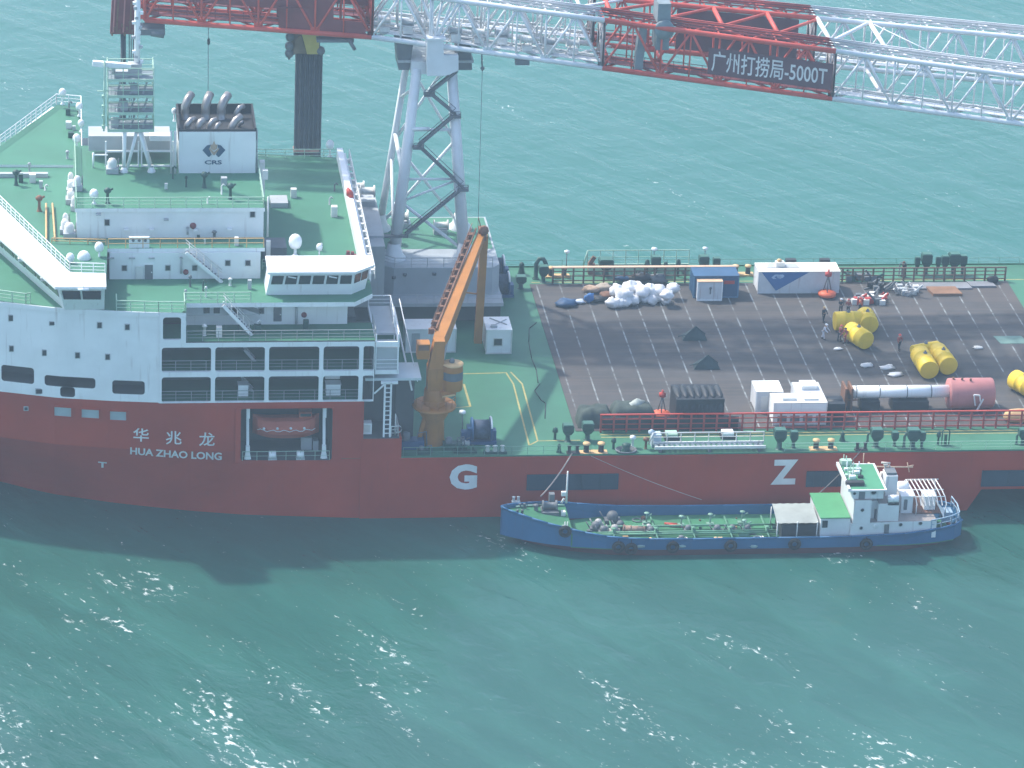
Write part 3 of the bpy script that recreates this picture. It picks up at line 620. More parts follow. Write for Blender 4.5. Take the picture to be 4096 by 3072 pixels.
# funnel
def funnel():
    x0, x1, y0, y1 = -30.5, -23.2, 20.4, 27.6; zt = 31.15
    m_ = MB(); m_.box(x0, x1, y0, y0+.1, 27.004, zt+.02); m_.box(x0, x1, y0+.1, y1, 27.004, zt-.9)
    o = m_.build("funnel", WHITE, ship)
    m_ = MB()
    for a in ((x0+.05, x1-.05, y0+.105, y0+.2), (x0-.06, x1+.06, y1-.12, y1+.06), (x0-.06, x0+.12, y0+.2, y1-.12), (x1-.12, x1+.06, y0+.2, y1-.12)): m_.box(a[0], a[1], a[2], a[3], zt-.9, zt+.25 if a[2] < y0+1 and a[3] < y0+1 else zt+.35)
    m_.box(x0+.13, x1-.13, y0+.21, y1-.13, zt-.9, zt-.55); m_.build("funnel_top", BLACK, o)
    def pipe(pu, pv, qu, qv, Yb, rad, lean):
        p = Yf(680+pu/4.1475, 340+pv/4.1475, Yb); q = Yf(680+qu/4.1475, 340+qv/4.1475, Yb+lean)
        b0 = Vector((p.x, Yb, zt-.6)); b1 = Vector((p.x, Yb, min(p.z, q.z-.5))); mid = b1.lerp(q, .45)+Vector((0, -.1, .25))
        w_ = MB(); pts = [b0, b0.lerp(b1, .7), b1, mid, q]; w_.bent(pts, rad, 12)
        d = (q-mid).normalized(); w_.tube(q-d*.05, q+d*.02, rad*.86, n=12, m=1); w_.build("exhaust_pipe", [STEEL, BLACK], o)
    for a in ((250, 360, 355, 150, 25.8, .40, .9), (590, 360, 665, 150, 25.8, .42, .9), (850, 370, 965, 160, 25.8, .42, .9), (1100, 440, 1215, 350, 25.8, .26, .6), (280, 640, 410, 560, 22.2, .30, .5), (650, 620, 770, 570, 22.4, .26, .4), (1020, 700, 1180, 520, 22.0, .36, .5), (760, 740, 830, 640, 21.5, .22, .3), (470, 700, 560, 590, 22.0, .36, .3), (1130, 560, 1220, 620, 23.5, .2, -.3)): pipe(*a)
    # emblem: navy fan of two wings, tan crest, letters below
    def F(x, z): return Vector((x, y0-.03, z))
    f = lambda u, v: (lambda p: (p.x, p.z))(Yf(680+u/4.1475, 340+v/4.1475, y0))
    w_ = MB()
    for pts in ([(540, 1080), (612, 1000), (680, 985), (650, 1060), (690, 1150), (650, 1192), (630, 1185)], [(918, 1078), (845, 1000), (785, 985), (805, 1060), (760, 1150), (800, 1192), (822, 1185)]): w_.extr([F(*f(*p)) for p in pts], (0, -.02, 0), 0)
    for pts in ([(730, 920), (755, 985), (785, 990), (780, 1050), (730, 1085), (675, 1050), (672, 990), (705, 985)], [(640, 1050), (665, 1050), (730, 1110), (800, 1050), (822, 1050), (740, 1160), (720, 1160)]): w_.extr([F(*f(*p))+Vector((0, -.012, 0)) for p in pts], (0, -.02, 0), 1)
    a, b = f(575, 1315), f(860, 1245); w_.text("CRS", b[1]-a[1], lambda x, z: Vector((a[0]+x, y0-.05, a[1]+z)), wid=b[0]-a[0], bold=.03, m=0)
    w_.build("emblem", [ENAVY, GOLD], o)
    w_ = MB(); w_.tube((x0-.35, y0-.1, 27), (x0-.35, y0-.1, 31.3), .12, n=7); w_.tube((x0-.75, y0-.1, 27), (x0-.75, y0-.1, 31.3), .09, n=7); w_.build("vent_pipe", OFFW, o)
    w_ = MB()
    for y in (y0+.3, y0+.8): w_.tube((x1+.15, y, 27), (x1+.15, y, 31.2), .05, n=5)
    for k in range(12): w_.tube((x1+.15, y0+.3, 27.3+k*.33), (x1+.15, y0+.8, 27.3+k*.33), .035, n=4)
    w_.build("ladder", GREY, o)
funnel()
# dark deck fittings near the funnel
for c, r, u, v, Y, z in ((0, 0, 1765, 1620, 17.6, 27), (0, 0, 140, 1600, 38.5, 24), (0, 1, 340, 165, 18.5, 24), (0, 1, 1990, 60, 11.8, 27), (0, 1, 930, 100, 11.9, 27)):
    p = Zp(c, r, u, v, z); m_ = MB(); m_.lathe(p, [(.28, 0), (.2, .1), (.14, .5), (.14, 1.0), (.3, 1.15), (.38, 1.35), (.2, 1.55), (0, 1.6)], 9); m_.tube(p+Vector((0, 0, 1.2)), p+Vector((.5, 0, 1.5)), .1, n=6); m_.build("vent_head", VENTG if u != 340 else RUST, ship)
# shade-side locker beside the top house, ladders, lamp
mb = MB(); a, b = Yp(1, 1, 60, 300, 14), Yp(1, 1, 200, 200, 14); mb.box(-22.8, -20.6, 12.5, 15.2, 21.004, 22.4); mb.build("deck_locker", DGREY, ship)
mb = MB(); mb.box(-21.3, -19.6, 26.8, 29, 21.004, 21.5); mb.build("skylight_hatch", GREY, ship)
mb = MB(); mb.box(-22.7, -22.3, 9.6, 10.0, 21, 24.2); mb.box(-22.7, -22.2, 22, 22.8, 24, 27.5); mb.tube((-22.5, 11.3, 24), (-22.5, 11.3, 28), .09, n=6); mb.box(-22.6, -22.1, 18.6, 19.1, 27, 27.9); mb.build("deck_equipment", OFFW, ship)
rr = random.Random(21)
for x0_, x1_, y0_, y1_, z_, n_ in ((-46, -43, 20, 29, 24.004, 5), (-41, -39.7, 31, 46, 24.27, 8), (-36, -24, 12, 19, 27.0, 6), (-22, -14.6, 12, 38, 21.0, 8), (-36, -24, 3, 7.5, 21.0, 6), (-31.5, -23.6, 8.8, 10.8, 24.0, 4), (-30, -14, 1.0, 3.6, 18.0, 7)):
    for k in range(n_):
        x, y = rr.uniform(x0_, x1_), rr.uniform(y0_, y1_); h = rr.uniform(.3, 1.1); s_ = rr.uniform(.12, .32); m_ = MB(); kd = rr.random()
        if kd < .4: m_.box(x-s_, x+s_, y-s_, y+s_, z_, z_+h)
        elif kd < .75: m_.lathe((x, y, z_), [(s_*.7, 0), (s_*.5, .1), (s_*.5, h*.8), (s_, h*.85), (s_*.6, h*1.05), (0, h*1.1)], 8)
        else: m_.bent([(x, y, z_), (x, y, z_+h), (x+.15, y, z_+h+.18), (x+.32, y, z_+h)], .08, 6)
        m_.build("deck_fitting", rr.choice([OFFW, OFFW, GREY, VENTG, DGREY]), ship)
# after edge bulwark with its walkway
mb = MB(); mb.box(-13.85, -13.25, 7.9, 40.8, 21.004, 22.15); mb.box(-13.2, -12.95, 7.9, 40.8, 20.8, 21.6, 0)
for k in range(16): y = 9+k*2; mb.box(-12.95, -12.55, y, y+.4, 21.1, 21.5, 1)
mb.rail([(-12.6, 8, 21), (-12.6, 40.5, 21)], 1.1, .04, 3, 1.6, 1); mb.build("after_bulwark", [WHITE, OFFW], ship)
p = Yp(1, 0, 720, 1545, 30); mb = MB(); mb.lathe((-13.9, p.y-3, 22.2), [(0, 0), (.55, .25), (.7, .5), (.2, .7), (0, .75)], 10, 0, (.9, 0, .45)); mb.build("red_lamp", RED, ship)
mb = MB(); mb.box(-15.2, -14.9, 9.2, 9.5, 21, 23.3); mb.box(-14.8, -14.5, 9.0, 9.3, 21, 23.3); mb.box(-14.8, -14.2, 9.8, 10.4, 21, 22.6); mb.build("fire_station", DRED, ship)

# radar mast: four legs, three grated cages, pole that runs up past the boom
def radar_mast():
    x0, x1, y0, y1 = -37.2, -32.9, 20.6, 23.4; o = thing_part = MB()
    legs = [((-35.7, 20.8, 27), (-35.6, 20.8, 31.3)), ((-33.1, 20.8, 27), (-34.3, 20.8, 31.3)), ((-35.4, 20.9, 27.3), (-34.5, 20.9, 31.0)), ((-35.7, 23, 27), (-35.6, 23, 31.3)), ((-33.1, 23, 27), (-34.3, 23, 31.3))]
    m_ = MB()
    for a, b in legs: m_.tube(a, b, .16, n=8)
    for a in ((-35.7, 20.8, 27), (-33.1, 20.8, 27)): m_.lathe(a, [(.4, 0), (.4, .1), (.2, .5)], 8)
    base = m_.build("radar_mast", WHITE, ship)
    zs = [31.3, 33.0, 34.7, 36.3]
    for i, z in enumerate(zs):
        w_ = MB(); w_.box(x0, x1, y0, y1, z-.12, z, 0); w_.box(x0-.06, x1+.06, y0-.08, y0, z-.18, z+.10, 1); w_.box(x0-.06, x1+.06, y1, y1+.08, z-.18, z+.10, 1)
        if i < 3:
            for x in (-36.4, -35.1, -33.9): w_.beam((x, y0+.6, z), (x+.7, y1-.5, z+1.45), .14, .14, 2)
            w_.box(-36.9+i*.9, -36.2+i*.9, y0+.7, y0+1.4, z, z+.8, 2)
        w_.build("mast_platform", [GRAT, PALEG, GREY], base)
    w_ = MB()
    for x in (x0, x1):
        for y in (y0, y1): w_.tube((x, y, 31.2), (x, y, 37.6), .07, n=5)
    for i, z in enumerate(zs): w_.rail([(x0, y0, z), (x1, y0, z), (x1, y1, z), (x0, y1, z), (x0, y0, z)], 1.15, .045, 2, 1.5)
    w_.tube((x0-.4, y0, 31.2), (x0-.3, y0, 38.2), .09, n=6); w_.tube((x0-1.0, y0, 35.2), (x0, y0, 35.25), .06, n=5)
    for k in range(4): w_.box(x0-.6, x0-.25, y0-.15, y0+.15, 31.5+k*1.0, 31.8+k*1.0)
    w_.build("mast_railing", PALEG, base)
    w_ = MB(); a, b = Yp(0, 0, 800, 545, 21), Yp(0, 0, 1130, 572, 21); w_.beam(a, b, .5, .48, 0); w_.tube(a.lerp(b, .55)+Vector((0, .2, -.9)), a.lerp(b, .55), .18, n=8, m=1); w_.build("radar_scanner", [WHITE, GREY], base)
    w_ = MB(); w_.tube((-34.45, 22.3, 36.3), (-34.35, 22.3, 46), .30, .26, n=10)
    for k in range(18):
        z = 37.5+k*.48; a_ = k*1.9; w_.box(-34.4+.4*math.cos(a_)-.16, -34.4+.4*math.cos(a_)+.16, 22.0, 22.3, z, z+.26, k % 2)
    w_.box(-35.3, -34.0, 21.6, 22.6, 36.3, 37.5, 1); w_.box(-36.6, -35.3, 21.3, 22.3, 36.3, 36.9, 1); w_.build("mast_pole", [WHITE, GREY], base)
    # deckhouse frames behind and beside the mast legs
    w_ = MB(); w_.box(-39.0, -31.2, 24.2, 27, 27.9, 29.4); w_.build("battery_house", GREY, ship)
    w_ = MB()
    for xa, xb in ((-37.4, -34.3), (-34.0, -31.0)):
        for z in (27.1, 28.6): w_.beam((xa, 22.2, z), (xb, 22.2, z), .16, .16)
        for x in (xa, xb): w_.beam((x, 22.2, 27), (x, 22.2, 29.6), .14, .14)
    w_.box(-33.2, -31.1, 22.8, 23.9, 29.4, 29.9); w_.beam((-38.6, 22, 28.3), (-37.2, 22, 28.3), .12, .12); w_.tube((-38.6, 22, 27), (-38.6, 22, 28.5), .1)
    w_.build("equipment_frame", WHITE, ship)
radar_mast()

# after stair landings outside the gallery
mb = MB()
mb.box(-13.1, -10.9, .3, 4.6, 14.72, 14.9, 1); mb.box(-13.1, -10.9, 3.0, 9.6, 17.4, 17.6, 1)
for x in (-13.0, -10.9):
    mb.box(x-.06, x+.06, .3, 9.5, 17.3, 17.75, 0); mb.box(x-.06, x+.06, .25, 4.6, 14.6, 15.0, 0)
mb.box(-13.0, -10.9, .25, .37, 14.5, 17.8, 0) if False else None
for x in (-13.0, -10.95):
    for y in (.35, 4.5): mb.beam((x, y, 14.7), (x, y, 18.6), .12, .12, 0)
mb.beam((-13, .35, 17.6), (-10.95, .35, 17.6), .15, .5, 0); mb.beam((-13, .35, 14.8), (-10.95, .35, 14.8), .12, .4, 0)
mb.rail([(-13, 9.5, 17.6), (-10.95, 9.5, 17.6), (-10.9, .4, 17.6)], 1.1, .05, 3, 1.5, 0); mb.rail([(-13, .4, 14.9), (-10.95, .4, 14.9), (-10.9, 4.6, 14.9)], 1.1, .04, 3, 1.5, 0)
mb.box(-12.9, -11.0, .5, 2.4, 14.95, 17.2, 1)
mb.build("stair_tower", [WHITE, GREY], ship)
mb = MB(); a = [(-10.6, 9.4, 17.6), (-9.4, 2.0, 12.2)]; mb.tube(*a, .09, n=6); mb.tube((-10.1, 9.4, 18.4), (-8.9, 2.0, 13.1), .05, n=5); mb.build("stay_rod", WHITE, ship)
# bay below the landings with locker and upright accommodation ladder
mb = MB(); mb.poly([(-14.0, 4.2, 8.2), (-10.5, 4.2, 8.2), (-10.5, 4.2, 14), (-14, 4.2, 14)]); mb.box(-14.0, -10.6, .02, 4.2, 8.0, 8.2, 0); mb.box(-13.9, -8.7, .5, 4.2, 13.85, 14.1, 1)
mb.box(-10.7, -9.0, 3.6, 4.2, 6.21, 13.8, 0); mb.build("ladder_bay", [DARKIN, paint("pale_steel", (.52, .58, .60), .5, .08, .5, grime=.15)], ship)
mb = MB(); p, q = Yp(1, 2, 872, 440, .8), Yp(1, 2, 1002, 340, .8); mb.box(p.x, q.x, .8, 1.6, 8.3, q.z); mb.box(p.x+.12, q.x-.12, .76, .8, 8.5, q.z-.15, 1); mb.build("deck_locker", [WHITE, OFFW], ship)
mb = MB(); p, q = Yp(1, 2, 1095, 455, .4), Yp(1, 2, 1170, 20, .4)
for x in (p.x, q.x-.1): mb.box(x, x+.16, .3, .55, p.z-.1, 13.7)
mb.box(p.x, q.x, .3, .55, p.z-.3, p.z-.08)
for k in range(12): mb.box(p.x+.16, q.x-.1, .34, .5, p.z+.3+k*.46, p.z+.36+k*.46)
mb.beam((p.x-.3, .4, 13.7), (q.x+.6, .4, 13.7), .2, .25); mb.beam((p.x-.9, .42, 12.6), (p.x+.1, .42, 13.6), .1, .14)
mb.build("accommodation_ladder", WHITE, ship)
mb = MB(); mb.tube((q.x+.5, .7, 8.25), (q.x+.5, .7, 10.4), .05); mb.rail([(q.x+.1, .5, 8.2), (-10.7, .5, 8.2), (-10.7, 3, 8.2)], 1.0, .045, 3, .8); mb.lathe((q.x+.75, .7, 8.9), [(.35, 0), (.35, .25)], 10, 0, (0, -1, 0)); mb.build("bay_railing", OFFW, ship)
# lifeboat bay fittings
for x in (-24.7, -17.6):
    mb = MB(); mb.beam((x, .5, 6.05), (x, .45, 7.4), .38, .3); mb.extr([(x-.32, .4, 6.05), (x+.32, .4, 6.05), (x+.12, .4, 7.2), (x-.12, .4, 7.2)], (0, .2, 0)); mb.beam((x, .6, 7.4), (x, 1.6, 11.2), .26, .26); mb.beam((x, .5, 10.2), (x, .5, 11.3), .3, .25); mb.build("davit", WHITE, ship)
mb = MB(); mb.rail([(-25.2, .2, 6.02), (-17.1, .2, 6.02)], .9, .025, 2, 1.3); mb.build("bay_railing", PALEG, ship)
for x in (-22.4, -19.8):
    mb = MB(); mb.lathe((x-.35, .45, 6.5), [(0, 0), (.34, .02), (.34, .68), (0, .7)], 12, 0, (1, 0, 0)); mb.box(x-.4, x+.4, .2, .7, 6.02, 6.2, 1); mb.build("life_raft_canister", [WHITE, GREY], ship)
mb = MB(); mb.box(-19.6, -18.6, 2.4, 3.2, 6.05, 7.3, 0); mb.box(-18.5, -18.0, 2.2, 3.0, 6.05, 7.0, 0); mb.build("davit_winch", GREY, ship)
# the lifeboat itself
lb = thing("lifeboat", "enclosed orange red lifeboat hanging in the bay in the ship's side", "lifeboat", (-21.1, 2.0, 8.0))
mb = MB(); L0, L1 = -24.2, -18.0; st = 14
def lbs(k, prof):
    x = L0+(L1-L0)*k/st; t = abs(2*k/st-1); w_ = 1.15*(1-t**3.2)**.6; kz = .45*t**3
    return [(x, 2.0+s_*w_, 8.0+kz+z*(1-.12*t)) for s_, z in prof]
lo = [(-1, .75), (-.95, .3), (-.6, -.25), (0, -.45), (.6, -.25), (.95, .3), (1, .75)]
up = [(1, .75), (.97, .95), (.72, 1.55), (.35, 1.75), (-.35, 1.75), (-.72, 1.55), (-.97, .95), (-1, .75)]
for prof, m_i in ((lo, 0), (up, 1)):
    R_ = [lbs(k, prof) for k in range(st+1)]
    for a, b in zip(R_[:-1], R_[1:]):
        for i in range(len(prof)-1): mb.add([a[i], b[i], b[i+1], a[i+1]], [(0, 1, 2, 3)], m_i, True)
mb.build("hull", [paint("lifeboat_red", (.40, .085, .05), .5, .1, .6, grime=.2), paint("lifeboat_canopy", (.46, .10, .055), .5, .1, .6, grime=.2)], lb)
mb = MB(); mb.box(-19.9, -18.7, 1.55, 2.45, 9.6, 10.25); mb.box(-19.8, -18.8, 1.5, 1.54, 9.85, 10.15, 1); mb.build("conning_hatch", [paint("lifeboat_canopy", (.46, .10, .055)), GLASS], lb)
mb = MB()
for k in range(4): mb.lathe((-23.2+k*1.25, .88, 8.95), [(0, .06), (.13, .04), (.13, 0)], 8, 0, (0, -1, 0))
mb.build("window", WHITE, lb)
mb = MB(); mb.path([(x, 2-1.17*(1-abs(2*(x-L0)/(L1-L0)-1)**3.2)**.6, 8.7-.1*math.sin((x-L0)*6)) for x in [L0+.4+i*.3 for i in range(19)]], .035, 4); mb.build("grab_line", WHITE, lb)

# machinery on the near deck around the crane foot
for lb_, x, y, k in (("dark blue hydraulic power pack beside the crane's pedestal", -9.3, 2.4, 1.2), ("low dark winch bed between the crane and the blue winch", -5.4, 2.0, .9), ("dark green valve bank at the ship's edge below the crane", -8.2, .95, .6), ("small pale drum on the deck edge left of the blue winch", -4.2, 2.9, .5)):
    o_ = thing("deck_machine", lb_, "deck machine", (x, y, MAIN)); mt_ = WBLUE if "blue hy" in lb_ else (OFFW if "pale" in lb_ else VENTG)
    m_ = MB(); m_.box(x-k, x+k, y-k*.5, y+k*.5, MAIN, MAIN+k*.7); m_.build("body", mt_, o_)
    m_ = MB(); m_.lathe((x-k*.4, y, MAIN+k*.7), [(k*.35, 0), (k*.35, k*.5), (k*.15, k*.62), (0, k*.62)], 9); m_.path([(x+k*.5, y, MAIN+k*.7), (x+k*.5, y, MAIN+k*1.2), (x+k*1.2, y+.2, MAIN+k*1.25), (x+k*1.3, y+.2, MAIN)], .05, 5); m_.build("fitting", DGREY, o_)
# low house under the boom rest, its ledge and the steps between it and the main block
mb = MB(); mb.prism([(-9.4, 34.2), (-8.4, 33.3), (1.6, 33.3), (2.4, 34.2), (2.4, 47.6), (-9.4, 47.6)], 9.004, 12.0, 0, 0); mb.box(-9.2, 2.2, 38.5, 47.4, 12.002, 12.012, 1); rest = mb.build("rest_house", [paint("rest_house_grey", (.36, .40, .43), .6, .1, .4, grime=.3), ROOFG], ship)
mb = MB(); mb.box(-13.0, 2.6, 31.2, 47.6, 8.62, 9.0, 0); mb.box(-13.0, 2.6, 33.4, 47.5, 6.21, 8.62, 1); mb.build("rest_house_ledge", [GREY, DARKIN], ship)
mb = MB(); mb.box(-13.0, -9.6, 30.6, 41, 9.0, 15.4, 1); mb.box(-13.0, -9.5, 33, 47, 15.4, 15.6, 0); mb.build("link_house", [GREY, GREY], ship)
for u, v in ((1540, 705), (1285, 710), (1190, 735), (1700, 690)):
    p = Yp(1, 1, u, v, 33.3); m_ = MB(); m_.box(p.x-.2, p.x+.2, 33.1, 33.3, p.z-.14, p.z+.14); m_.lathe((p.x, 33.1, p.z), [(.13, 0), (.13, .2)], 8, 0, (0, -1, 0)); m_.build("floodlight", DGREY, rest)
mb = MB(); mb.rail([(-9.3, 34.4, 12), (-8.3, 33.5, 12), (1.6, 33.5, 12)], 1.0, .035, 3, 1.6); mb.build("rest_house_railing", GREY, ship); mb = MB(); mb.rail([(-13, 31.3, 9), (2.4, 31.3, 9)], .9, .03, 2, 1.8); mb.build("rest_house_railing", GREY, ship)
for x, y, k in ((-10.5, 42, .8), (-11.6, 44.3, .6), (-2.8, 43, .7), (-6.6, 45, .9)):
    mb = MB(); mb.lathe((x-k, y, 12.2+k if x > -9.4 else 16.2+k), [(k*.8, 0), (k*.8, .12), (k*.45, .14), (k*.45, 1.4), (k*.8, 1.42), (k*.8, 1.55)], 12, 0, (1, 0, 0)); mb.box(x-k, x+k, y-k*.8, y+k*.8, 12.0 if x > -9.4 else 15.6, 12.5 if x > -9.4 else 16.1, 1)
    mb.build("rope_drum", [OFFW, GREY], ship)
p = Yp(1, 1, 1210, 115, 44); mb = MB(); mb.ball((p.x, 44, p.z), .38, 10); mb.tube((p.x, 44, 12), (p.x, 44, p.z), .08); mb.build("radome", WHITE, ship)

# ---------------------------------------------------------------- boom rest tower
def near_y(X): return 37.5-.15*(X+5)
def low_z(X): return 34.15-.09*(X+4.3) if X > -10.8 else 34.73-.028*(X+10.8)
tw = thing("boom_rest_tower", "tall pale grey tubular tower that carries the white boom near the superstructure", "tower", (-5, 40, 12))
ft = {'nl': ((-8.2, 36.0, 12), (-6.2, 38.2, 31.5)), 'nr': ((-1.0, 36.0, 12), (-2.7, 38.2, 31.5)), 'fl': ((-9.0, 44.2, 12), (-6.6, 43.4, 31.5)), 'fr': ((-.6, 44.4, 12), (-2.5, 43.4, 31.5))}
TWP = paint("tower_white", (.74, .78, .80), .5, .07, .5, grime=.18, rust=.1)
for k, (a, b) in ft.items():
    m_ = MB(); m_.tube(a, b, .62 if k[0] == 'n' else .38, .5 if k[0] == 'n' else .34, n=14); m_.lathe(a, [(1.25, 0), (1.2, .25), (.85, .6), (.65, 1.6), (.6, 1.7)], 14); m_.build("leg", TWP, tw)
L_ = lambda k, t: Vector(ft[k][0]).lerp(Vector(ft[k][1]), t)
mb = MB()
for a, ta, b, tb, r_ in (('fl', .02, 'fr', .5, .2), ('fr', .02, 'fl', .5, .2), ('fl', .5, 'fr', .95, .2), ('fr', .5, 'fl', .95, .2), ('nl', .42, 'nr', .42, .17), ('nl', .42, 'fl', .55, .28), ('nr', .55, 'fr', .68, .28), ('nl', .02, 'fl', .42, .2), ('nr', .15, 'fr', .55, .2), ('nr', .04, 'nl', .3, .22), ('nl', .68, 'nr', .68, .2), ('fl', .75, 'nl', .9, .2), ('nl', .3, 'nr', .42, .16), ('fr', .4, 'nr', .1, .2)):
    mb.tube(L_(a, ta), L_(b, tb), r_*.8, n=8)
mb.build("brace", TWP, tw)
mb = MB(); a = L_('nl', .68); mb.tube(a+Vector((.2, -.3, .2)), a+Vector((2.0, -.3, .2)), .2, n=8, m=0); mb.build("lamp_bar", WHITE, tw)
# zigzag stair up the near face
zz = [(1, 0, 1740, 615), (1, 0, 1500, 805), (1, 0, 1725, 992), (1, 0, 1405, 1262), (1, 0, 1790, 1625), (1, 1, 1290, 375)]
P = []
for c, r, u, v in zz:
    p = Yp(c, r, u, v, 36.6); t = (p.z-12)/19.5; P.append(Yp(c, r, u, v, 35.2+2.2*t))
mb = MB()
for a, b in zip(P[:-1], P[1:]):
    for d in (0, .55):
        o = Vector((0, d, 0)); mb.beam(a+o, b+o, .10, .26)
    n = int((a-b).length/.3)
    for i in range(n): c_ = a.lerp(b, i/n); mb.box(c_.x-.11, c_.x+.11, c_.y, c_.y+.55, c_.z-.02, c_.z+.02)
    mb.tube(a+Vector((0, 0, .7)), b+Vector((0, 0, .7)), .035, n=4)
for p in P[1:-1]: mb.box(p.x-.55, p.x+.55, p.y-.15, p.y+.7, p.z-.35, p.z-.1); mb.rail([(p.x-.5, p.y-.1, p.z-.1), (p.x+.5, p.y-.1, p.z-.1)], .45, .035, 2, .5)
mb.box(P[-1].x-2.2, P[-1].x+.3, P[-1].y-.1, P[-1].y+.5, P[-1].z-.25, P[-1].z-.05)
mb.build("stair", DGREY, tw)
mb = MB(); Yb = near_y(-5)-.9
f = lambda u, v: Yp(1, 0, u, v, Yb)
mb.extr([f(*p) for p in ((1480, 330), (1620, 330), (1622, 480), (1750, 482), (1750, 610), (1640, 655), (1480, 655), (1476, 560))], (0, .9, 0)); mb.box(f(1470, 330).x, f(1640, 330).x, Yb-.2, Yb+1.1, f(1500, 345).z, f(1500, 345).z+.18)
mb.box(-6.8, -2.2, 37.9, 43.6, 31.0, 32.3); mb.build("head_bracket", TWP, tw)
for x0, x1, s_ in ((-8.0, -6.9, -1), (-2.1, -.6, 1)):
    m_ = MB(); m_.extr([(x0, 38.6, 31.2), (x1, 38.6, 31.2), (x1-.3*s_ if s_ < 0 else x1-.25, 38.6, 34.1), (x0-.3 if s_ < 0 else x0, 38.6, 34.1)], (0, 3.6, 0)); m_.box(x0-.1, x1+.1, 38.45, 42.3, 32.0, 32.25, 1); m_.build("saddle", [DGREY, GREY], tw)
mb = MB(); mb.tube((.2, 38, 33.6), (.35, 38, 31.3), .08, n=6); mb.tube((.35, 38, 31.3), (.55, 38, 12), .025, n=4, m=0); mb.ball((.36, 38, 31.6), .22, 8); mb.build("hanging_line", DGREY, tw)

# ---------------------------------------------------------------- the lattice boom
bo = thing("crane_boom", "huge twin legged lattice boom banded red and white lying across the ship", "crane boom", (20, 37, 33))
def leg_near(X): return near_y(X)
def leg_far(X): return max(42.75-.016*(X+5), near_y(X)+4.6)
HB, WBM = 4.95, 3.5
secs = [(-33.2, -10.8, BOOMR, 'r'), (-10.8, 12.0, BOOMW, 'w'), (12.0, 34.8, BOOMR, 'r'), (34.8, 82, BOOMW, 'w')]
for li, fy in enumerate((leg_near, leg_far)):
    for x0, x1, mt_, kd in secs:
        def N(X, iy, iz): return Vector((X, fy(X)+iy*WBM, low_z(X)+iz*HB+(.0 if X > -10.8 else 0)))
        xs = [x0+(x1-x0)*k/max(1, round((x1-x0)/5.7)) for k in range(max(1, round((x1-x0)/5.7))+1)]
        for iy in (0, 1):
            for iz in (0, 1):
                m_ = MB(); m_.bent([N(x, iy, iz) for x in xs], .27, 10); m_.build("chord", mt_, bo)
        m_ = MB()
        for a, b in zip(xs[:-1], xs[1:]):
            c_ = (a+b)/2
            for iy in (0, 1): m_.tube(N(a, iy, 0), N(c_, iy, 1), .13, n=6); m_.tube(N(c_, iy, 1), N(b, iy, 0), .13, n=6); m_.tube(N(a, iy, 0), N(a, iy, 1), .11, n=6); m_.tube(N(c_, iy, 0), N(c_, iy, 1), .08, n=6)
            for iz in (0, 1): m_.tube(N(a, 0 if iz == 0 else 1, iz), N(c_, 1 if iz == 0 else 0, iz), .13, n=6); m_.tube(N(c_, 1 if iz == 0 else 0, iz), N(b, 0 if iz == 0 else 1, iz), .13, n=6)
            m_.tube(N(a, 0, 0), N(a, 1, 0), .10, n=6); m_.tube(N(a, 0, 1), N(a, 1, 1), .10, n=6)
        for x in (x0, x1):
            for p, q in (((0, 0), (0, 1)), ((1, 0), (1, 1)), ((0, 0), (1, 1)), ((1, 0), (0, 1))): m_.tube(N(x, *p), N(x, *q), .17, n=6)
        for x in xs:
            for iy in (0, 1): m_.box(x-.45, x+.45, N(x, iy, 0).y-.08, N(x, iy, 0).y+.08, N(x, iy, 0).z+.1, N(x, iy, 0).z+.6)
        m_.build("lacing", mt_, bo)
        # walkway inside the leg with handrails, cable trays and fittings
        m_ = MB(); off = 1.0
        for a, b in zip(xs[:-1], xs[1:]):
            p, q = N(a, .36, 0)+Vector((0, 0, .35)), N(b, .36, 0)+Vector((0, 0, .35)); m_.beam(p, q, 1.15, .08, 0); m_.rail([p+Vector((0, -.4, 0)), q+Vector((0, -.4, 0))], 1.0, .03, 2, 1.4, 0); m_.beam(N(a, .75, 0)+Vector((0, 0, .4)), N(b, .75, 0)+Vector((0, 0, .4)), .35, .15, 1)
            m_.tube(N(a, .55, 1)+Vector((0, 0, -.5)), N(b, .55, 1)+Vector((0, 0, -.5)), .06, n=5, m=1); m_.tube(N(a, .62, 1)+Vector((0, 0, -.5)), N(b, .62, 1)+Vector((0, 0, -.5)), .06, n=5, m=1)
        for k in range(7):
            y_ = .14+.12*k; m_.bent([N(x, y_, 1)+Vector((0, 0, .35-.05*(k % 2))) for x in xs], .055, 5, 1)
        m_.build("walkway", [mt_ if kd == 'w' else DRED, GREY if kd == 'w' else DRED], bo)
def Nn(X, iy, iz): return Vector((X, near_y(X)+iy*WBM, low_z(X)+iz*HB))
def Nf(X, iy, iz): return Vector((X, leg_far(X)+iy*WBM, low_z(X)+iz*HB))
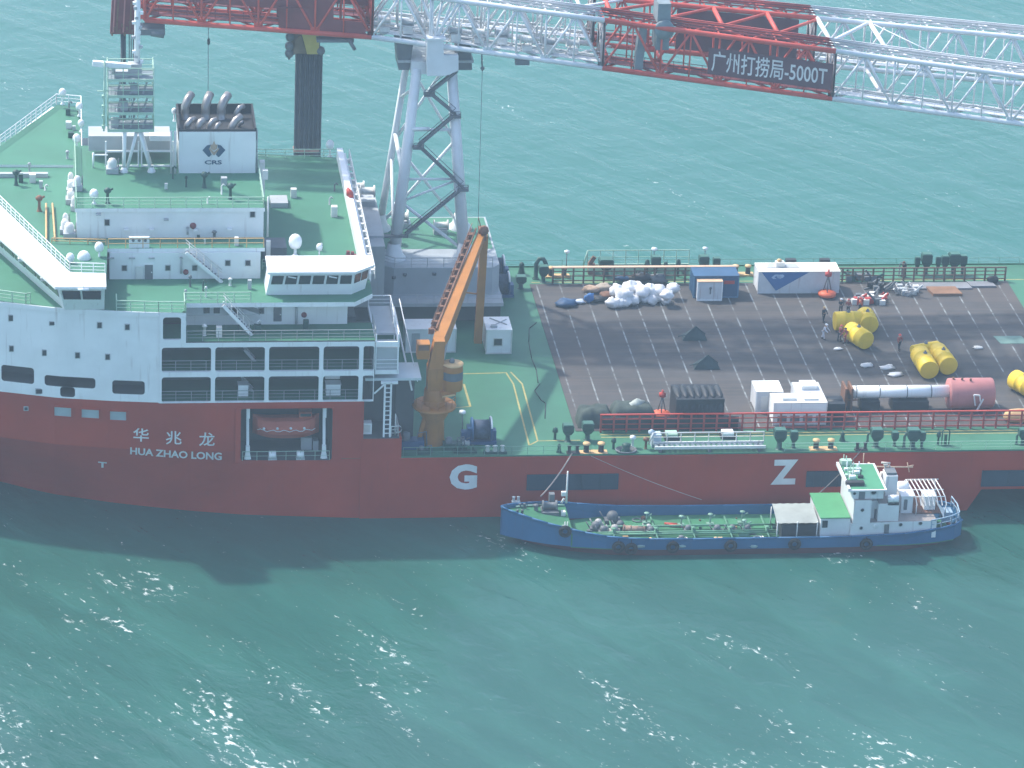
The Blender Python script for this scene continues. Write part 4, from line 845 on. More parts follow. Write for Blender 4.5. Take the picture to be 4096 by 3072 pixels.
# cross frames between the two legs
mb = MB()
for X in (34.9, 40.4): mb.tube(Nn(X, 1, 1), Nf(X, 0, 1), .24, n=8); mb.tube(Nn(X, 1, 0), Nf(X, 0, 0), .2, n=8)
mb.tube(Nn(35.2, 1, 1), Nf(40.2, 0, 1), .2, n=8); mb.tube(Nf(40.6, 0, 1), Nn(45.5, 1, 1), .05, n=6)
mb.build("cross_frame", BOOMW, bo)
mb = MB()
for X in (13, 18.5, 24.2, 29.7): mb.tube(Nn(X, 1, 1), Nf(X, 0, 1), .24, n=8); mb.tube(Nn(X, 1, 1), Nf(X+5.5, 0, 1), .17, n=8); mb.tube(Nn(X, 1, 0), Nf(X, 0, 0), .2, n=8)
mb.build("cross_frame", BOOMR, bo)
mb = MB()
for X in (-8, -2, 4, 10): mb.tube(Nn(X, 1, 1), Nf(X, 0, 1), .2, n=8); mb.tube(Nn(X, 1, 0), Nf(X, 0, 0), .2, n=8); mb.tube(Nn(X, 1, 1), Nf(X+5, 0, 1), .15, n=7); mb.tube(Nn(X, 1, 0), Nf(X+4, 0, 0), .15, n=7)
mb.build("cross_frame", BOOMW, bo)
# fittings in the white section over the rest: winches, sheaves, frames
for k in range(9):
    X = -9.5+k*2.35; m_ = MB(); y = near_y(X)+.9+.5*(k % 3); z = low_z(X)+.5
    m_.box(X-.5, X+.5, y-.4, y+.6, z, z+.5+.25*(k % 2), 0); m_.lathe((X-.7, y+.1, z+1.1), [(.55, 0), (.55, .1), (.3, .12), (.3, 1.2), (.55, 1.22), (.55, 1.3)], 12, 1 if k % 2 else 0, (1, 0, 0))
    m_.tube((X-.9, y, z-.3), (X+1.5, y+1.2, z+2.8), .07, n=5); m_.build("boom_winch", [OFFW, GREY], bo)
mb = MB()
for k, (X, dx) in enumerate(((-4.9, 0), (-4.9, 1.0), (-4.9, 2.0), (-4.9, 3.0), (-4.9, -1.2))): mb.tube(Nn(X, 0, 0)+Vector((.2*k, -.1, .2)), Nn(X+dx, .1, 1)+Vector((0, -.1, 0)), .13, n=6)
mb.build("rest_strut", BOOMW, bo)
# sign board on the near face of the middle red section
p0, p1 = 22.3, 34.6
mb = MB()
def board(u, v, o=0): X = p0+u; return Vector((X, near_y(X)-.36-o, low_z(X)+.95+v))
mb.extr([board(0, 0), board(p1-p0, 0), board(p1-p0, 2.75), board(0, 2.75)], (0, .06, 0)); mb.build("sign_board", PLUM, bo)
mb = MB(); mb.text("\u5e7f\u5dde\u6253\u635e\u5c40-5000T", 2.15, lambda x, z: board(.35+x, .35+z, .03), wid=11.4, bold=.012); mb.build("sign_lettering", LETTER, bo)
mb = MB()
X0, X1 = 20.5, 33.0; mb.extr([Nf(X0, 0, .08)+Vector((0, -.3, 0)), Nf(X1, 0, .08)+Vector((0, -.3, 0)), Nf(X1, 0, .95)+Vector((0, -.3, 0)), Nf(X0, 0, .95)+Vector((0, -.3, 0))], (0, .07, 0)); mb.build("sheeting", PLUM, bo)
mb = MB(); mb.box(17.2, 18.5, near_y(18)+.3, near_y(18)+3.2, low_z(18)+2.6, low_z(18)+7.4); mb.lathe((17.9, near_y(18)+.2, low_z(18)+4.8), [(0, 0), (1.0, .02), (1.0, .3), (0, .32)], 14, 0, (0, -1, 0)); mb.beam((15.6, near_y(16)+1, low_z(16)-.2), (15.9, near_y(16)+1, low_z(16)+4.6), .8, 1.2); mb.build("sheave_block", GRAT, bo)
mb = MB(); X = 4.1; p = Nn(X, 0, 0); mb.box(X-.7, X+.7, p.y-.3, p.y+.5, p.z-.75, p.z-.25); mb.build("boom_floodlight", DGREY, bo)
# head of the boom: plated red section
mb = MB()
for a, b, z0, z1, iy in ((-20.0, -14.6, -.05, 1.0, 0), (-20.0, -14.6, -.05, 1.0, 1), (-14.6, -11.4, -.05, .30, 0), (-30, -20, .45, 1.0, 0), (-33, -20, .3, 1.0, 1), (-14.6, -11, .42, 1, 1)):
    mb.extr([Nn(a, iy, z0), Nn(b, iy, z0), Nn(b, iy, z1), Nn(a, iy, z1)], (0, .12, 0))
mb.box(-20, -14.6, near_y(-17), near_y(-17)+WBM, low_z(-17)+HB*.5, low_z(-17)+HB*.52); mb.build("head_plate", DRED, bo)
mb = MB(); mb.box(-34.2, -31.2, 41.0, 43.2, 34.0, 34.6); mb.tube((-32.6, 41.2, 34.2), (-31.3, 41.2, 34.0), .35, n=10); mb.build("head_fitting", DGREY, bo); mb = MB(); mb.box(-16.2, -12.5, 39.1, 40.2, 33.9, 34.2); mb.tube((-13.0, 39, 34.2), (-12.4, 39, 33.2), .2, n=6); mb.build("head_fitting", DGREY, bo)
# slewing house that carries the boom, aft of the picture
mb = MB(); mb.lathe((86, 33, MAIN), [(8, 0), (8, 12), (6.5, 13), (6.5, 16)], 32); mb.box(78, 95, 24, 42, 22.2, 31, 1); mb.build("slewing_house", [BOOMR, BOOMW], bo)

# main hook block at the boom head and its falls
hk = thing("hook_block", "yellow and brown main hook block drawn up under the red boom head", "hook block", (-17, 44, 31))
def hp(u, v, Y): return Yf(1000+u/4.424, v/4.424, Y)
mb = MB(); mb.extr([hp(*p, 42.5) for p in ((1090, 385), (1215, 490), (1225, 960), (1010, 960), (960, 760), (905, 570))], (0, .5, 0)); mb.build("yellow_cheek", paint("block_yellow", (.50, .42, .10), .6, .1, .6, grime=.3), hk)
mb = MB(); a, b = hp(650, 985, 43.0), hp(1260, 560, 43.0); mb.box(a.x+.4, b.x-.1, 43.02, 44.6, a.z+.2, b.z); mb.extr([hp(*p, 42.7) for p in ((760, 980), (990, 880), (900, 640), (800, 700))], (0, .3, 0)); mb.build("block_body", paint("block_brown", (.17, .13, .08), .7, .2, .8, grime=.3), hk)
mb = MB()
for u, v in ((700, 640), (690, 800), (690, 930), (1250, 880)): mb.lathe(hp(u, v, 43.0), [(0, 0), (.42, .02), (.42, .5), (0, .52)], 12, 0, (0, -1, 0))
mb.tube(hp(690, 960, 42.9), hp(692, 1050, 42.9), .12, n=6); mb.build("sheave", DGREY, hk)
xL, xR = hp(800, 1300, 44).x, hp(1240, 1300, 44).x; rp = thing("hoist_rope", "thick bundle of dark steel wire falls hanging from the hook block", "wire rope", (-16.5, 44, 12.1))
mb = MB()
for k in range(11):
    x = xL+.13+(xR-xL-.26)*k/10
    mb.tube((x, 44+.25*(k % 2), 12.1), (x, 44+.25*(k % 2), 31.6), .15, n=7, m=k % 2)
for k in range(6): mb.tube((xL+.4+.45*k, 44.7, 12.1), (xL+.4+.45*k, 44.7, 31.6), .16, n=6)
mb.build("wire_fall", [ROPE, paint("steel_rope_worn", (.10, .12, .14), .7, .2, 1.2)], rp)
mb = MB(); z = hp(900, 480, 44).z; z = Yp(1, 0, 430, 1308, 43.7).z; mb.box(xL-.05, xR+.05, 43.78, 45.0, z-.1, z+.12); mb.build("lashing_band", paint("rope_lashing", (.34, .22, .18), .8, .2, 2), rp)
ah = thing("auxiliary_hook_block", "dark red plated auxiliary block hanging above the radar mast", "hook block", (-35.4, 44, 33))
a, b = Yp(0, 0, 952, 295, 44), Yp(0, 0, 1165, 0, 44); mb = MB(); mb.extr([(a.x, 44, a.z), (b.x, 44, a.z), (b.x, 44, b.z+3), (a.x+.35, 44, b.z+3)], (0, 1.2, 0)); mb.build("block_plate", DRED, ah)
mb = MB()
for i, x in enumerate((a.x+.3, a.x+.65, a.x+1.3, b.x-.5)): mb.beam((x, 43.95, a.z+.2), (x+.3, 43.95, b.z+2.5), .14, .1, i % 2)
for k in range(9): mb.box(a.x+.1+.25*k, a.x+.28+.25*k, 43.8, 44, a.z-.12+.3*((k*7) % 5), a.z+.2+.3*((k*7) % 5), 1)
mb.build("block_rib", [PINK, RUST], ah)
mb = MB()
for x, r_ in ((a.x+1.2, .16), (a.x+1.45, .13), (b.x-.55, .05), (b.x-.35, .05), (b.x-.1, .09)): mb.tube((x, 44.5, 6.3), (x, 44.5, a.z+.1), r_, n=6)
mb.build("wire_fall", ROPE, ah)
p = Yp(0, 0, 1800, 195, 43.5); q = Yp(0, 0, 1803, 365, 43.5); e = Yp(0, 0, 1815, 790, 43.5)
hl = thing("whip_line", "thin whip wire with small weight hanging beside the funnel", "wire rope", q)
mb = MB(); mb.tube((p.x, 43.5, 36), (q.x, 43.5, 20), .035, n=5); mb.build("wire", DGREY, hl); mb = MB(); mb.lathe((q.x, 43.5, q.z-.3), [(0, 0), (.14, .1), (.14, .6), (0, .8)], 8); mb.build("ball_weight", BLACK, hl)

# ---------------------------------------------------------------- orange deck crane
cr = thing("deck_crane", "rusty orange knuckle boom deck crane standing by the ship's near edge", "crane", (-7.1, 3.5, MAIN))
mb = MB(); mb.lathe((-7.1, 3.5, MAIN), [(1.15, 0), (1.05, .5), (1.0, 2.4), (1.35, 3.0), (1.35, 3.4)], 18); mb.beam((-8.6, 3.0, MAIN), (-7.9, 3.2, 9.3), .35, .5); mb.build("pedestal", ORANGE, cr)
mb = MB(); mb.lathe((-7.1, 3.5, 9.55), [(0, 0), (1.2, .02), (2.05, .35), (2.1, .5), (2.0, .62), (1.1, .66), (0, .66)], 26); mb.rail([(-7.1+2*math.cos(t*.4), 3.5+2*math.sin(t*.4), 10.2) for t in range(9, 16)], .9, .03, 2, 1); mb.build("slew_platform", ORANGE, cr)
mb = MB(); mb.lathe((-7.1, 3.5, 10.2), [(1.05, 0), (1.0, 1.4), (.85, 1.6)], 16); mb.prism([(-7.85, 2.8), (-6.35, 2.8), (-6.35, 4.3), (-7.85, 4.3)], 11.7, 14.0); mb.hexa([(-7.8, 2.85, 14), (-6.4, 2.85, 14), (-6.4, 4.2, 14), (-7.8, 4.2, 14), (-7.3, 3.2, 16.6), (-6.3, 3.2, 16.6), (-6.3, 4.4, 16.6), (-7.3, 4.4, 16.6)]); mb.build("slew_column", ORANGE, cr)
mb = MB(); mb.box(-8.9, -7.7, 3.0, 4.2, 14.9, 16.4, 0); mb.box(-8.8, -7.8, 2.97, 3.0, 15.8, 16.3, 1); mb.build("winch_housing", [ORANGE, RUST], cr)
mb = MB(); mb.lathe((-5.5, 3.2, 11.8), [(.95, 0), (1.0, .1), (.95, 2.3), (.9, 2.5)], 14, 0); mb.lathe((-5.5, 3.2, 14.3), [(1.0, 0), (1.0, .12), (0, .2)], 14, 1); mb.ball((-5.6, 3.2, 14.65), .28, 8, 2); mb.lathe((-5.5, 3.2, 12.9), [(.99, 0), (.985, .8)], 14, 2); mb.box(-6.6, -5.2, 2.4, 3.6, 11.5, 11.8, 0); mb.tube((-6.5, 2.2, 11.4), (-5.3, 2.2, 11.6), .09, n=6, m=1); mb.build("operator_cab", [ORANGE, TAN, DGREY], cr)
B0, B1 = Vector((-6.9, 3.9, 16.0)), Vector((-.55, 26, 18.25))
mb = MB(); d = (B1-B0).normalized(); sdv = d.cross(Vector((0, 0, 1))).normalized(); upd = sdv.cross(d)
def bs(t, w_, h): c_ = B0.lerp(B1, t); return [c_-sdv*w_-upd*h, c_+sdv*w_-upd*h, c_+sdv*w_+upd*h, c_-sdv*w_+upd*h]
for (ta, wa, ha), (tb, wb, hb) in zip([(0, .5, .5), (.12, .62, .75), (.6, .5, .6)], [(.12, .62, .75), (.6, .5, .6), (1, .35, .42)]): mb.hexa(bs(ta, wa, ha)+bs(tb, wb, hb))
mb.build("main_boom", ORANGE, cr)
mb = MB()
for t in range(22):
    c_ = B0.lerp(B1, .08+t*.042)-sdv*.95+upd*.3; mb.tube(c_, c_+Vector((0, 0, 1.0)), .035, n=4); mb.box(c_.x-.1, c_.x+.2, c_.y-.3, c_.y+.3, c_.z-.05, c_.z+.12)
a, b = B0.lerp(B1, .06)-sdv*.95+upd*.3, B0.lerp(B1, 1)-sdv*.95+upd*.3
for z in (.5, 1.0): mb.tube(a+Vector((0, 0, z)), b+Vector((0, 0, z)), .04, n=4)
mb.beam(a, b, .5, .06); mb.beam(a+Vector((.5, 0, .5)), b+Vector((.4, 0, .4)), .14, .22)
for k in range(14): c_ = a.lerp(b, k/14); mb.box(c_.x-.2, c_.x+.3, c_.y-.15, c_.y+.2, c_.z+.1, c_.z+.55)
mb.build("boom_walkway", RUST, cr)
mb = MB(); mb.hexa([(-.85, 25.6, 17.9), (-.1, 25.6, 17.9), (-.1, 26.4, 17.9), (-.85, 26.4, 17.9), (-.85, 25.6, 19.2), (-.2, 25.6, 19.2), (-.2, 26.4, 19.2), (-.85, 26.4, 19.2)]); mb.lathe((-.4, 25.5, 19.1), [(0, 0), (.5, .02), (.5, .3), (0, .32)], 12, 0, (0, -1, 0)); mb.tube((-.6, 26, 19.1), (-.9, 26, 20.2), .05, n=5); mb.build("knuckle_head", RUST, cr)
mb = MB(); mb.beam((-.25, 26.1, 18.3), (-.5, 26.0, 6.9), .75, .7); mb.beam((-.75, 26.3, 17.2), (-3.6, 25.2, 11.0), .16, .2); mb.beam((-.55, 26.2, 12), (-3.2, 25.6, 12.6), .14, .14); mb.build("outer_boom", ORANGE, cr)
mb = MB(); mb.tube(B0+Vector((.4, -.1, -2.2)), B0.lerp(B1, .3)-upd*.5, .18, n=8); mb.build("luffing_cylinder", STEEL, cr)
mb = MB(); mb.poly([(x, y, 11.97) for x, y in [(-80, 24)]+[(x, lerp(y_top, x)+5.7) for x in (-65, -55, -42, -33, -14.3)]+[(-14.3, 47.9), (-33, 47.8), (-42, 46), (-55, 42), (-65, 38)]]); mb.build("forecastle_deck", DECKG, ship)
mb = MB(); mb.box(-14.3, -13.2, 5.7, 47.8, 6.3, 11.9); mb.box(-30, -14.4, 7, 40.5, 12, 17.6); mb.build("inner_bulkhead", DARKIN, ship)

# ---------------------------------------------------------------- deck gear: fences, ventilators, bollards, winches
ZD = MAIN+.065
def fence(name, label, x0, x1, Y, h, n, step, mat, capmat, wide):
    o = thing(name, label, "fence", ((x0+x1)/2, Y, MAIN))
    k = round((x1-x0)/step); first = None
    for i in range(k+1):
        x = x0+(x1-x0)*i/k
        if first is None: m_ = MB(); m_.box(x-.09, x+.09, Y-.07, Y+.07, MAIN, MAIN+h); first = m_.build("post", mat, o)
        else: c_ = dup(first, o); c_.location = (x-x0, 0, 0)
    m_ = MB()
    for j in range(n): z = MAIN+h*(j+.6)/(n+.4); m_.box(x0, x1, Y-.035, Y+.035, z-.05, z+.05)
    m_.build("rail", mat, o); m_ = MB(); m_.box(x0-.1, x1+.1, Y-wide, Y+wide, MAIN+h, MAIN+h+.12); m_.build("cap_rail", capmat, o)
    return o
FENR = paint("fence_brown", (.16, .10, .075), .75, .2, .8, grime=.3); REDF = paint("fence_red", (.36, .06, .05), .6, .12, .7, grime=.25)
fence("deck_fence", "rusty brown post and rail fence with a broad tan cap behind the white sacks", 9.2, 28.5, 43.3, 1.75, 3, 1.1, FENR, PINKROD, .22)
fence("deck_fence", "rusty brown post and rail fence running along the far edge beside the big white container", 38.8, 57.4, 43.3, 1.45, 3, 1.1, FENR, FENR, .07)
fence("deck_fence", "red post and rail fence along the near edge of the work deck", 9.1, 57.5, 5.35, 1.75, 3, 1.25, REDF, RED, .1)
mb = MB(); mb.box(9.3, 22.4, 5.45, 5.55, MAIN+.06, MAIN+1.45); single(mb, "fence_sheeting", BTARP, "black sheeting hung inside the red fence below the tarpaulins", "sheeting")

def vent(label, base, h, wd, kind=0, cat="ventilator", grp="dark green deck ventilators"):
    o = thing("deck_ventilator", label, cat, base, grp); x, y, z = base; m_ = MB()
    s = wd/2
    if kind == 0:      # trunk that widens to a boxed head
        m_.lathe(base, [(s*.75, 0), (s*.45, .06), (s*.42, h*.45)], 10); m_.hexa([(x-s*.55, y-s*.5, z+h*.40), (x+s*.55, y-s*.5, z+h*.40), (x+s*.55, y+s*.5, z+h*.40), (x-s*.55, y+s*.5, z+h*.40), (x-s, y-s*.8, z+h*.62), (x+s, y-s*.8, z+h*.62), (x+s, y+s*.8, z+h*.62), (x-s, y+s*.8, z+h*.62)]); m_.box(x-s, x+s, y-s*.8, y+s*.8, z+h*.621, z+h*.95); m_.build("trunk", VENTG, o)
        w_ = MB(); w_.box(x-s*.85, x+s*.85, y-s*.7, y+s*.7, z+h*.95, z+h); w_.build("cap", VCAP, o)
    elif kind == 1:    # mushroom
        m_.lathe(base, [(s*.6, 0), (s*.5, .08), (s*.45, h*.55), (s*.95, h*.6), (s, h*.72), (s*.7, h*.92), (0, h)], 12); m_.build("trunk", VENTG, o)
    elif kind == 2:    # gooseneck
        m_.bent([(x, y, z), (x, y, z+h*.7), (x+.12*h, y, z+h*.93), (x+.3*h, y, z+h*.93), (x+.42*h, y, z+h*.7), (x+.42*h, y, z+h*.55)], s*.42, 10); m_.lathe(base, [(s*.7, 0), (s*.6, .1)], 10); m_.build("trunk", VENTG, o)
    else:              # cone shaped bollard
        m_.lathe(base, [(s*1.1, 0), (s*.9, h*.15), (s*.55, h*.6), (s*.75, h*.75), (s*.3, h), (0, h)], 12); m_.build("trunk", VENTG, o)
    return o
def base_far(c, r, u, vt, Y): p = Yp(c, r, u, vt, Y); return Vector((p.x, Y, MAIN)), p.z-MAIN
near_v = [  # panel col,row,u,v_top,v_base,width,kind,label
 (2, 2, 370, 372, 478, .55, 1, "slim dark green ventilator leftmost beside the end of the yellow lines"),
 (2, 2, 480, 345, 492, 1.05, 0, "square headed dark ventilator on the near deck before the olive tarpaulin"),
 (2, 2, 650, 330, 482, 1.1, 0, "square headed dark ventilator at the left end of the red fence"),
 (2, 2, 875, 462, 560, .5, 1, "thin dark mushroom ventilator right of the left orange bollard pair"),
 (3, 2, 95, 385, 560, 1.15, 0, "tall boxed ventilator in front of the paired white cabins"),
 (3, 2, 217, 405, 550, .75, 0, "narrower boxed ventilator just right of the tall one near the white cabins"),
 (3, 2, 930, 382, 545, 1.15, 0, "wide boxed ventilator below the left part of the long white column"),
 (3, 2, 858, 420, 500, .5, 2, "gooseneck pipe touching the wide boxed ventilator under the white column"),
 (3, 2, 1090, 412, 535, .65, 0, "lone narrow ventilator between two clusters on the near deck"),
 (3, 2, 1245, 385, 555, 1.2, 0, "middle and tallest ventilator of the cluster of three"),
 (3, 2, 1172, 412, 550, .6, 2, "left gooseneck of the cluster of three ventilators"),
 (3, 2, 1325, 412, 552, .6, 0, "right slim ventilator of the cluster of three"),
 (3, 2, 1468, 405, 525, .45, 1, "thin mushroom vent beside the bare pipe hoop on the near deck"),
 (3, 2, 2145, 420, 520, .5, 2, "gooseneck next to the last ventilator at the photo's right edge"),
 (3, 2, 2200, 385, 525, 1.0, 0, "boxed ventilator cut by the right edge of the photo"),
 (3, 2, 640, 415, 490, .6, 3, "low dark cone between orange bollards and wide ventilator"),
 (2, 2, 405, 515, 590, .5, 3, "low dark cone at the ship's side left of the orange bollards"),
]
for c, r, u, vt, vb, wd, kd, lb_ in near_v:
    p = Zp(c, r, u, vb, MAIN); t = Yp(c, r, u, vt, p.y); vent(lb_, p, t.z-MAIN, wd, kd)
far_v = [
 (2, 1, 85, 605, 46.0, .8, 3, "dark cone at the far edge, leftmost of the far fittings"),
 (2, 1, 80, 722, 42.0, 1.05, 0, "boxed ventilator on green deck just left of the work deck's far corner"),
 (2, 1, 212, 565, 44.6, 1.1, 2, "big gooseneck vent behind the far left corner of the work deck"),
 (2, 1, 275, 635, 43.6, 1.0, 0, "boxed ventilator touching the big gooseneck at the work deck corner"),
 (2, 1, 815, 572, 45.4, 1.5, 0, "broad low ventilator below the left end of the stowed far gangway"),
 (2, 1, 1170, 580, 45.4, .6, 1, "small mushroom vent below the middle of the stowed far gangway"),
 (2, 1, 1245, 552, 45.4, 1.0, 0, "boxed ventilator standing against the right half of the far gangway"),
 (2, 1, 1330, 598, 45.4, .5, 1, "stumpy vent right of the boxed one by the far gangway"),
 (2, 1, 1440, 575, 45.0, .55, 1, "slim round topped vent past the end of the far gangway"),
 (2, 1, 1660, 548, 45.4, 1.05, 0, "large square ventilator directly behind the blue container"),
 (2, 1, 1770, 566, 45.4, .75, 0, "narrow ventilator behind the blue container's right half"),
 (3, 1, 1295, 560, 45.2, .55, 0, "first slim vent of the row of six on the far side"),
 (3, 1, 1375, 528, 45.2, 1.1, 0, "tall wide vent, second of the row of six on the far side"),
 (3, 1, 1475, 558, 45.2, .5, 0, "small vent, third of the row of six on the far side"),
 (3, 1, 1535, 548, 45.2, .75, 0, "medium vent, fourth of the row of six on the far side"),
 (3, 1, 1615, 526, 45.2, 1.2, 0, "widest vent, fifth of the row of six on the far side"),
 (3, 1, 1692, 545, 45.2, .75, 0, "last vent at the right of the row of six on the far side"),
]
for c, r, u, vt, Y, wd, kd, lb_ in far_v:
    b, h = base_far(c, r, u, vt, Y); vent(lb_, b, max(h, .6), wd, kd)
def bollards(label, a, b):
    a, b = Vector(a), Vector(b); mid = (a+b)/2; o = thing("mooring_bollard", label, "bollard", mid, "twin mooring bollards")
    m_ = MB(); m_.box(a.x-.6, b.x+.6, mid.y-.45, mid.y+.45, MAIN+.004, MAIN+.16); m_.build("base_plate", TAN, o)
    for p in (a, b):
        m_ = MB(); m_.lathe((p.x, mid.y, MAIN+.16), [(.28, 0), (.25, .62), (.34, .74), (.34, .86), (.1, .9), (0, .9)], 12); q = m_.build("post", BLACK, o)
        m_ = MB(); m_.lathe((p.x, mid.y, MAIN+1.04), [(.35, -.10), (.35, .04), (0, .08)], 12); m_.build("cap", TAN, q)
for lb_, c, r, u0, u1, v in (("twin black bollards with orange caps at the near edge by the mooring line", 2, 2, 640, 768, 598), ("twin black bollards with tan caps on the near deck above the letter Z", 3, 2, 412, 540, 568)):
    bollards(lb_, Zp(c, r, u0, v, MAIN), Zp(c, r, u1, v, MAIN))
for lb_, u0, u1, v, Y in (("twin bollards with tan caps behind the far left end of the fence", 342, 455, 578, 45.2), ("twin bollards between the blue and big white containers", 1938, 2045, 582, 45.4)):
    p, q = Yp(2, 1, u0, v, Y), Yp(2, 1, u1, v, Y); bollards(lb_, (p.x, Y, MAIN), (q.x, Y, MAIN))
p = Zp(3, 1, 720, 640, MAIN); bollards("twin bollards with pale caps just right of the big white container", (37.9, 45.4, MAIN), (39.4, 45.4, MAIN))
# fairlead rollers at the near edge
for lb_, c, r, u, v in (("black roller fairlead where the left mooring line leaves the ship", 2, 2, 525, 598), ("black roller fairlead above the small ship's wheelhouse", 3, 2, 805, 582)):
    p = Zp(c, r, u, v, MAIN); o = thing("fairlead", lb_, "fairlead", p); m_ = MB(); m_.box(p.x-.6, p.x+.6, .05, .75, MAIN, MAIN+.22); m_.build("base", BLACK, o)
    for dx in (-.38, .38): m_ = MB(); m_.lathe((p.x+dx, .4, MAIN+.22), [(.2, 0), (.15, .1), (.15, .55), (.22, .62), (0, .66)], 10); m_.build("roller", BLACK, o)
# capstans, hose heap and lamps along the near edge
for lb_, c, r, u, v, k in (("small dark capstan with coiled hose right of the orange bollards", 2, 2, 985, 590, 1.0), ("white capped hydrant post by the coiled hose", 2, 2, 1040, 545, .8), ("rusty red valve post left of the near gangway", 2, 2, 1155, 560, .8)):
    p = Zp(c, r, u, v, MAIN); o = thing("capstan" if k == 1 else "valve_post", lb_, "deck fitting", p); m_ = MB()
    if k == 1:
        m_.lathe(p, [(.55, 0), (.5, .15), (.3, .4), (.45, .8), (.2, .95), (0, .95)], 12); m_.build("drum", VENTG, o); w_ = MB()
        for t in range(4): w_.bent([p+Vector(((.7+.1*t)*math.cos(s*.5), (.5+.1*t)*math.sin(s*.5), .1+.06*t)) for s in range(14)], .07, 6)
        w_.build("hose", DGREY, o)
    else: m_.lathe(p, [(.16, 0), (.12, .1), (.12, .8), (.28, .85), (.3, 1.1), (0, 1.25)], 9); m_.build("post", WHITE if "white" in lb_ else RUST, o)
# pipe hoops
for lb_, c, r, u, v, mat_ in (("bare dark pipe hoop standing right of the three ventilators", 3, 2, 1530, 525, VENTG), ("grey twin legged frame behind the far fence, right of the container", 3, 1, 1165, 655, DGREY)):
    p = Zp(c, r, u, v, MAIN) if r == 2 else Vector((Yp(c, r, u, v, 44.6).x, 44.6, MAIN)); mb = MB()
    mb.bent([p+Vector((-.35, 0, 0)), p+Vector((-.35, 0, 1.4)), p+Vector((-.2, 0, 1.6)), p+Vector((.2, 0, 1.6)), p+Vector((.35, 0, 1.4)), p+Vector((.35, 0, 0))], .07, 6); mb.box(p.x-.12, p.x+.12, p.y-.1, p.y+.1, p.z, p.z+1.1)
    single(mb, "pipe_hoop", mat_, lb_, "deck fitting")
# lamp posts
for lb_, c, r, u, vt, Y in (("white deck lamp on thin post among the crane's yellow lines", 1, 2, 1783, 250, None), ("white floodlight on post at the far edge behind the twin bollards", 2, 1, 475, 525, 46.6), ("white disc lamp above the far stowed gangway", 2, 1, 1230, 500, 46.8), ("white lamp above the large square ventilator", 2, 1, 1670, 497, 46.8)):
    if Y is None: p = Zp(c, r, 1785, 470, MAIN); t = Yp(c, r, u, vt, p.y)
    else: t = Yp(c, r, u, vt, Y); p = Vector((t.x, Y, MAIN))
    o = thing("deck_lamp", lb_, "lamp", p); m_ = MB(); m_.tube(p, t, .05, n=6); m_.build("post", DGREY, o); m_ = MB(); m_.lathe(t, [(.0, -.1), (.34 if "disc" in lb_ or Y is None else .25, 0), (.3, .2), (0, .32)], 12); m_.build("lamp_head", WHITE, o)
# stowed gangways
def gangway(label, x0, x1, Y, z, mat, rz):
    o = thing("gangway", label, "gangway", ((x0+x1)/2, Y, MAIN)); m_ = MB()
    for y in (Y-.55, Y+.55): m_.box(x0, x1, y-.06, y+.06, z, z+.28)
    m_.build("stringer", mat, o); m_ = MB()
    n = int((x1-x0)/.5)
    for k in range(n): m_.box(x0+k*.5+.1, x0+k*.5+.4, Y-.49, Y+.49, z+.08, z+.14)
    m_.build("tread", GRAT, o); m_ = MB(); m_.rail([(x0, Y+.6, z+.28), (x1, Y+.6, z+.28)], rz, .05, 2, 1.3); m_.tube((x0-.4, Y+.6, z), (x0, Y+.6, z+.28+rz), .08, n=6); m_.build("handrail", mat, o)
    m_ = MB()
    for x in (x0+.6, x1-.6, (x0+x1)/2): m_.box(x-.12, x+.12, Y-.5, Y+.5, MAIN, z)
    m_.build("stool", DGREY, o); return o
a, b = Zp(2, 2, 1225, 585, MAIN), Zp(2, 2, 2190, 590, MAIN); gangway("pale aluminium gangway stowed along the near edge below the black tarpaulin", a.x, b.x, .95, MAIN+.4, OFFW, .9)
a, b = Yp(2, 1, 660, 560, 46.2), Yp(2, 1, 1540, 545, 46.2); gangway("pale green gangway stowed along the far edge behind the white sacks", a.x, b.x, 46.2, MAIN+.5, PALEG, 1.5)
for lb_, u, v, Y in (("rusty hoist at the left end of the far gangway", 690, 560, 46.0),):
    p = Yp(2, 1, u, v, Y); mb = MB(); mb.box(p.x-.35, p.x+.35, Y-.3, Y+.3, MAIN, MAIN+1.1); mb.beam((p.x-.2, Y, MAIN+1.1), (p.x+.3, Y, MAIN+1.9), .3, .4); mb.lathe((p.x+.2, Y-.4, MAIN+.8), [(0, 0), (.3, .02), (.3, .8), (0, .82)], 10, 0, (0, 1, 0)); single(mb, "hoist", RUST, lb_, "hoist")
mb = MB(); p = Yp(2, 2, 1255, 540, 2); mb.box(p.x-.6, p.x+.3, 1.7, 2.6, MAIN, MAIN+1.3); mb.lathe((p.x-.6, 2.1, MAIN+1.3), [(.3, 0), (.35, .2), (0, .45)], 9); single(mb, "hose_box", paint("pale_blue_box", (.42, .52, .60), .6, .1, .6, grime=.2), "pale blue hose box at the left end of the near gangway", "box")
for lb_, c, r, u, v in (("flat dark pallet with pale green lid on the near deck behind the gangway", 2, 2, 1375, 470), ("white lidded box on the near deck beside the right end of the gangway", 2, 2, 1860, 460)):
    p = Zp(c, r, u, v, MAIN); o = thing("deck_box", lb_, "box", p); m_ = MB(); m_.box(p.x-.7, p.x+.7, p.y-.5, p.y+.5, MAIN, MAIN+.35); m_.build("body", BLACK, o); m_ = MB(); m_.box(p.x-.55, p.x+.55, p.y-.45, p.y+.55, MAIN+.35, MAIN+.62); m_.build("lid", WHITE if "white" in lb_ else PALEG, o)
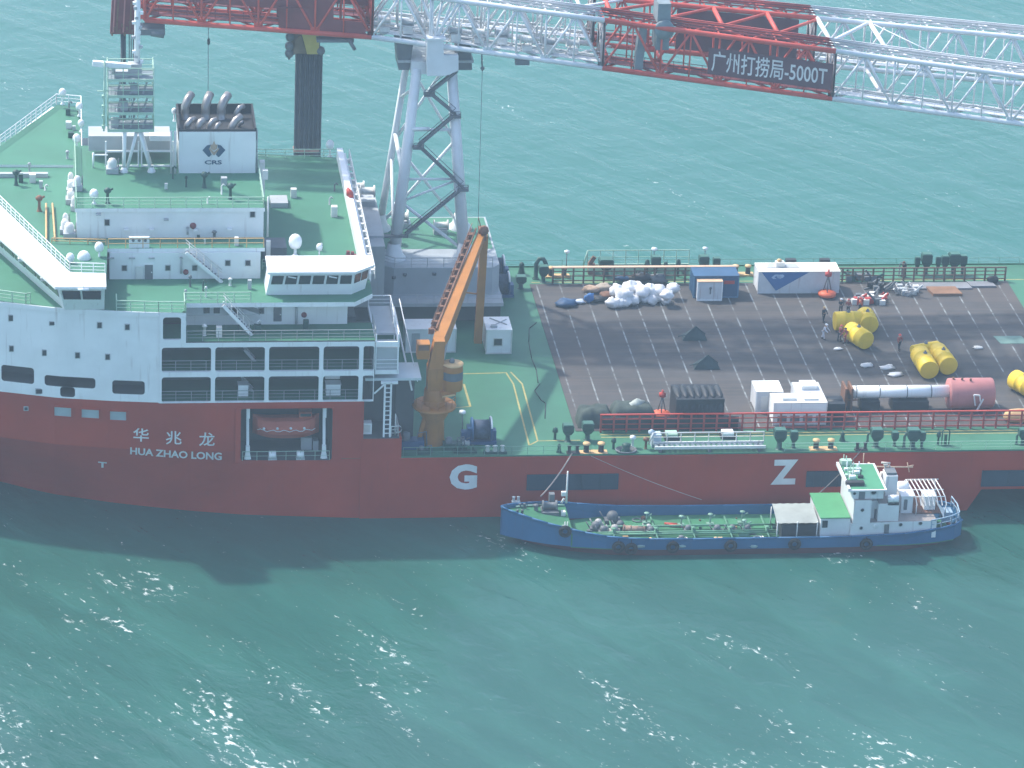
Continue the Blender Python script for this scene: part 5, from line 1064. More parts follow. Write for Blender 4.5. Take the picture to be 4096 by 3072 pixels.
# blue winches
def winch(label, x, y, s):
    o = thing("mooring_winch", label, "winch", (x, y, MAIN)); z = MAIN
    m_ = MB(); m_.box(x-1.5*s, x+1.5*s, y-.9*s, y+.9*s, z, z+.3*s); m_.box(x-1.5*s, x-1.1*s, y-.6*s, y+.6*s, z+.3*s, z+1.7*s); m_.box(x+1.15*s, x+1.5*s, y-.5*s, y+.5*s, z+.3*s, z+1.3*s); m_.box(x-2.1*s, x-1.5*s, y-.5*s, y+.4*s, z+.2*s, z+1.2*s); m_.build("frame", WBLUE, o)
    m_ = MB(); m_.lathe((x-1.08*s, y, z+1.35*s), [(0, 0), (1.25*s, .01), (1.25*s, .18*s), (.6*s, .2*s), (.6*s, 1.9*s), (1.25*s, 1.92*s), (1.25*s, 2.1*s), (0, 2.12*s)], 22, 0, (1, 0, 0)); m_.build("drum", WBLUE, o)
    m_ = MB(); m_.lathe((x-.85*s, y, z+1.35*s), [(.64*s, 0), (1.0*s, .02), (1.0*s, 1.6*s), (.64*s, 1.62*s)], 22, 0, (1, 0, 0)); m_.build("rope_winding", paint("dark_rope", (.05, .07, .11), .8, .3, 3), o)
    m_ = MB(); m_.bent([(x+.95*s, y+1.26*s*math.cos(t*.22+.5), z+1.35*s+1.26*s*math.sin(t*.22+.5)) for t in range(11)], .10*s, 6); m_.build("brake_band", WHITE, o)
p = Zp(1, 2, 1955, 535, MAIN); winch("navy blue mooring winch by the ship's near edge right of the crane", p.x, 3.6, .92)
winch("navy blue winch on the far side, lower of two behind the crane boom", Zp(1, 1, 2085, 830, MAIN).x, 40.3, .95)
winch("navy blue winch on the far side, upper of two behind the crane boom", Yp(1, 1, 2060, 600, 44.6).x, 44.6, 1.0)
for lb_, x, y in (("low black roller chocks left of the near blue winch", -4.3, 1.1), ("pair of pale chocks in front of the near blue winch", -1.5, .9)):
    o = thing("chock", lb_, "fairlead", (x, y, MAIN)); m_ = MB(); m_.box(x-1.1, x+1.1, y-.3, y+.3, MAIN, MAIN+.2); m_.build("base", VENTG, o)
    for k in (-.7, 0, .7): m_ = MB(); m_.lathe((x+k, y, MAIN+.2), [(.2, 0), (.16, .45), (.26, .5), (0, .6)], 9); m_.build("roller", VENTG if "black" in lb_ else OFFW, o)

# ---------------------------------------------------------------- containers and cabins
def corrug(m_, x0, x1, y0, y1, z0, z1, m=0, step=.3):
    k = max(2, int((x1-x0)/step))
    for i in range(k):
        if i % 2: m_.box(x0+(x1-x0)*i/k, x0+(x1-x0)*(i+1)/k, y0-.035, y0-.002, z0+.12, z1-.12, m)
    k = max(2, int((y1-y0)/step))
    for i in range(k):
        if i % 2: m_.box(x0-.035, x0-.002, y0+(y1-y0)*i/k, y0+(y1-y0)*(i+1)/k, z0+.12, z1-.12, m)
def container(name, label, x0, x1, y0, y1, h, bmat, rmat, post, cor=True, z0=None):
    z0 = ZD if z0 is None else z0; o = thing(name, label, "container", ((x0+x1)/2, (y0+y1)/2, z0)); m_ = MB(); m_.box(x0, x1, y0, y1, z0+.12, z0+h-.08)
    if cor: corrug(m_, x0, x1, y0, y1, z0, z0+h)
    m_.build("body", bmat, o); m_ = MB(); m_.box(x0-.03, x1+.03, y0-.05, y1+.03, z0+h-.08, z0+h); m_.build("roof", rmat, o)
    m_ = MB()
    for x in (x0-.03, x1-.09):
        for y in (y0-.05, y1-.07): m_.box(x, x+.12, y, y+.12, z0, z0+h-.08)
    for y in (y0-.05, y1-.07): m_.box(x0+.09, x1-.09, y, y+.10, z0, z0+.14)
    m_.build("corner_post", post, o); return o
CW = paint("container_white", (.62, .64, .66), .55, .10, .6, rust=.5, grime=.35); CROOF = paint("container_roof_cream", (.80, .77, .66), .6, .06, .4, rust=.12, grime=.25)
a, b = Zp(1, 1, 1290, 1390, MAIN), Zp(1, 1, 1725, 1390, MAIN); o = container("site_cabin", "long white cabin on the green deck left of the crane boom", a.x, b.x, a.y, a.y+2.6, 2.55, WHITE, WHITE, OFFW, False, MAIN+.01)
m_ = MB(); m_.box(a.x+.6, a.x+1.4, a.y-.04, a.y+.02, MAIN+.15, MAIN+2.1); m_.build("door", GREY, o)
a, b = Zp(1, 1, 1985, 1400, MAIN), Zp(1, 1, 2205, 1400, MAIN); o = container("site_cabin", "white cabin with one dark window right of the hanging crane arm", a.x, b.x, a.y, a.y+3.4, 2.6, WHITE, WHITE, OFFW, False, MAIN+.01)
m_ = MB(); c_ = (a.x+b.x)/2-.1; m_.box(c_-.5, c_+.5, a.y-.06, a.y-.01, MAIN+.85, MAIN+1.75, 0); m_.box(c_-.4, c_+.4, a.y-.08, a.y-.05, MAIN+.95, MAIN+1.65, 1); m_.build("window", [OFFW, GLASS], o)
m_ = MB(); m_.beam((a.x+.4, a.y+.6, MAIN+2.66), (b.x-.3, a.y+2.6, MAIN+2.66), .08, .08); m_.beam((a.x+.6, a.y+2.9, MAIN+2.68), (b.x-.4, a.y+1.2, MAIN+2.68), .1, .08); m_.box(a.x+.5, a.x+1.1, a.y+.4, a.y+.9, MAIN+2.61, MAIN+2.85); m_.build("roof_pipe", GREY, o)
a, b = Zp(2, 1, 1535, 850, MAIN), Zp(2, 1, 1960, 920, MAIN); o = container("blue_container", "dark blue open topped container behind the small white box", a.x, b.x-.1, 38.9, 41.3, 2.45, BLUE, BLUE, paint("container_blue_edge", (.08, .20, .34), .55, .1, .6, grime=.2))
m_ = MB(); p = Yp(2, 1, 1878, 780, 38.85); m_.box(p.x-.55, p.x+.55, 38.80, 38.86, p.z-.18, p.z+.18); m_.build("red_panel", RED, o)
a, b = Zp(2, 1, 1605, 945, MAIN), Zp(2, 1, 1812, 945, MAIN); o = container("tank_container", "small white box with orange tan top in front of the blue container", a.x-.1, b.x, a.y, a.y+2.0, 2.15, CW, paint("tan_top", (.66, .45, .28), .7, .12, 1, grime=.25), WHITE, False)
m_ = MB(); c_ = (a.x+b.x)/2; m_.box(c_-.06, c_+.06, a.y-.07, a.y-.01, ZD+.75, ZD+1.5, 0); m_.lathe((c_, a.y-.02, ZD+1.4), [(0, .08), (.14, .06), (.14, 0)], 8, 0, (0, -1, 0)); m_.build("locking_bar", DGREY, o)
a, b = Zp(2, 1, 2120, 880, MAIN), Zp(3, 1, 606, 872, MAIN); yb = 40.0; o = container("cargo_container", "big white container with a blue triangle on its side", a.x, b.x, yb, yb+2.5, 2.45, CW, CROOF, CW, False)
m_ = MB(); g = lambda u, v: Yf(3000+u/4.32, 950+v/4.32, yb-.03)
m_.extr([g(195, 592), g(1040, 592), g(445, 920)], (0, -.015, 0), 0); m_.build("blue_triangle", CBLUE, o)
m_ = MB()
for pts in ([(370, 690), (430, 640), (470, 650), (420, 690), (460, 715), (400, 715)], [(440, 640), (500, 640), (540, 715), (480, 700)], [(510, 640), (570, 640), (595, 665), (560, 700), (520, 700), (500, 690)]): m_.extr([g(*q)+Vector((0, -.018, 0)) for q in pts], (0, -.01, 0))
m_.build("pale_mark", paint("pale_blue_mark", (.42, .55, .72), .6, .1, 1), o)
m_ = MB()
for k in range(11): x = a.x+(b.x-a.x)*(k+1)/12; m_.box(x-.03, x+.03, yb-.012, yb-.002, ZD+.2, ZD+2.3)
m_.build("side_rib", CW, o)
m_ = MB(); x = a.x+2.6; m_.prism([(a.x+1.0, yb+1.0), (a.x+4.5, yb+1.0), (a.x+4.2, yb+2.1), (a.x+1.4, yb+2.3)], ZD+2.455, ZD+2.5); m_.build("roof_sheet", GREY, o)
o2 = thing("roof_box", "small white box standing on the big container's roof", "box", (a.x+2.4, yb+1.5, ZD+2.5)); m_ = MB(); m_.box(a.x+2.0, a.x+2.9, yb+1.1, yb+1.9, ZD+2.5, ZD+2.95); m_.build("body", OFFW, o2); m_ = MB(); m_.lathe((a.x+2.4, yb+1.6, ZD+2.95), [(.25, 0), (.25, .2), (0, .25)], 9); m_.build("lid", TAN, o2)
for u0, u1 in ((640, 815), (1230, 1400)):
    p, q = Yf(3000+u0/4.32, 950+315/4.32, 43.4), Yf(3000+u1/4.32, 950+315/4.32, 43.4)
    mb = MB(); mb.prism([(p.x, 43.6), (q.x, 43.6), (q.x, 44.2), (p.x, 44.2)], MAIN+1.9, MAIN+2.35); mb.box(p.x+.2, q.x-.2, 43.7, 44.1, MAIN, MAIN+1.9); single(mb, "air_duct", BLACK, "black duct head showing above the left half of the container roof" if u0 < 1000 else "black duct head showing above the right end of the container roof", "ventilator")
# paired white cabins on the near side
def cabin_near(label, u0, u1, v, hh, dy, mat_):
    p, q = Zp(3, 2, u0, v, MAIN), Zp(3, 2, u1, v, MAIN); o = container("generator_cabin", label, p.x, q.x, p.y, p.y+dy, hh, mat_, OFFW, OFFW, False); return o, p, q
o, p, q = cabin_near("long white generator cabin behind the red fence, in front of a second cabin", 40, 500, 362, 2.35, 2.3, WHITE)
m_ = MB(); m_.box(p.x+.9, p.x+2.2, p.y+.5, p.y+1.7, ZD+2.36, ZD+2.6); m_.box(p.x+3.0, p.x+4.4, p.y+.5, p.y+1.5, ZD+2.36, ZD+2.52); m_.build("roof_unit", OFFW, o)
m_ = MB()
for k in range(4): m_.box(p.x+.4+1.25*k, p.x+1.3+1.25*k, p.y-.08, p.y-.055, ZD+.3, ZD+1.0)
m_.build("louvre", DGREY, o)
x0 = Zp(2, 2, 2100, 250, MAIN); o = container("generator_cabin", "short white generator cabin set back at the left of the paired cabins", x0.x, x0.x+2.6, x0.y, x0.y+2.6, 2.2, CW, WHITE, WHITE, False)
m_ = MB(); m_.box(x0.x+.5, x0.x+1.1, x0.y-.05, x0.y-.01, ZD+.1, ZD+1.7); m_.build("door", OFFW, o)
x1 = Zp(3, 2, 230, 200, MAIN); o = container("generator_cabin", "pale cabin with humped roof behind the right of the paired cabins", p.x+2.6, q.x, p.y+2.45, p.y+4.9, 2.35, CW, CW, WHITE, False)
m_ = MB(); m_.box(p.x+3.2, q.x-.4, p.y+3.0, p.y+4.5, ZD+2.36, ZD+2.75); m_.build("roof_unit", OFFW, o)
mb = MB(); r_ = q.x; mb.box(r_+.3, r_+1.9, p.y+.6, p.y+2.6, ZD, ZD+1.9); mb.lathe((r_+.2, p.y+1.6, ZD+1.2), [(0, 0), (.8, .05), (.8, 1.6), (0, 1.7)], 14, 0, (1, 0, 0)); single(mb, "rubber_drum", BTARP, "dark block between the white cabins and the long white column", "crate")
# big spar: long white column with pink red drum
p, q = Zp(3, 2, 640, 190, MAIN), Zp(3, 2, 1560, 150, MAIN); yc = 10.2
sb = thing("spar_buoy", "long white column lying on deck with a big faded red drum at its end", "spar buoy", ((p.x+q.x)/2, yc, ZD))
xl, xr = Yp(3, 2, 725, 90, yc).x, Yp(3, 2, 1565, 85, yc).x; xd = Yp(3, 2, 1935, 85, yc).x
mb = MB(); mb.lathe((xl, yc, ZD+1.75), [(0, 0), (.62, .01), (.62, xr-xl), (0, xr-xl)], 20, 0, (1, 0, 0)); mb.build("shaft", WHITE, sb)
mb = MB()
for t in (.03, .27, .55, .8): mb.lathe((xl+(xr-xl)*t, yc, ZD+1.75), [(.66, 0), (.66, .08), (.6, .1)], 20, 0, (1, 0, 0))
mb.build("clamp_band", DGREY, sb)
mb = MB(); mb.lathe((xr-.1, yc, ZD+1.5), [(0, 0), (1.48, .01), (1.5, .1), (1.5, xd-xr), (1.42, xd-xr+.12), (0, xd-xr+.13)], 28, 0, (1, 0, 0)); mb.build("drum", PINK, sb)
mb = MB(); g = lambda u, v: Yp(3, 2, u, v, yc-1.56)
for a_, b_ in (((1780, 95), (1790, 185)), ((1780, 95), (1830, 100)), ((1830, 100), (1835, 150)), ((1860, 130), (1800, 235))): mb.beam(g(*a_)+Vector((0, -.0, 0)), g(*b_), .12, .14)
mb.build("painted_mark", LETTER, sb)
mb = MB()
for t in (0, .9, 1.8): mb.lathe((xr+.3+t*.9, yc-.2*t, ZD+3.0), [(0, 0), (.12, .02), (.12, .2), (0, .22)], 8)
mb.build("lifting_lug", RUST, sb)
mb = MB()
for x in (xl-.9, xl-.3): mb.box(x, x+.2, yc-1.0, yc+1.0, ZD, ZD+2.5)
mb.beam((xl-1.1, yc-.9, ZD+.3), (xl-.1, yc+.6, ZD+2.4), .14, .2); mb.beam((xl-.9, yc-.9, ZD+1.3), (xl+.4, yc-.9, ZD+1.3), .12, .14); mb.build("end_frame", RUST, sb)
mb = MB()
for t in (.18, .5, .68): x = xl+(xr-xl)*t; mb.prism([(x-.9, yc-1.0), (x+.9, yc-1.0), (x+.9, yc+1.0), (x-.9, yc+1.0)], ZD, ZD+1.08)
mb.build("cradle", BLACK, sb)
# covered machinery on the near left
def tarp(label, c, r, pts, y0, y1, h, mat_, seed, name="covered_cargo"):
    P = [Zp(c, r, u, v, MAIN) for u, v in pts]; x0, x1 = min(p.x for p in P), max(p.x for p in P); mb = MB(); n, k = 16, 9
    G = []
    for i in range(n+1):
        row = []
        for j in range(k+1):
            s, t = i/n, j/k; e = min(s, 1-s)*n/2.2; f_ = min(t, 1-t)*k/1.6; z = h*min(1, e)**.5*min(1, f_)**.5*(1+.22*noise.noise(Vector((s*4+seed, t*3, seed))))
            row.append(Vector((x0+(x1-x0)*s+.15*noise.noise(Vector((s*7, t*7, seed))), y0+(y1-y0)*t+.15*noise.noise(Vector((s*7, t*7, seed+9))), ZD+max(z, 0))))
        G.append(row)
    fl = [p for row in G for p in row]; mb.add(fl, [(i*(k+1)+j, (i+1)*(k+1)+j, (i+1)*(k+1)+j+1, i*(k+1)+j+1) for i in range(n) for j in range(k)], 0, True)
    return single(mb, name, mat_, label, "covered cargo")
tarp("low olive tarpaulin mound with black side at the left end of the red fence", 2, 2, [(540, 300), (850, 300)], 6.2, 9.0, 1.5, TARP, 3)
tarp("grey green tarpaulin mound with a pale peak between the olive mound and the orange buoy", 2, 2, [(830, 300), (1230, 300)], 6.4, 9.2, 1.75, TARP, 8)
mb = MB(); p = Zp(2, 2, 1050, 260, MAIN); mb.ball((p.x, 8.0, ZD+1.5), .75, 12, 0, 1.1, .7, .8, .5, 4); single(mb, "tarpaulin_bundle", paint("pale_tarpaulin", (.36, .40, .37), .8, .2, 1.5, bump=.4), "pale bundle lying on top of the grey green tarpaulin", "bundle")
mb = MB(); p, q = Zp(2, 2, 1385, 330, MAIN), Zp(2, 2, 1800, 330, MAIN); mb.box(p.x, q.x, 5.9, 9.6, ZD, ZD+3.0); n = 7
for k in range(n): x = p.x+(q.x-p.x)*(k+.5)/n; mb.ball((x, 7.75, ZD+2.95), .42*(q.x-p.x)/n*1.35, 10, 0, 1, 4.3, .9, .25, k)
for k in range(n): x = p.x+(q.x-p.x)*(k+.5)/n; mb.ball((x, 5.95, ZD+1.5), .45*(q.x-p.x)/n*1.3, 8, 0, 1, .5, 2.9, .2, k+20)
single(mb, "covered_crate", BTARP, "large black ribbed tarpaulin covered crate right of the orange buoy", "covered cargo")
# navigation buoys
def nav_buoy(label, base, s, tilt=0):
    o = thing("navigation_buoy", label, "buoy", base); b = Vector(base); m_ = MB(); m_.lathe(b, [(0, 0), (.5*s, .02), (.95*s, .2*s), (.95*s, .48*s), (.55*s, .66*s), (0, .7*s)], 18); m_.build("float", RORANGE, o)
    m_ = MB(); t = b+Vector((tilt, 0, 2.9*s))
    for k in range(3): a_ = k*2.1+.3; m_.tube(b+Vector((.45*s*math.cos(a_), .45*s*math.sin(a_), .66*s)), t-Vector((0, 0, .5*s)), .06*s, n=6)
    m_.build("mast", DGREY, o); m_ = MB(); m_.lathe(t-Vector((0, 0, .6*s)), [(0, 0), (.36*s, .05), (.36*s, .4*s), (.1, .5*s), (.1, .75*s), (0, .76*s)], 12); m_.build("top_mark", RED, o)
nav_buoy("orange navigation buoy with thin mast before the big white container's right end", Zp(3, 1, 520, 935, MAIN)+Vector((0, .8, .065)), 1.0)
nav_buoy("squat orange navigation buoy between tarpaulin mound and black crate", Vector((Yp(2, 2, 1295, 180, 8.2).x, 8.2, ZD+.2)), .92)
# yellow drums
def drum(label, p, q, rad, grp="yellow float drums", name="float_drum"):
    p, q = Vector(p), Vector(q); o = thing(name, label, "float drum", (p+q)/2-Vector((0, 0, rad)), grp); L = (q-p).length; d = (q-p).normalized(); m_ = MB()
    m_.lathe(p, [(rad*.93, 0), (rad, .08), (rad, L*.32), (rad*1.03, L*.33), (rad*1.03, L*.36), (rad, L*.37), (rad, L*.65), (rad*1.03, L*.66), (rad*1.03, L*.69), (rad, L*.7), (rad, L-.08), (rad*.93, L)], 24, 0, d); m_.build("shell", YELLOW, o)
    for s_, e in ((0, p), (1, q)): w_ = MB(); w_.lathe(e-d*(.0 if s_ else .0), [(rad*.93, 0), (0, .02 if s_ else -.02)], 24, 0, d, False); w_.build("end_plate", YELLOW, o)
    w_ = MB(); c_ = p.lerp(q, .5)
    w_.lathe(c_+Vector((0, 0, rad-.03)), [(.2, 0), (.2, .12), (.1, .14), (.1, .28), (0, .3)], 9); w_.build("valve", DGREY, o); return o
def gz(c, r, u, v, rad): return Zp(c, r, u, v, ZD+rad)
r_ = .98
a, b = gz(3, 1, 575, 1115, r_), gz(3, 1, 800, 1110, r_); drum("yellow drum lying along the ship at the left of the three", a, b, r_)
a, b = gz(3, 1, 835, 1065, r_), gz(3, 1, 875, 1150, r_); drum("yellow drum pointing toward the near side, right of the three", a, b, r_)
a, b = gz(3, 1, 710, 1195, r_), gz(3, 1, 850, 1285, r_); drum("yellow drum nearest the viewer in the group of three, with dark valve", a, b, r_*.98)
a, b = gz(3, 1, 1310, 1400, r_), gz(3, 1, 1395, 1540, r_); drum("left drum of the coupled yellow pair under a crossbar", a, b, r_)
a, b = gz(3, 1, 1460, 1375, r_), gz(3, 1, 1560, 1505, r_); drum("right drum of the coupled yellow pair under a crossbar", a, b, r_)
a, b = gz(3, 1, 1250, 1370, 1.2), gz(3, 1, 1470, 1330, 1.2); drum("thin yellow crossbar drum lying behind the coupled pair", a, b, .55)
a = Vector((Zp(3, 2, 2195, 100, ZD+1).x, Zp(3, 2, 2195, 60, ZD+1).y, ZD+1)); drum("yellow drum cut by the right edge of the photo", a+Vector((.2, 3.0, 0)), a+Vector((1.6, .2, 0)), r_)
mb = MB(); p = Zp(3, 2, 2110, 240, MAIN); mb.ball((p.x, 7.0, ZD+.45), 1.0, 14, 0, 1.5, .9, .75, .2, 3, .45); single(mb, "canvas_cover", TAN, "tan domed cover at the fence's right end", "cover")
# sacks
BG = []
spots = [(870, 960, .55), (930, 955, .5), (985, 950, .5), (1045, 935, .55), (1095, 905, .55), (905, 850, .6), (960, 880, .65), (1020, 830, .7), (1085, 830, .65), (1130, 860, .6), (1160, 910, .6), (1200, 850, .68), (1215, 920, .55), (1270, 850, .65), (1290, 905, .65), (1340, 890, .6), (1390, 830, .55), (1000, 900, .6), (1330, 935, .4)]
words = ["leftmost low sack trailing on the planks", "small sack second from the left front", "flat front sack with blue shade", "front sack below the middle hump", "plump sack at the front centre gap", "sack at the heap's upper left", "large sack left of the hump", "topmost sack of the left hump", "sack right of the topmost one", "sack filling the dip in the heap", "sack below the dip facing the viewer", "round sack topping the right hump", "lower sack under the right hump", "second round sack topping the right hump", "big sack at the front of the right hump", "sack at the right shoulder of the heap", "detached sack at the right by the fence", "sack buried in the middle of the left hump", "small sack at the front right foot"]
for i, ((u, v, s), wd) in enumerate(zip(spots, words)):
    zc = ZD+.45 if v > 895 else ZD+1.15; p = Zp(2, 1, u, v, zc); mb = MB(); mb.ball(p, s*1.18, 14, 0, 1.08, 1.0, .85, .42, i+2, p.z-ZD)
    single(mb, "white_sack", BAG, "white "+wd, "sack", "heap of white sacks")
for lb_, u, v, s, sx, sz, mt_, zc in (("tan folded tarpaulin left of the sacks by the fence", 690, 840, .75, 1.3, .5, paint("tan_tarp", (.42, .30, .22), .8, .2, 1.2, bump=.4), .3), ("beige bundle beside the heap's upper left", 800, 830, .8, 1.2, .55, paint("beige_tarp", (.40, .34, .28), .8, .2, 1.2, bump=.4), .35), ("dark brown netting between beige bundle and sacks", 830, 890, .7, 1.2, .5, RUST, .3), ("blue plastic sheet standing left of the sacks", 670, 915, .55, .9, 1.0, CBLUE, .5), ("navy crumpled sheet lying alone left of the sacks", 470, 960, .95, 1.15, .45, BLTARP, .25), ("pale blue rag beside the navy sheet", 585, 945, .5, 1.1, .4, paint("pale_rag", (.55, .62, .72), .8, .1, 2), .2), ("black low bundle in front of the tan tarpaulin", 745, 925, .7, 1.3, .4, BTARP, .25), ("dark bundle behind the sacks by the fence", 1110, 745, .8, 1.6, .6, BTARP, .4), ("grey bundle behind the sacks toward the right", 1260, 750, .8, 1.3, .6, DGREY, .4), ("blue bundle at the fence behind the sacks", 965, 745, .6, 1.5, .5, BLUE, .35)):
    p = Zp(2, 1, u, v, ZD+zc); mb = MB(); mb.ball(p, s, 14, 0, sx, .8, sz, .55, u, zc); single(mb, "tarpaulin_heap", mt_, lb_, "tarpaulin")
# tent shaped covers on the planks
for lb_, u, v, wd in (("dark peaked cover on the open planks, farther of two", 1580, 1290, 1.25), ("dark peaked cover on the open planks, nearer of two", 1685, 1540, 1.3)):
    p = Zp(2, 1, u, v, MAIN); mb = MB(); k = wd; z0 = ZD; mb.add([(p.x-k, p.y, z0), (p.x+k, p.y, z0), (p.x+k*.9, p.y+1.6, z0), (p.x-k*.9, p.y+1.6, z0), (p.x-k*.75, p.y+.1, z0+.55), (p.x+.1, p.y+.5, z0+1.35), (p.x+k*.8, p.y+.2, z0+.6)], [(0, 1, 6, 5, 4), (1, 2, 5, 6), (2, 3, 5), (3, 0, 4, 5)])
    for a_, b_ in (((-k-.5, 0, .5), (-k*.7, .1, .6)), ((-k*.7, .1, .6), (.1, .5, 1.38)), ((.1, .5, 1.38), (k*.85, .15, .65))): mb.tube(p+Vector(a_)+Vector((0, 0, .065)), p+Vector(b_)+Vector((0, 0, .065)), .05, n=5)
    single(mb, "peaked_cover", paint("dark_teal_cover", (.04, .065, .07), .75, .2, 1.2, bump=.3), lb_, "cover")
# scrap, plates and boards at the far right
def plate(label, name, mt_, c, r, u0, u1, v0, v1, h, cat):
    a, b = Zp(c, r, u0, v1, MAIN), Zp(c, r, u1, v0, MAIN); mb = MB(); sk = .15*(b.y-a.y); mb.hexa([(a.x, a.y, ZD), (b.x, a.y, ZD), (b.x-sk, b.y, ZD), (a.x-sk, b.y, ZD), (a.x, a.y, ZD+h), (b.x, a.y, ZD+h), (b.x-sk, b.y, ZD+h), (a.x-sk, b.y, ZD+h)]); return single(mb, name, mt_, label, cat)
plate("rust brown board stack lying on the planks at the far right", "board_stack", BROWN, 3, 1, 1425, 1640, 840, 905, .28, "boards")
plate("long grey steel plate along the far fence behind the brown boards", "steel_plate", PLATE, 3, 1, 1270, 1735, 795, 850, .16, "steel plate")
plate("shorter grey steel plate at the fence's right end", "steel_plate", PLATE, 3, 1, 1755, 1945, 790, 832, .2, "steel plate")
plate("worn green painted plate on the planks at the right edge", "steel_plate", paint("worn_green", (.14, .24, .21), .75, .2, .8, grime=.4), 3, 1, 2010, 2212, 1250, 1318, .03, "steel plate")
mb = MB(); p = Zp(3, 1, 1935, 790, MAIN); mb.ball((p.x, p.y, ZD+.4), .55, 10, 0, 1.2, .8, .7, .5, 3, .4); single(mb, "scrap_bundle", BLACK, "small black bundle against the far fence's right end", "bundle")
def scrap(label, u, v, n, sx, mats_, seed):
    p = Zp(3, 1, u, v, MAIN); rr = random.Random(seed); o = thing("scrap_heap", label, "scrap", p)
    for j, mt_ in enumerate(mats_):
        m_ = MB()
        for k in range(n):
            a_ = p+Vector((rr.uniform(-sx, sx), rr.uniform(-.6, 1.2), rr.uniform(.1, .4))); b_ = a_+Vector((rr.uniform(-1, 1), rr.uniform(-.6, .6), rr.uniform(-.05, 1.1)))
            if rr.random() < .5: m_.beam(a_, b_, .14, .2)
            else: m_.box(a_.x-.3, a_.x+.3, a_.y-.2, a_.y+.3, ZD, a_.z+.35)
        m_.build(("bent_frame", "red_case", "pale_sheet")[j], mt_, o)
scrap("heap of dark machinery with red cases behind the three yellow drums", 870, 960, 12, 1.6, [DGREY, RED, OFFW], 5)
scrap("grey folded ladder frames leaning in a heap near the far fence", 1200, 890, 11, 1.1, [PLATE, GREY, OFFW], 6)
scrap("low dark scrap pieces by the fence right of the big container", 800, 760, 10, 1.4, [DGREY, VENTG], 9)
scrap("dark flattened pieces between scrap and ladder frames", 960, 850, 8, 1.0, [DGREY, BLACK], 11)
for lb_, u, v, s in (("white crumpled sheet left of the pale scraps", 850, 1510, .5), ("pale scrap lying above the tray shaped one", 1030, 1530, .55), ("white tray shaped scrap, lowest of the pale scraps", 1095, 1590, .6), ("small white scrap by the weld seam left of the three drums", 605, 1365, .35), ("pale scrap at the planks' right side", 1815, 1355, .4)):
    p = Zp(3, 1, u, v, MAIN); mb = MB(); mb.ball(p+Vector((0, 0, .16)), s, 10, 0, 1.3, .8, .35, .6, u, .1); single(mb, "crumpled_sheet", OFFW, lb_, "scrap")

# ---------------------------------------------------------------- the small tanker alongside
YC = -5.3
bt = thing("bunker_ship", "small blue hulled tanker with green deck moored along the red ship's side", "ship", (20, YC, 0))
h_t = [(-1.5, .04), (-.9, .55), (0, 1.05), (1.2, 1.7), (2.6, 2.3), (4.8, 2.95), (8, 3.45), (12, 3.6), (31, 3.6), (36, 3.5), (39, 3.15), (41, 2.5), (41.9, 1.6)]
h_w = [(.9, .03), (2, .75), (4.8, 2.2), (8, 3.1), (12, 3.5), (31, 3.5), (36, 3.1), (39.5, 1.9), (41.2, .3)]
shr = [(-1.5, 3.55), (0, 3.3), (2, 2.95), (4.8, 2.5), (7, 2.05), (10, 1.78), (14, 1.65), (30, 1.65), (36, 1.85), (41.9, 2.3)]
xb = [-1.5, -.9, 0, 1.2, 2.6, 4.0, 4.8, 6, 8, 10, 12, 16, 20, 24, 28, 31, 34, 36, 38, 39.5, 41, 41.9]
def bpt(x, t, s):
    zt = lerp(shr, x); z = -.5+(zt+.5)*t; k = max(0, min(1, z/zt)) if zt else 0
    xx_ = x; a, b = lerp(h_w, x), lerp(h_t, x); a = min(a, b) if x > .9 else .03
    xw = max(.9, min(x, 41.2)); X = xw+(x-xw)*k**.8
    return Vector((X, YC+s*(a+(b-a)*k**.75), z))
ts = [0, .25, .5, .62, .75, .88, 1]
mb = MB()
for s_ in (-1, 1):
    for i in range(len(xb)-1):
        for j in range(len(ts)-1):
            q = [bpt(xb[i], ts[j], s_), bpt(xb[i+1], ts[j], s_), bpt(xb[i+1], ts[j+1], s_), bpt(xb[i], ts[j+1], s_)]
            mb.add(q if s_ < 0 else q[::-1], [(0, 1, 2, 3)], 1 if j < 2 else 0, True)
    P = [bpt(x, 1, s_) for x in xb]; mb.path([p+Vector((0, 0, .02)) for p in P], .10, 6, 0)
    for i in range(len(xb)-1):       # inside of the bulwark
        a, b = P[i], P[i+1]; d = Vector((0, -s_*.12, 0)); mb.poly([a+d, b+d, Vector((b.x, b.y-s_*.12, .7)), Vector((a.x, a.y-s_*.12, .7))], 0)
mb.poly([bpt(41.9, t, -1) for t in ts]+[bpt(41.9, t, 1) for t in ts[::-1]], 0)
bh = mb.build("hull", [BOATB, BOOT], bt)
xs = [x for x in xb if 4.8 <= x <= 41]
mb = MB(); mb.prism([(x, YC-lerp(h_t, x)+.13) for x in xs]+[(x, YC+lerp(h_t, x)-.13) for x in xs[::-1]], .6, .8)
DKB = paint("boat_deck_green", (.05, .20, .10), .65, .2, .5, grime=.55, rust=0); mb.build("deck", DKB, bt)
xf = [x for x in xb if -1.0 < x <= 4.8]
mb = MB(); mb.add([(x, YC-lerp(h_t, x)+.10, lerp(shr, x)-.28) for x in xf]+[(x, YC+lerp(h_t, x)-.10, lerp(shr, x)-.28) for x in xf], [(i, i+1, len(xf)+i+1, len(xf)+i) for i in range(len(xf)-1)])
mb.box(4.75, 4.9, YC-2.85, YC+2.85, .8, 2.22); fd = mb.build("forecastle_deck", DKB, bt)
mb = MB(); 
for s_ in (-1, 1): mb.path([(x, YC+s_*(lerp(h_t, x)-.22), lerp(shr, x)-.16) for x in xf[1:]], .09, 5)
mb.build("deck_edge", PALEG, fd)
def ff(u, v, z): return Zf(1980+u/3.95, 1900+v/3.95, z)
def fy(u, v, Y): return Yf(1980+u/3.95, 1900+v/3.95, Y)
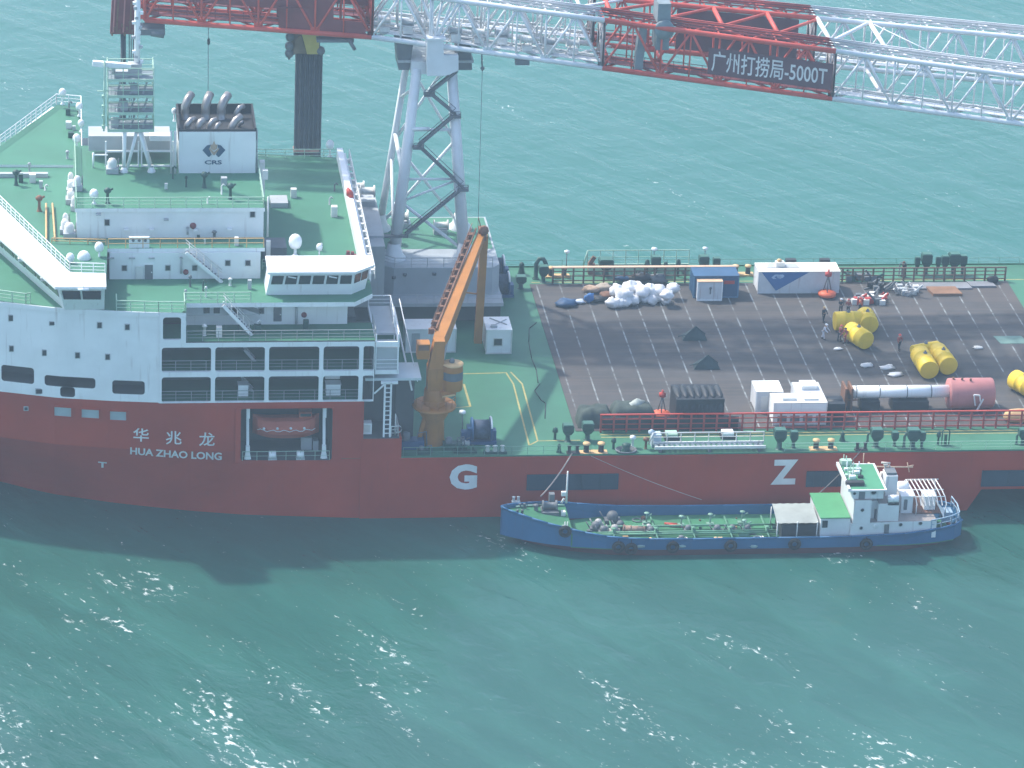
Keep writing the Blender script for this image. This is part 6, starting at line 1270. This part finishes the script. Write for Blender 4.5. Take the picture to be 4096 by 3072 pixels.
mb = MB(); p = ff(880, 600, 2.4); mb.box(p.x-.9, p.x+.7, p.y-.6, p.y+.9, 2.3, 2.7); mb.lathe((p.x-.8, p.y+.2, 3.1), [(0, 0), (.5, .02), (.5, .15), (.3, .2), (.3, 1.2), (.5, 1.25), (.5, 1.4), (0, 1.42)], 14, 0, (1, 0, 0)); mb.box(p.x-.1, p.x+.4, p.y+.6, p.y+1.2, 2.7, 4.0); mb.lathe((p.x-1.4, p.y, 2.35), [(.3, 0), (.2, .2), (.2, .8), (.32, .9), (0, .95)], 9); mb.build("windlass", DGREY, bt)
for u, v, z, k in ((430, 540, 2.75, 1), (390, 640, 2.8, 1), (330, 430, 2.9, 1.1)):
    p = ff(u, v, z); mb = MB(); mb.box(p.x-.4, p.x+.4, p.y-.2, p.y+.2, p.z, p.z+.12)
    for d in (-.22, .22): mb.lathe((p.x+d, p.y, p.z+.1), [(.13, 0), (.12, .4), (.18, .46), (0, .5)], 8)
    mb.build("bollard", DGREY if k == 1 else OFFW, bt)
mb = MB(); mb.tube(fy(1125, 440, -4.6), fy(1150, -60, -4.6), .11, .07, n=8); p = fy(1090, 290, -4.6); mb.box(p.x-.25, p.x+.2, -4.8, -4.5, p.z-.2, p.z+.2); mb.tube(fy(1090, 370, -4.6), fy(1050, 440, -4.6), .1, n=6); mb.box(p.x-.2, p.x+.2, -4.9, -4.4, 2.3, 2.7); mb.build("foremast", OFFW, bt)
mb = MB()
for u in (1110, 1150): p = fy(u, 700, -7.6); mb.tube((p.x, -7.6, .8), (p.x, -7.6, 3.0), .05, n=5)
for k in range(6): mb.tube((p.x-.5, -7.6, 1.0+k*.33), (p.x, -7.6, 1.0+k*.33), .035, n=4)
mb.build("ladder", OFFW, bt)
# cargo pipes, valves, hatches on deck
mb = MB()
for y in (-6.6, -6.2, -4.9): mb.tube((7.5, y, 1.15), (27, y, 1.15), .11, n=7)
for x in (9, 13, 16.5, 20, 23.5): mb.tube((x, -8.0, 1.1), (x, -2.9, 1.1), .09, n=7); mb.lathe((x, -6.4, 1.1), [(.22, 0), (.2, .3), (.08, .35), (.08, .55), (.24, .56), (.24, .6), (0, .62)], 9)
mb.build("cargo_pipe", paint("pipe_green", (.10, .26, .17), .6, .2, 1, grime=.4), bt)
def Zb(c, r, u, v, z=.85): return Zp(c, r, u, v, z)
mb = MB(); a, b = Zb(2, 2, 960, 1250, 1.2), Zb(2, 2, 1145, 1265, 1.2); mb.tube(a, b, .34, n=10); 
for k in range(4): c_ = a.lerp(b, k/3.2); mb.lathe(c_, [(.38, 0), (.38, .15), (.3, .16)], 10, 0, (1, 0, 0))
mb.build("hose_reel", paint("brown_hose", (.30, .20, .15), .75, .2, 2), bt)
for nm, mt_, lst in (("pump", paint("pump_grey", (.42, .42, .40), .6, .2, 1, grime=.3), [(745, 1225, .5), (885, 1275, .5), (1180, 1250, .35)]), ("deck_machine", DGREY, [(720, 1255, .55), (865, 1190, .75), (790, 1285, .5), (935, 1240, .5), (1200, 1285, .45), (1520, 1265, .4), (1770, 1270, .45), (1900, 1270, .45), (2030, 1265, .45)]), ("valve_chest", paint("valve_green", (.20, .36, .28), .6, .15, 1, grime=.3), [(1160, 1200, .35), (1460, 1215, .3), (1710, 1210, .35), (1985, 1200, .4), (2000, 1300, .5)]), ("hatch", TAN, [(1910, 1235, .35), (1510, 1240, .4), (980, 1320, .25), (1800, 1330, .2)]), ("red_hose", RED, [(1370, 1215, .3), (1410, 1228, .25)])):
    for u, v, s in lst:
        p = Zb(2, 2, u, v); mb = MB(); mb.box(p.x-s, p.x+s, p.y-s*.6, p.y+s*.6, .8, .8+s*.5)
        if nm in ("pump", "deck_machine"): mb.lathe((p.x, p.y, .8+s*.5), [(s*.7, 0), (s*.75, s*.5), (s*.5, s*.9), (0, s)], 9); mb.tube((p.x-s, p.y, .8+s*.4), (p.x-s*1.6, p.y+.2, .8+s*1.4), .06, n=5)
        elif nm == "valve_chest": mb.tube((p.x, p.y, .8), (p.x, p.y, .8+s*3), .07, n=6); mb.lathe((p.x, p.y, .8+s*3), [(.26, 0), (.26, .05), (0, .08)], 9); mb.tube((p.x, p.y, .8+s*2), (p.x+s*1.4, p.y+.1, .8+s*2.6), .07, n=5)
        elif nm == "red_hose": mb.tube((p.x-.6, p.y, .95), (p.x+.6, p.y-.2, .95), .14, n=7)
        mb.build(nm, mt_, bt)
rr = random.Random(4)
for k in range(26):
    x, y = rr.uniform(6.5, 26.5), rr.uniform(-8.2, -2.6); s_ = rr.uniform(.08, .3); m_ = MB(); kd = rr.random()
    if kd < .45: m_.lathe((x, y, .8), [(s_, 0), (s_, s_), (s_*.5, s_*1.3), (0, s_*1.4)], 9)
    elif kd < .7: m_.bent([(x+.35*math.cos(t*.9)*(1+.1*t), y+.3*math.sin(t*.9)*(1+.1*t), .86) for t in range(9)], .06, 5)
    else: m_.box(x-s_*1.6, x+s_*1.6, y-s_, y+s_, .8, .8+s_)
    m_.build("deck_gear", rr.choice([DGREY, RUST, DGREY, TAN, VENTG, OFFW]), bt)
# deckhouses aft
def g(u, v, Y=-8.6): return Yf(3300+u/3.95, 1820+v/3.95, Y)
BW = paint("boat_white_paint", (.72, .74, .75), .5, .06, .6, rust=.35, grime=.25); POOP = paint("poop_deck_grey", (.30, .27, .25), .75, .15, .8, grime=.4)
YN, YFr = -8.65, -2.5
xA, xB = g(395, 1280).x, g(1775, 1100).x
z0, z1 = 1.2, g(900, 1070).z; z2 = g(600, 715).z; z3 = g(600, 560, -8.3).z
mb = MB(); mb.prism([(xA, YN), (xB, YN+.35), (xB, YFr-.35), (xA, YFr)], z0, z1, 0, 1); lo_ = mb.build("lower_house", [BW, POOP], bt)
mb = MB(); mb.prism([(xA+.15, YN+.03), (g(725, 900).x, YN+.03), (g(725, 900).x, YFr-.05), (xA+.15, YFr-.05)], z1+.004, z2, 0, 1)
mb.prism([(g(850, 900).x, YN+.35), (g(1180, 900).x, YN+.35), (g(1180, 900).x, YFr-.3), (g(850, 900).x, YFr-.3)], z1+.004, g(1000, 790).z, 0, 1); mb.box(g(725, 900).x, g(850, 900).x, YN+1.0, YFr-.4, z1+.004, g(1000, 790).z-.02, 0)
mid_ = mb.build("middle_house", [BW, POOP], bt)
xw0, xw1 = xA-.15, g(935, 650).x
mb = MB(); mb.hexa([(xw0+.25, YN+.35, z2+.004), (xw1, YN+.35, z2+.004), (xw1, YFr-.35, z2+.004), (xw0+.25, YFr-.35, z2+.004), (xw0-.1, YN+.3, z3), (xw1, YN+.3, z3), (xw1, YFr-.3, z3), (xw0-.1, YFr-.3, z3)]); wh = mb.build("wheelhouse", BW, bt)
mb = MB(); mb.box(xw0-.35, xw1+.25, YN+.1, YFr-.1, z3+.004, z3+.14, 0); mb.box(xw0-.1, xw1+.05, YN+.3, YFr-.3, z3+.145, z3+.155, 1); mb.box(xw0-.35, xw0-.12, YN+.1, YFr-.1, z3+.14, z3+.32, 0); mb.build("wheelhouse_roof", [BW, paint("boat_roof_green", (.07, .27, .145), .6, .08, .5, grime=.2)], bt)
for (u, v, s, par, Y) in ((465, 605, .17, wh, YN+.33), (590, 866, .2, mid_, YN+.03), (570, 1150, .19, lo_, YN+.05), (1195, 1096, .2, lo_, YN+.2), (1507, 1076, .2, lo_, YN+.28), (800, 1125, .2, lo_, YN+.1), (770, 582, .3, wh, YN+.33)):
    p = g(u, v, Y); m_ = MB(); m_.lathe((p.x, Y, p.z), [(0, .06), (s*.75, .06)], 12, 1, (0, -1, 0)); m_.lathe((p.x, Y, p.z), [(s*.75, .07), (s, .06), (s, 0)], 12, 0, (0, -1, 0)); m_.build("porthole", [GREY if u != 800 else BW, GLASS if u != 800 else BW], par)
for (u0, u1, v0, v1, par, Y) in ((530, 635, 575, 690, wh, YN+.32), (765, 852, 845, 1045, mid_, YN+.99), (930, 1015, 1090, 1235, lo_, YN+.12)):
    p, q = g(u0, v1, Y), g(u1, v0, Y); m_ = MB(); m_.box(p.x, q.x, Y-.05, Y+.005, p.z, q.z, 0); m_.box(p.x-.08, q.x+.08, Y-.07, Y-.055, q.z, q.z+.09, 1); m_.build("door", [DGREY, OFFW], par)
for k in range(5):
    y = YN+.75+k*1.12; m_ = MB(); m_.extr([(xw0+.10, y, z2+.62), (xw0+.10, y+.8, z2+.62), (xw0-.02, y+.8, z2+1.15), (xw0-.02, y, z2+1.15)], (-.05, 0, 0)); m_.build("window", GLASS, wh)
m_ = MB(); p = g(1035, 470, -6.0); m_.prism([(g(940, 400, -6).x, -6.6), (g(1125, 400, -6).x, -6.6), (g(1125, 400, -6).x, -5.0), (g(940, 400, -6).x, -5.0)], z1+.2, g(1030, 335, -6.6).z); fu = m_.build("funnel", BW, bt)
m_ = MB(); zt = g(1030, 335, -6.6).z; m_.box(g(955, 400, -6).x, g(1110, 400, -6).x, -6.4, -5.2, zt, zt+.25); m_.build("funnel_cap", DGREY, fu)
m_ = MB()
for u0, v0, u1, v1 in ((910, 400, 960, 160), (1010, 160, 1140, 340), (900, 420, 900, 270)): m_.tube(g(u0, v0, -5), g(u1, v1, -5), .09 if u0 != 900 else .2, n=6)
m_.tube(g(890, 120, -5), g(1030, 130, -5), .1, n=6); m_.box(g(930, 150, -5).x, g(990, 150, -5).x, -5.2, -4.8, g(930, 165, -5).z, g(930, 135, -5).z); m_.build("mast", paint("mast_tan_white", (.62, .55, .48), .6, .1, 1), bt)
m_ = MB(); m_.tube(g(380, 180, -2.4), g(1390, 190, -2.4), .07, n=6); m_.tube(g(1300, 120, -2.4), g(1330, 270, -2.4), .05, n=5); m_.tube(g(1260, 190, -2.4), g(1400, 160, -2.4), .05, n=5); m_.tube(g(600, 180, -2.4), g(615, -30, -2.4), .05, n=5); m_.tube(g(690, 180, -2.4), g(690, 120, -2.4), .12, n=6); m_.build("antenna_yard", PINKROD, bt)
m_ = MB()
for i, (u, v, k, mt_) in enumerate(((330, 150, .5, 0), (290, 130, .35, 0), (340, 240, .22, 1), (440, 250, .3, 0), (500, 290, .25, 1), (360, 340, .25, 0), (430, 370, .3, 1), (530, 240, .22, 1), (400, 300, .25, 0), (560, 360, .25, 2))):
    p = Zf(3300+u/3.95, 1820+v/3.95, z3+.16); m_.box(p.x-k, p.x+k, p.y-k*.6, p.y+k*.6, p.z, p.z+k, mt_); m_.tube(p, p+Vector((0, 0, .9)), .05, n=5, m=mt_)
p = Zf(3300+480/3.95, 1820+470/3.95, z3+.16); m_.box(p.x-.9, p.x+.8, p.y-.3, p.y+.3, p.z, p.z+.35, 2); m_.build("roof_gear", [PALEG, WHITE, BLACK], bt)
m_ = MB(); p = g(990, 690, -8.0); q = g(1165, 690, -8.0); m_.lathe((p.x, -8.0, p.z), [(0, 0), (.36, .03), (.36, q.x-p.x-.03), (0, q.x-p.x)], 14, 0, (1, 0, 0)); m_.box(p.x, q.x, -8.3, -7.7, p.z-.55, p.z-.34, 1); m_.build("life_raft_canister", [WHITE, DGREY], bt)
xh0, xh1 = g(1205, 800, -6.6).x, g(1385, 800, -6.6).x
m_ = MB(); m_.box(xh0, xh1, -6.6, -3.4, z1+.004, g(1290, 660, -6.6).z, 0); m_.box(xh0-.1, xh1+.1, -6.7, -3.3, g(1290, 660, -6.6).z, g(1290, 660, -6.6).z+.1, 0); ah_ = m_.build("galley_house", BW, bt)
m_ = MB(); p, q = g(1240, 865, -6.62), g(1305, 705, -6.62); m_.box(p.x, q.x, -6.66, -6.605, p.z, q.z); m_.build("door", DGREY, ah_)
m_ = MB(); p, q = g(1130, 560, -4.6), g(1325, 480, -4.6); m_.lathe((p.x, -4.6, (p.z+q.z)/2+.1), [(0, 0), (.5, .1), (.55, (q.x-p.x)*.5), (.5, q.x-p.x-.1), (0, q.x-p.x)], 14, 0, (1, 0, 0)); m_.box(p.x+.2, q.x-.3, -5.0, -4.2, p.z-.5, p.z-.1, 1); m_.build("work_boat", [WHITE, BLACK], bt)
# awning frame over the after deck
xa0, xa1 = g(1385, 700, -6.4).x, g(1850, 700, -6.4).x; zf_ = g(1600, 660, -6.4).z+.5
m_ = MB()
for k in range(8):
    x = xa0+(xa1-xa0)*k/7; m_.bent([(x+.35, -6.9, z1+.9), (x+.2, -6.6, zf_-.4), (x, -5.9, zf_), (x-.1, -3.6, zf_), (x-.15, -3.0, zf_-.5)], .06, 6)
for y, z in ((-6.6, zf_-.4), (-5.9, zf_), (-3.6, zf_)): m_.tube((xa0, y, z), (xa1+.2, y, z), .05, n=5)
for x in (xa0+.3, xa1+.3): m_.tube((x, -6.9, z1), (x, -6.9, z1+1), .06, n=5); m_.tube((x, -3.0, z1), (x-.3, -3.0, zf_-.4), .06, n=5)
m_.build("awning_frame", OFFW, bt)
m_ = MB(); m_.box(xa0+.1, xa1, -6.8, -3.0, z1+.004, z1+.12); m_.build("hatch_cover", paint("brown_deck", (.17, .085, .06), .75, .2, .8, grime=.3), bt)
p, q = g(1560, 815, -6.0), g(1750, 600, -6.0); m_ = MB(); m_.box(p.x, q.x, -6.2, -4.6, z1+.13, z1+1.5, 0); m_.box(p.x+.5, q.x-.15, -6.24, -6.205, z1+.3, z1+1.05, 1); m_.build("freezer_box", [WHITE, BW], bt)
m_ = MB(); m_.extr([g(1740, 700, -6.9), g(1880, 870, -7.2), g(1880, 1000, -7.6), g(1820, 870, -7.2)], (0, .1, 0)); m_.build("stern_plate", OFFW, bt)
m_ = MB(); P = [(x, YC-lerp(h_t, x)+.15, lerp(shr, x)) for x in (38.6, 39.6, 40.6, 41.5)]+[(41.7, YC, 2.25), (41.5, YC+1.6, 2.3)]; m_.rail(P, .95, .06, 2, 1.0); m_.box(40.2, 41.2, YC-.6, YC+.6, 1.6, 2.6); m_.lathe((41.0, YC-1.6, 2.3), [(.4, 0), (.4, .2)], 10, 0, (.6, -.6, .5)); m_.build("stern_railing", paint("stern_rail_blue", (.30, .42, .52), .6, .1, 1), bt)
# shed and awning ahead of the house
p, q = Yp(3, 2, 450, 1290, -8.3), Yp(3, 2, 665, 1290, -8.3); zt = Yp(3, 2, 560, 1160, -8.3).z
m_ = MB(); m_.box(p.x, xA-.02, -8.3, -3.0, .8, zt, 0); m_.box(p.x-.1, xA-.02, -8.4, -2.9, zt, zt+.1, 1); sh = m_.build("pump_house", [BW, paint("shed_roof_green", (.075, .28, .125), .6, .1, .5, grime=.2)], bt)
m_ = MB(); c_ = Yp(3, 2, 492, 1210, -8.32); m_.box(c_.x-.25, c_.x+.25, -8.37, -8.305, c_.z-.35, c_.z+.35); m_.build("window", GLASS, sh)
zA = Yp(3, 2, 250, 1200, -8.2).z; a, b = Yp(3, 2, 75, 1212, -8.2), Yp(3, 2, 440, 1185, -8.2); c_, d_ = Zp(3, 2, 20, 1032, zA+.45), Zp(3, 2, 385, 1012, zA+.45)
m_ = MB(); n = 10
G = [[(Vector((a.x, -8.2, zA)).lerp(Vector((b.x, -8.2, zA)), i/n)).lerp(Vector((a.x+.1, c_.y, zA+.45)).lerp(Vector((b.x-.1, c_.y, zA+.45)), i/n), j/6)+Vector((0, 0, .10*math.sin(j/6*math.pi)-(.05 if i % 2 else 0))) for j in range(7)] for i in range(n+1)]
m_.add([p_ for r_ in G for p_ in r_], [(i*7+j, (i+1)*7+j, (i+1)*7+j+1, i*7+j+1) for i in range(n) for j in range(6)], 0, True); m_.build("awning", CANVAS, bt)
m_ = MB()
for x in (a.x+.1, (a.x+b.x)/2, b.x-.1):
    for y in (-8.1, c_.y): m_.tube((x, y, .8), (x, y, zA+.1), .06, n=5)
m_.box(a.x+.6, b.x-.1, -7.9, c_.y+.3, .8, zA-.35, 1); m_.build("awning_post_shade", [OFFW, BLACK], bt)  # the black box stands in for the shade under the awning
m_ = MB(); m_.text("\u7ca4\u6d77", .55, lambda x, z: bpt(2.0+x, .74, -1)+Vector((0, -.05, z)), wid=1.9); 
m_.v = []; m_.f = []; m_.m = []; m_.s = []
for k in range(5): q_ = bpt(2.0+k*.42, .80, -1); m_.box(q_.x, q_.x+.3, q_.y-.05, q_.y-.02, q_.z-.22, q_.z+.2+.05*(k % 2))
m_.build("bow_marking", paint("worn_bow_letters", (.30, .45, .62), .6, .25, 3), bh)
m_ = MB()
for u, v in ((1115, 1405), (1470, 1403), (2090, 1405)): q_ = Yp(2, 2, u, v, -8.9); m_.ball((q_.x, -8.87, q_.z), .32, 10, 0, 1.2, .12, .45, .4, u)
m_.build("paint_patch", paint("bare_patch", (.30, .40, .40), .7, .2, 2), bh)
tyre_spots = [(2, 460, 1275, "the blue bow below the forecastle"), (2, 920, 1410, "the blue side right below the pump cluster"), (2, 1030, 1425, "the blue side, second of the close pair amidships"), (2, 1390, 1410, "the blue side near its middle"), (2, 1890, 1400, "the blue side just left of the awning"), (3, 230, 1385, "the blue side under the awning's right end"), (3, 850, 1385, "the blue side under the white house")]
for i, (c, u, v, wd) in enumerate(tyre_spots):
    p = Yp(c, 2, u, v, -8.95); y = YC-lerp(h_t, p.x)-.14; p = Yp(c, 2, u, v, y); mb = MB()
    pr_ = [(.32+.2*math.cos(t*math.pi/4), .17*math.sin(t*math.pi/4)) for t in range(9)]; mb.lathe((p.x, y, p.z), [(r_+.1, z_) for r_, z_ in pr_], 16, 0, (0, 1, 0)); mb.tube((p.x, y, p.z+.5), (p.x, y+.15, lerp(shr, p.x)+.05), .03, n=4)
    single(mb, "tyre_fender", RUBBER, "black tyre fender hung on "+wd, "tyre", "tyre fenders on the small tanker")

# mooring lines
def line(label, a, b, sag, mat_, r_=.05):
    a, b = Vector(a), Vector(b); mb = MB(); mb.bent([a.lerp(b, t/10)-Vector((0, 0, sag*4*(t/10)*(1-t/10))) for t in range(11)], r_, 5); return single(mb, "mooring_line", mat_, label, "mooring line")
e = ff(720, 340, 2.9); line("pale mooring line from the near fairlead down to the small tanker's bow", (Zp(2, 2, 512, 600, MAIN).x, -.02, MAIN+.3), e, .3, ROPEW, .07)
e = Zp(3, 2, 365, 1005, 2.6); line("dark mooring line passing behind the small wheelhouse to the awning", (Zp(3, 2, 800, 580, MAIN).x, -.02, MAIN+.3), e, .3, paint("dark_line", (.16, .15, .15), .8, .1, 2), .05)
e = Zp(2, 2, 1640, 1000, 2.2); line("thin slack line crossing the red hull to the tanker's midships", (Zp(2, 2, 690, 640, MAIN).x, -.05, MAIN), e, .2, ROPEW, .03)

# ---------------------------------------------------------------- people on the work deck
def bake(o):
    bpy.context.view_layer.update(); me = bpy.data.meshes.new_from_object(o.evaluated_get(bpy.context.evaluated_depsgraph_get())); return me
def skinned(verts, edges, radii):
    me = bpy.data.meshes.new("b"); me.from_pydata(verts, edges, []); o = bpy.data.objects.new("b", me); C.objects.link(o); m = o.modifiers.new("s", 'SKIN'); m.use_smooth_shade = True
    for i, sv in enumerate(me.skin_vertices[0].data): sv.radius = (radii[i], radii[i]*.85); sv.use_root = (i == 0)
    s_ = o.modifiers.new("d", 'SUBSURF'); s_.levels = 1; s_.render_levels = 1
    r_ = bake(o); bpy.data.objects.remove(o); return r_
def figure(lean=0, arms=(0.25, .25), stride=.12):
    h = Vector((0, lean*.35, 0))
    J = dict(p=(0, 0, .92), sp=(0, lean*.2, 1.15), ch=(0, lean*.4, 1.36), nk=(0, lean*.5, 1.50), hd=(0, lean*.6, 1.60), ht=(0, lean*.62, 1.70),
             hl=(-.10, 0, .88), kl=(-.11, -stride*.6, .48), al=(-.11, -stride, .08), tl=(-.12, -stride-.16, .04), hr=(.10, 0, .88), kr=(.11, stride*.4, .48), ar=(.11, stride, .08), tr=(.12, stride-.16, .04),
             sl=(-.19, lean*.42, 1.40), el=(-.27, lean*.4-arms[0]*.5, 1.13), wl=(-.24, lean*.4-arms[0]*1.3, .92), fl=(-.24, lean*.4-arms[0]*1.5, .84), sr=(.19, lean*.42, 1.40), er=(.27, lean*.4-arms[1]*.5, 1.13), wr=(.24, lean*.4-arms[1]*1.3, .92), fr=(.24, lean*.4-arms[1]*1.5, .84))
    return J
RD = dict(p=.13, sp=.125, ch=.14, nk=.06, hd=.095, ht=.085, hl=.10, kl=.07, al=.05, tl=.045, hr=.10, kr=.07, ar=.05, tr=.045, sl=.075, el=.05, wl=.038, fl=.04, sr=.075, er=.05, wr=.038, fr=.04)
ED = [('p', 'sp'), ('sp', 'ch'), ('ch', 'nk'), ('nk', 'hd'), ('hd', 'ht'), ('p', 'hl'), ('hl', 'kl'), ('kl', 'al'), ('al', 'tl'), ('p', 'hr'), ('hr', 'kr'), ('kr', 'ar'), ('ar', 'tr'), ('ch', 'sl'), ('sl', 'el'), ('el', 'wl'), ('wl', 'fl'), ('ch', 'sr'), ('sr', 'er'), ('er', 'wr'), ('wr', 'fr')]
def part_mesh(J, keys, grow):
    k = [x for x in keys if x in J]; ix = {n: i for i, n in enumerate(k)}
    return skinned([J[n] for n in k], [(ix[a], ix[b]) for a, b in ED if a in ix and b in ix], [RD[n]+grow for n in k])
ALL = list(RD)
TOP = ['p', 'sp', 'ch', 'sl', 'el', 'wl', 'sr', 'er', 'wr']; LEG = ['p', 'hl', 'kl', 'al', 'hr', 'kr', 'ar']
def person(label, at, rz, top, legs, hat, lean=0, arms=(.15, .25), stride=.12, sc=1.0):
    o = thing("person", label, "person", at); o.rotation_euler = (0, 0, rz); o.scale = (sc, sc, sc); J = figure(lean, arms, stride)
    def put(me, n, mt_, par):
        me.materials.clear(); me.materials.append(mt_); q_ = bpy.data.objects.new(n, me); C.objects.link(q_); q_.parent = par; return q_
    b_ = put(part_mesh(J, ALL, 0), "body", SKIN, o)
    put(part_mesh(J, TOP, .022), "jacket", top, o); put(part_mesh(J, LEG, .018), "trousers", legs, o)
    m_ = MB(); hx = J['hd']; m_.ball((hx[0], hx[1], hx[2]+.06), .135, 10, 0, 1, 1.1, .8, flat=.03); m_.lathe((hx[0], hx[1]-.03, hx[2]+.035), [(.17, 0), (.17, .015), (.12, .03)], 12)
    me = bpy.data.meshes.new("helmet"); me.from_pydata(m_.v, [], m_.f); put(me, "helmet", hat, o)
    m_ = MB()
    for s_ in (-1, 1): m_.box(s_*.11-.05, s_*.11+.05, (-stride if s_ < 0 else stride)-.2, (-stride if s_ < 0 else stride)+.07, 0, .1)
    me = bpy.data.meshes.new("boots"); me.from_pydata(m_.v, [], m_.f); put(me, "boots", BLACK, o); return o
CO = paint("coverall_maroon", (.30, .07, .06), .8, .1, 3); CN = paint("coverall_dark", (.035, .04, .05), .8, .1, 3); CWH = paint("coverall_pale", (.62, .64, .70), .8, .08, 3); HR = paint("helmet_red", (.60, .07, .05), .4, .05, 3)
def pp(c, r, u, v): p = Zp(c, r, u, v, ZD); return (p.x, p.y, ZD)
person("person in dark clothes and pale cap standing left of the yellow drums", pp(3, 1, 478, 1125), .5, CN, CN, TAN)
person("person in pale overalls bending forward left of the front yellow drum", pp(3, 1, 475, 1270), .9, CWH, CWH, WHITE, -.45, (.35, .35), .2)
person("person in maroon coverall beside the front yellow drum's left end", pp(3, 1, 615, 1290), 2.2, CO, CN, HR, -.3, (.4, .3))
person("second person in maroon crouched over close to the front yellow drum", pp(3, 1, 680, 1305), -1.0, CO, CO, CN, -.5, (.45, .4), .2)
person("person in maroon coverall walking alone right of the three drums", pp(3, 1, 1130, 1365), .3, CO, CN, HR, 0, (.2, .1), .2)
person("person in orange red vest and helmet behind the right drum of the three", pp(3, 1, 790, 1045), 1.5, RORANGE, CN, HR)
person("person in dark trousers and maroon top behind the lying yellow drum", pp(3, 1, 690, 1060), 2.9, CO, CN, HR)
person("person with white helmet at the left behind the lying yellow drum", pp(3, 1, 625, 1055), 2.6, CN, CN, WHITE)
p = Vector((Yp(3, 1, 1168, 690, 44.6).x, 44.6, MAIN)); person("person in dark clothes standing on green deck behind the far fence", p, 2.0, CN, CN, RUST)
# ---------------------------------------------------------------- sea air
mb = MB(); mb.box(-3000, 3000, -3000, 3000, -1.2, 168); hz = struct(mb.build("haze", []), 'stuff')
hm = bpy.data.materials.new("haze"); hm.use_nodes = True; t = hm.node_tree; t.nodes.remove(t.nodes["Principled BSDF"])
pv = t.nodes.new("ShaderNodeVolumePrincipled"); pv.inputs["Color"].default_value = (.58, .82, 1.0, 1); pv.inputs["Density"].default_value = .00040; pv.inputs["Anisotropy"].default_value = .15
t.links.new(pv.outputs[0], t.nodes["Material Output"].inputs["Volume"]); hz.data.materials.append(hm)
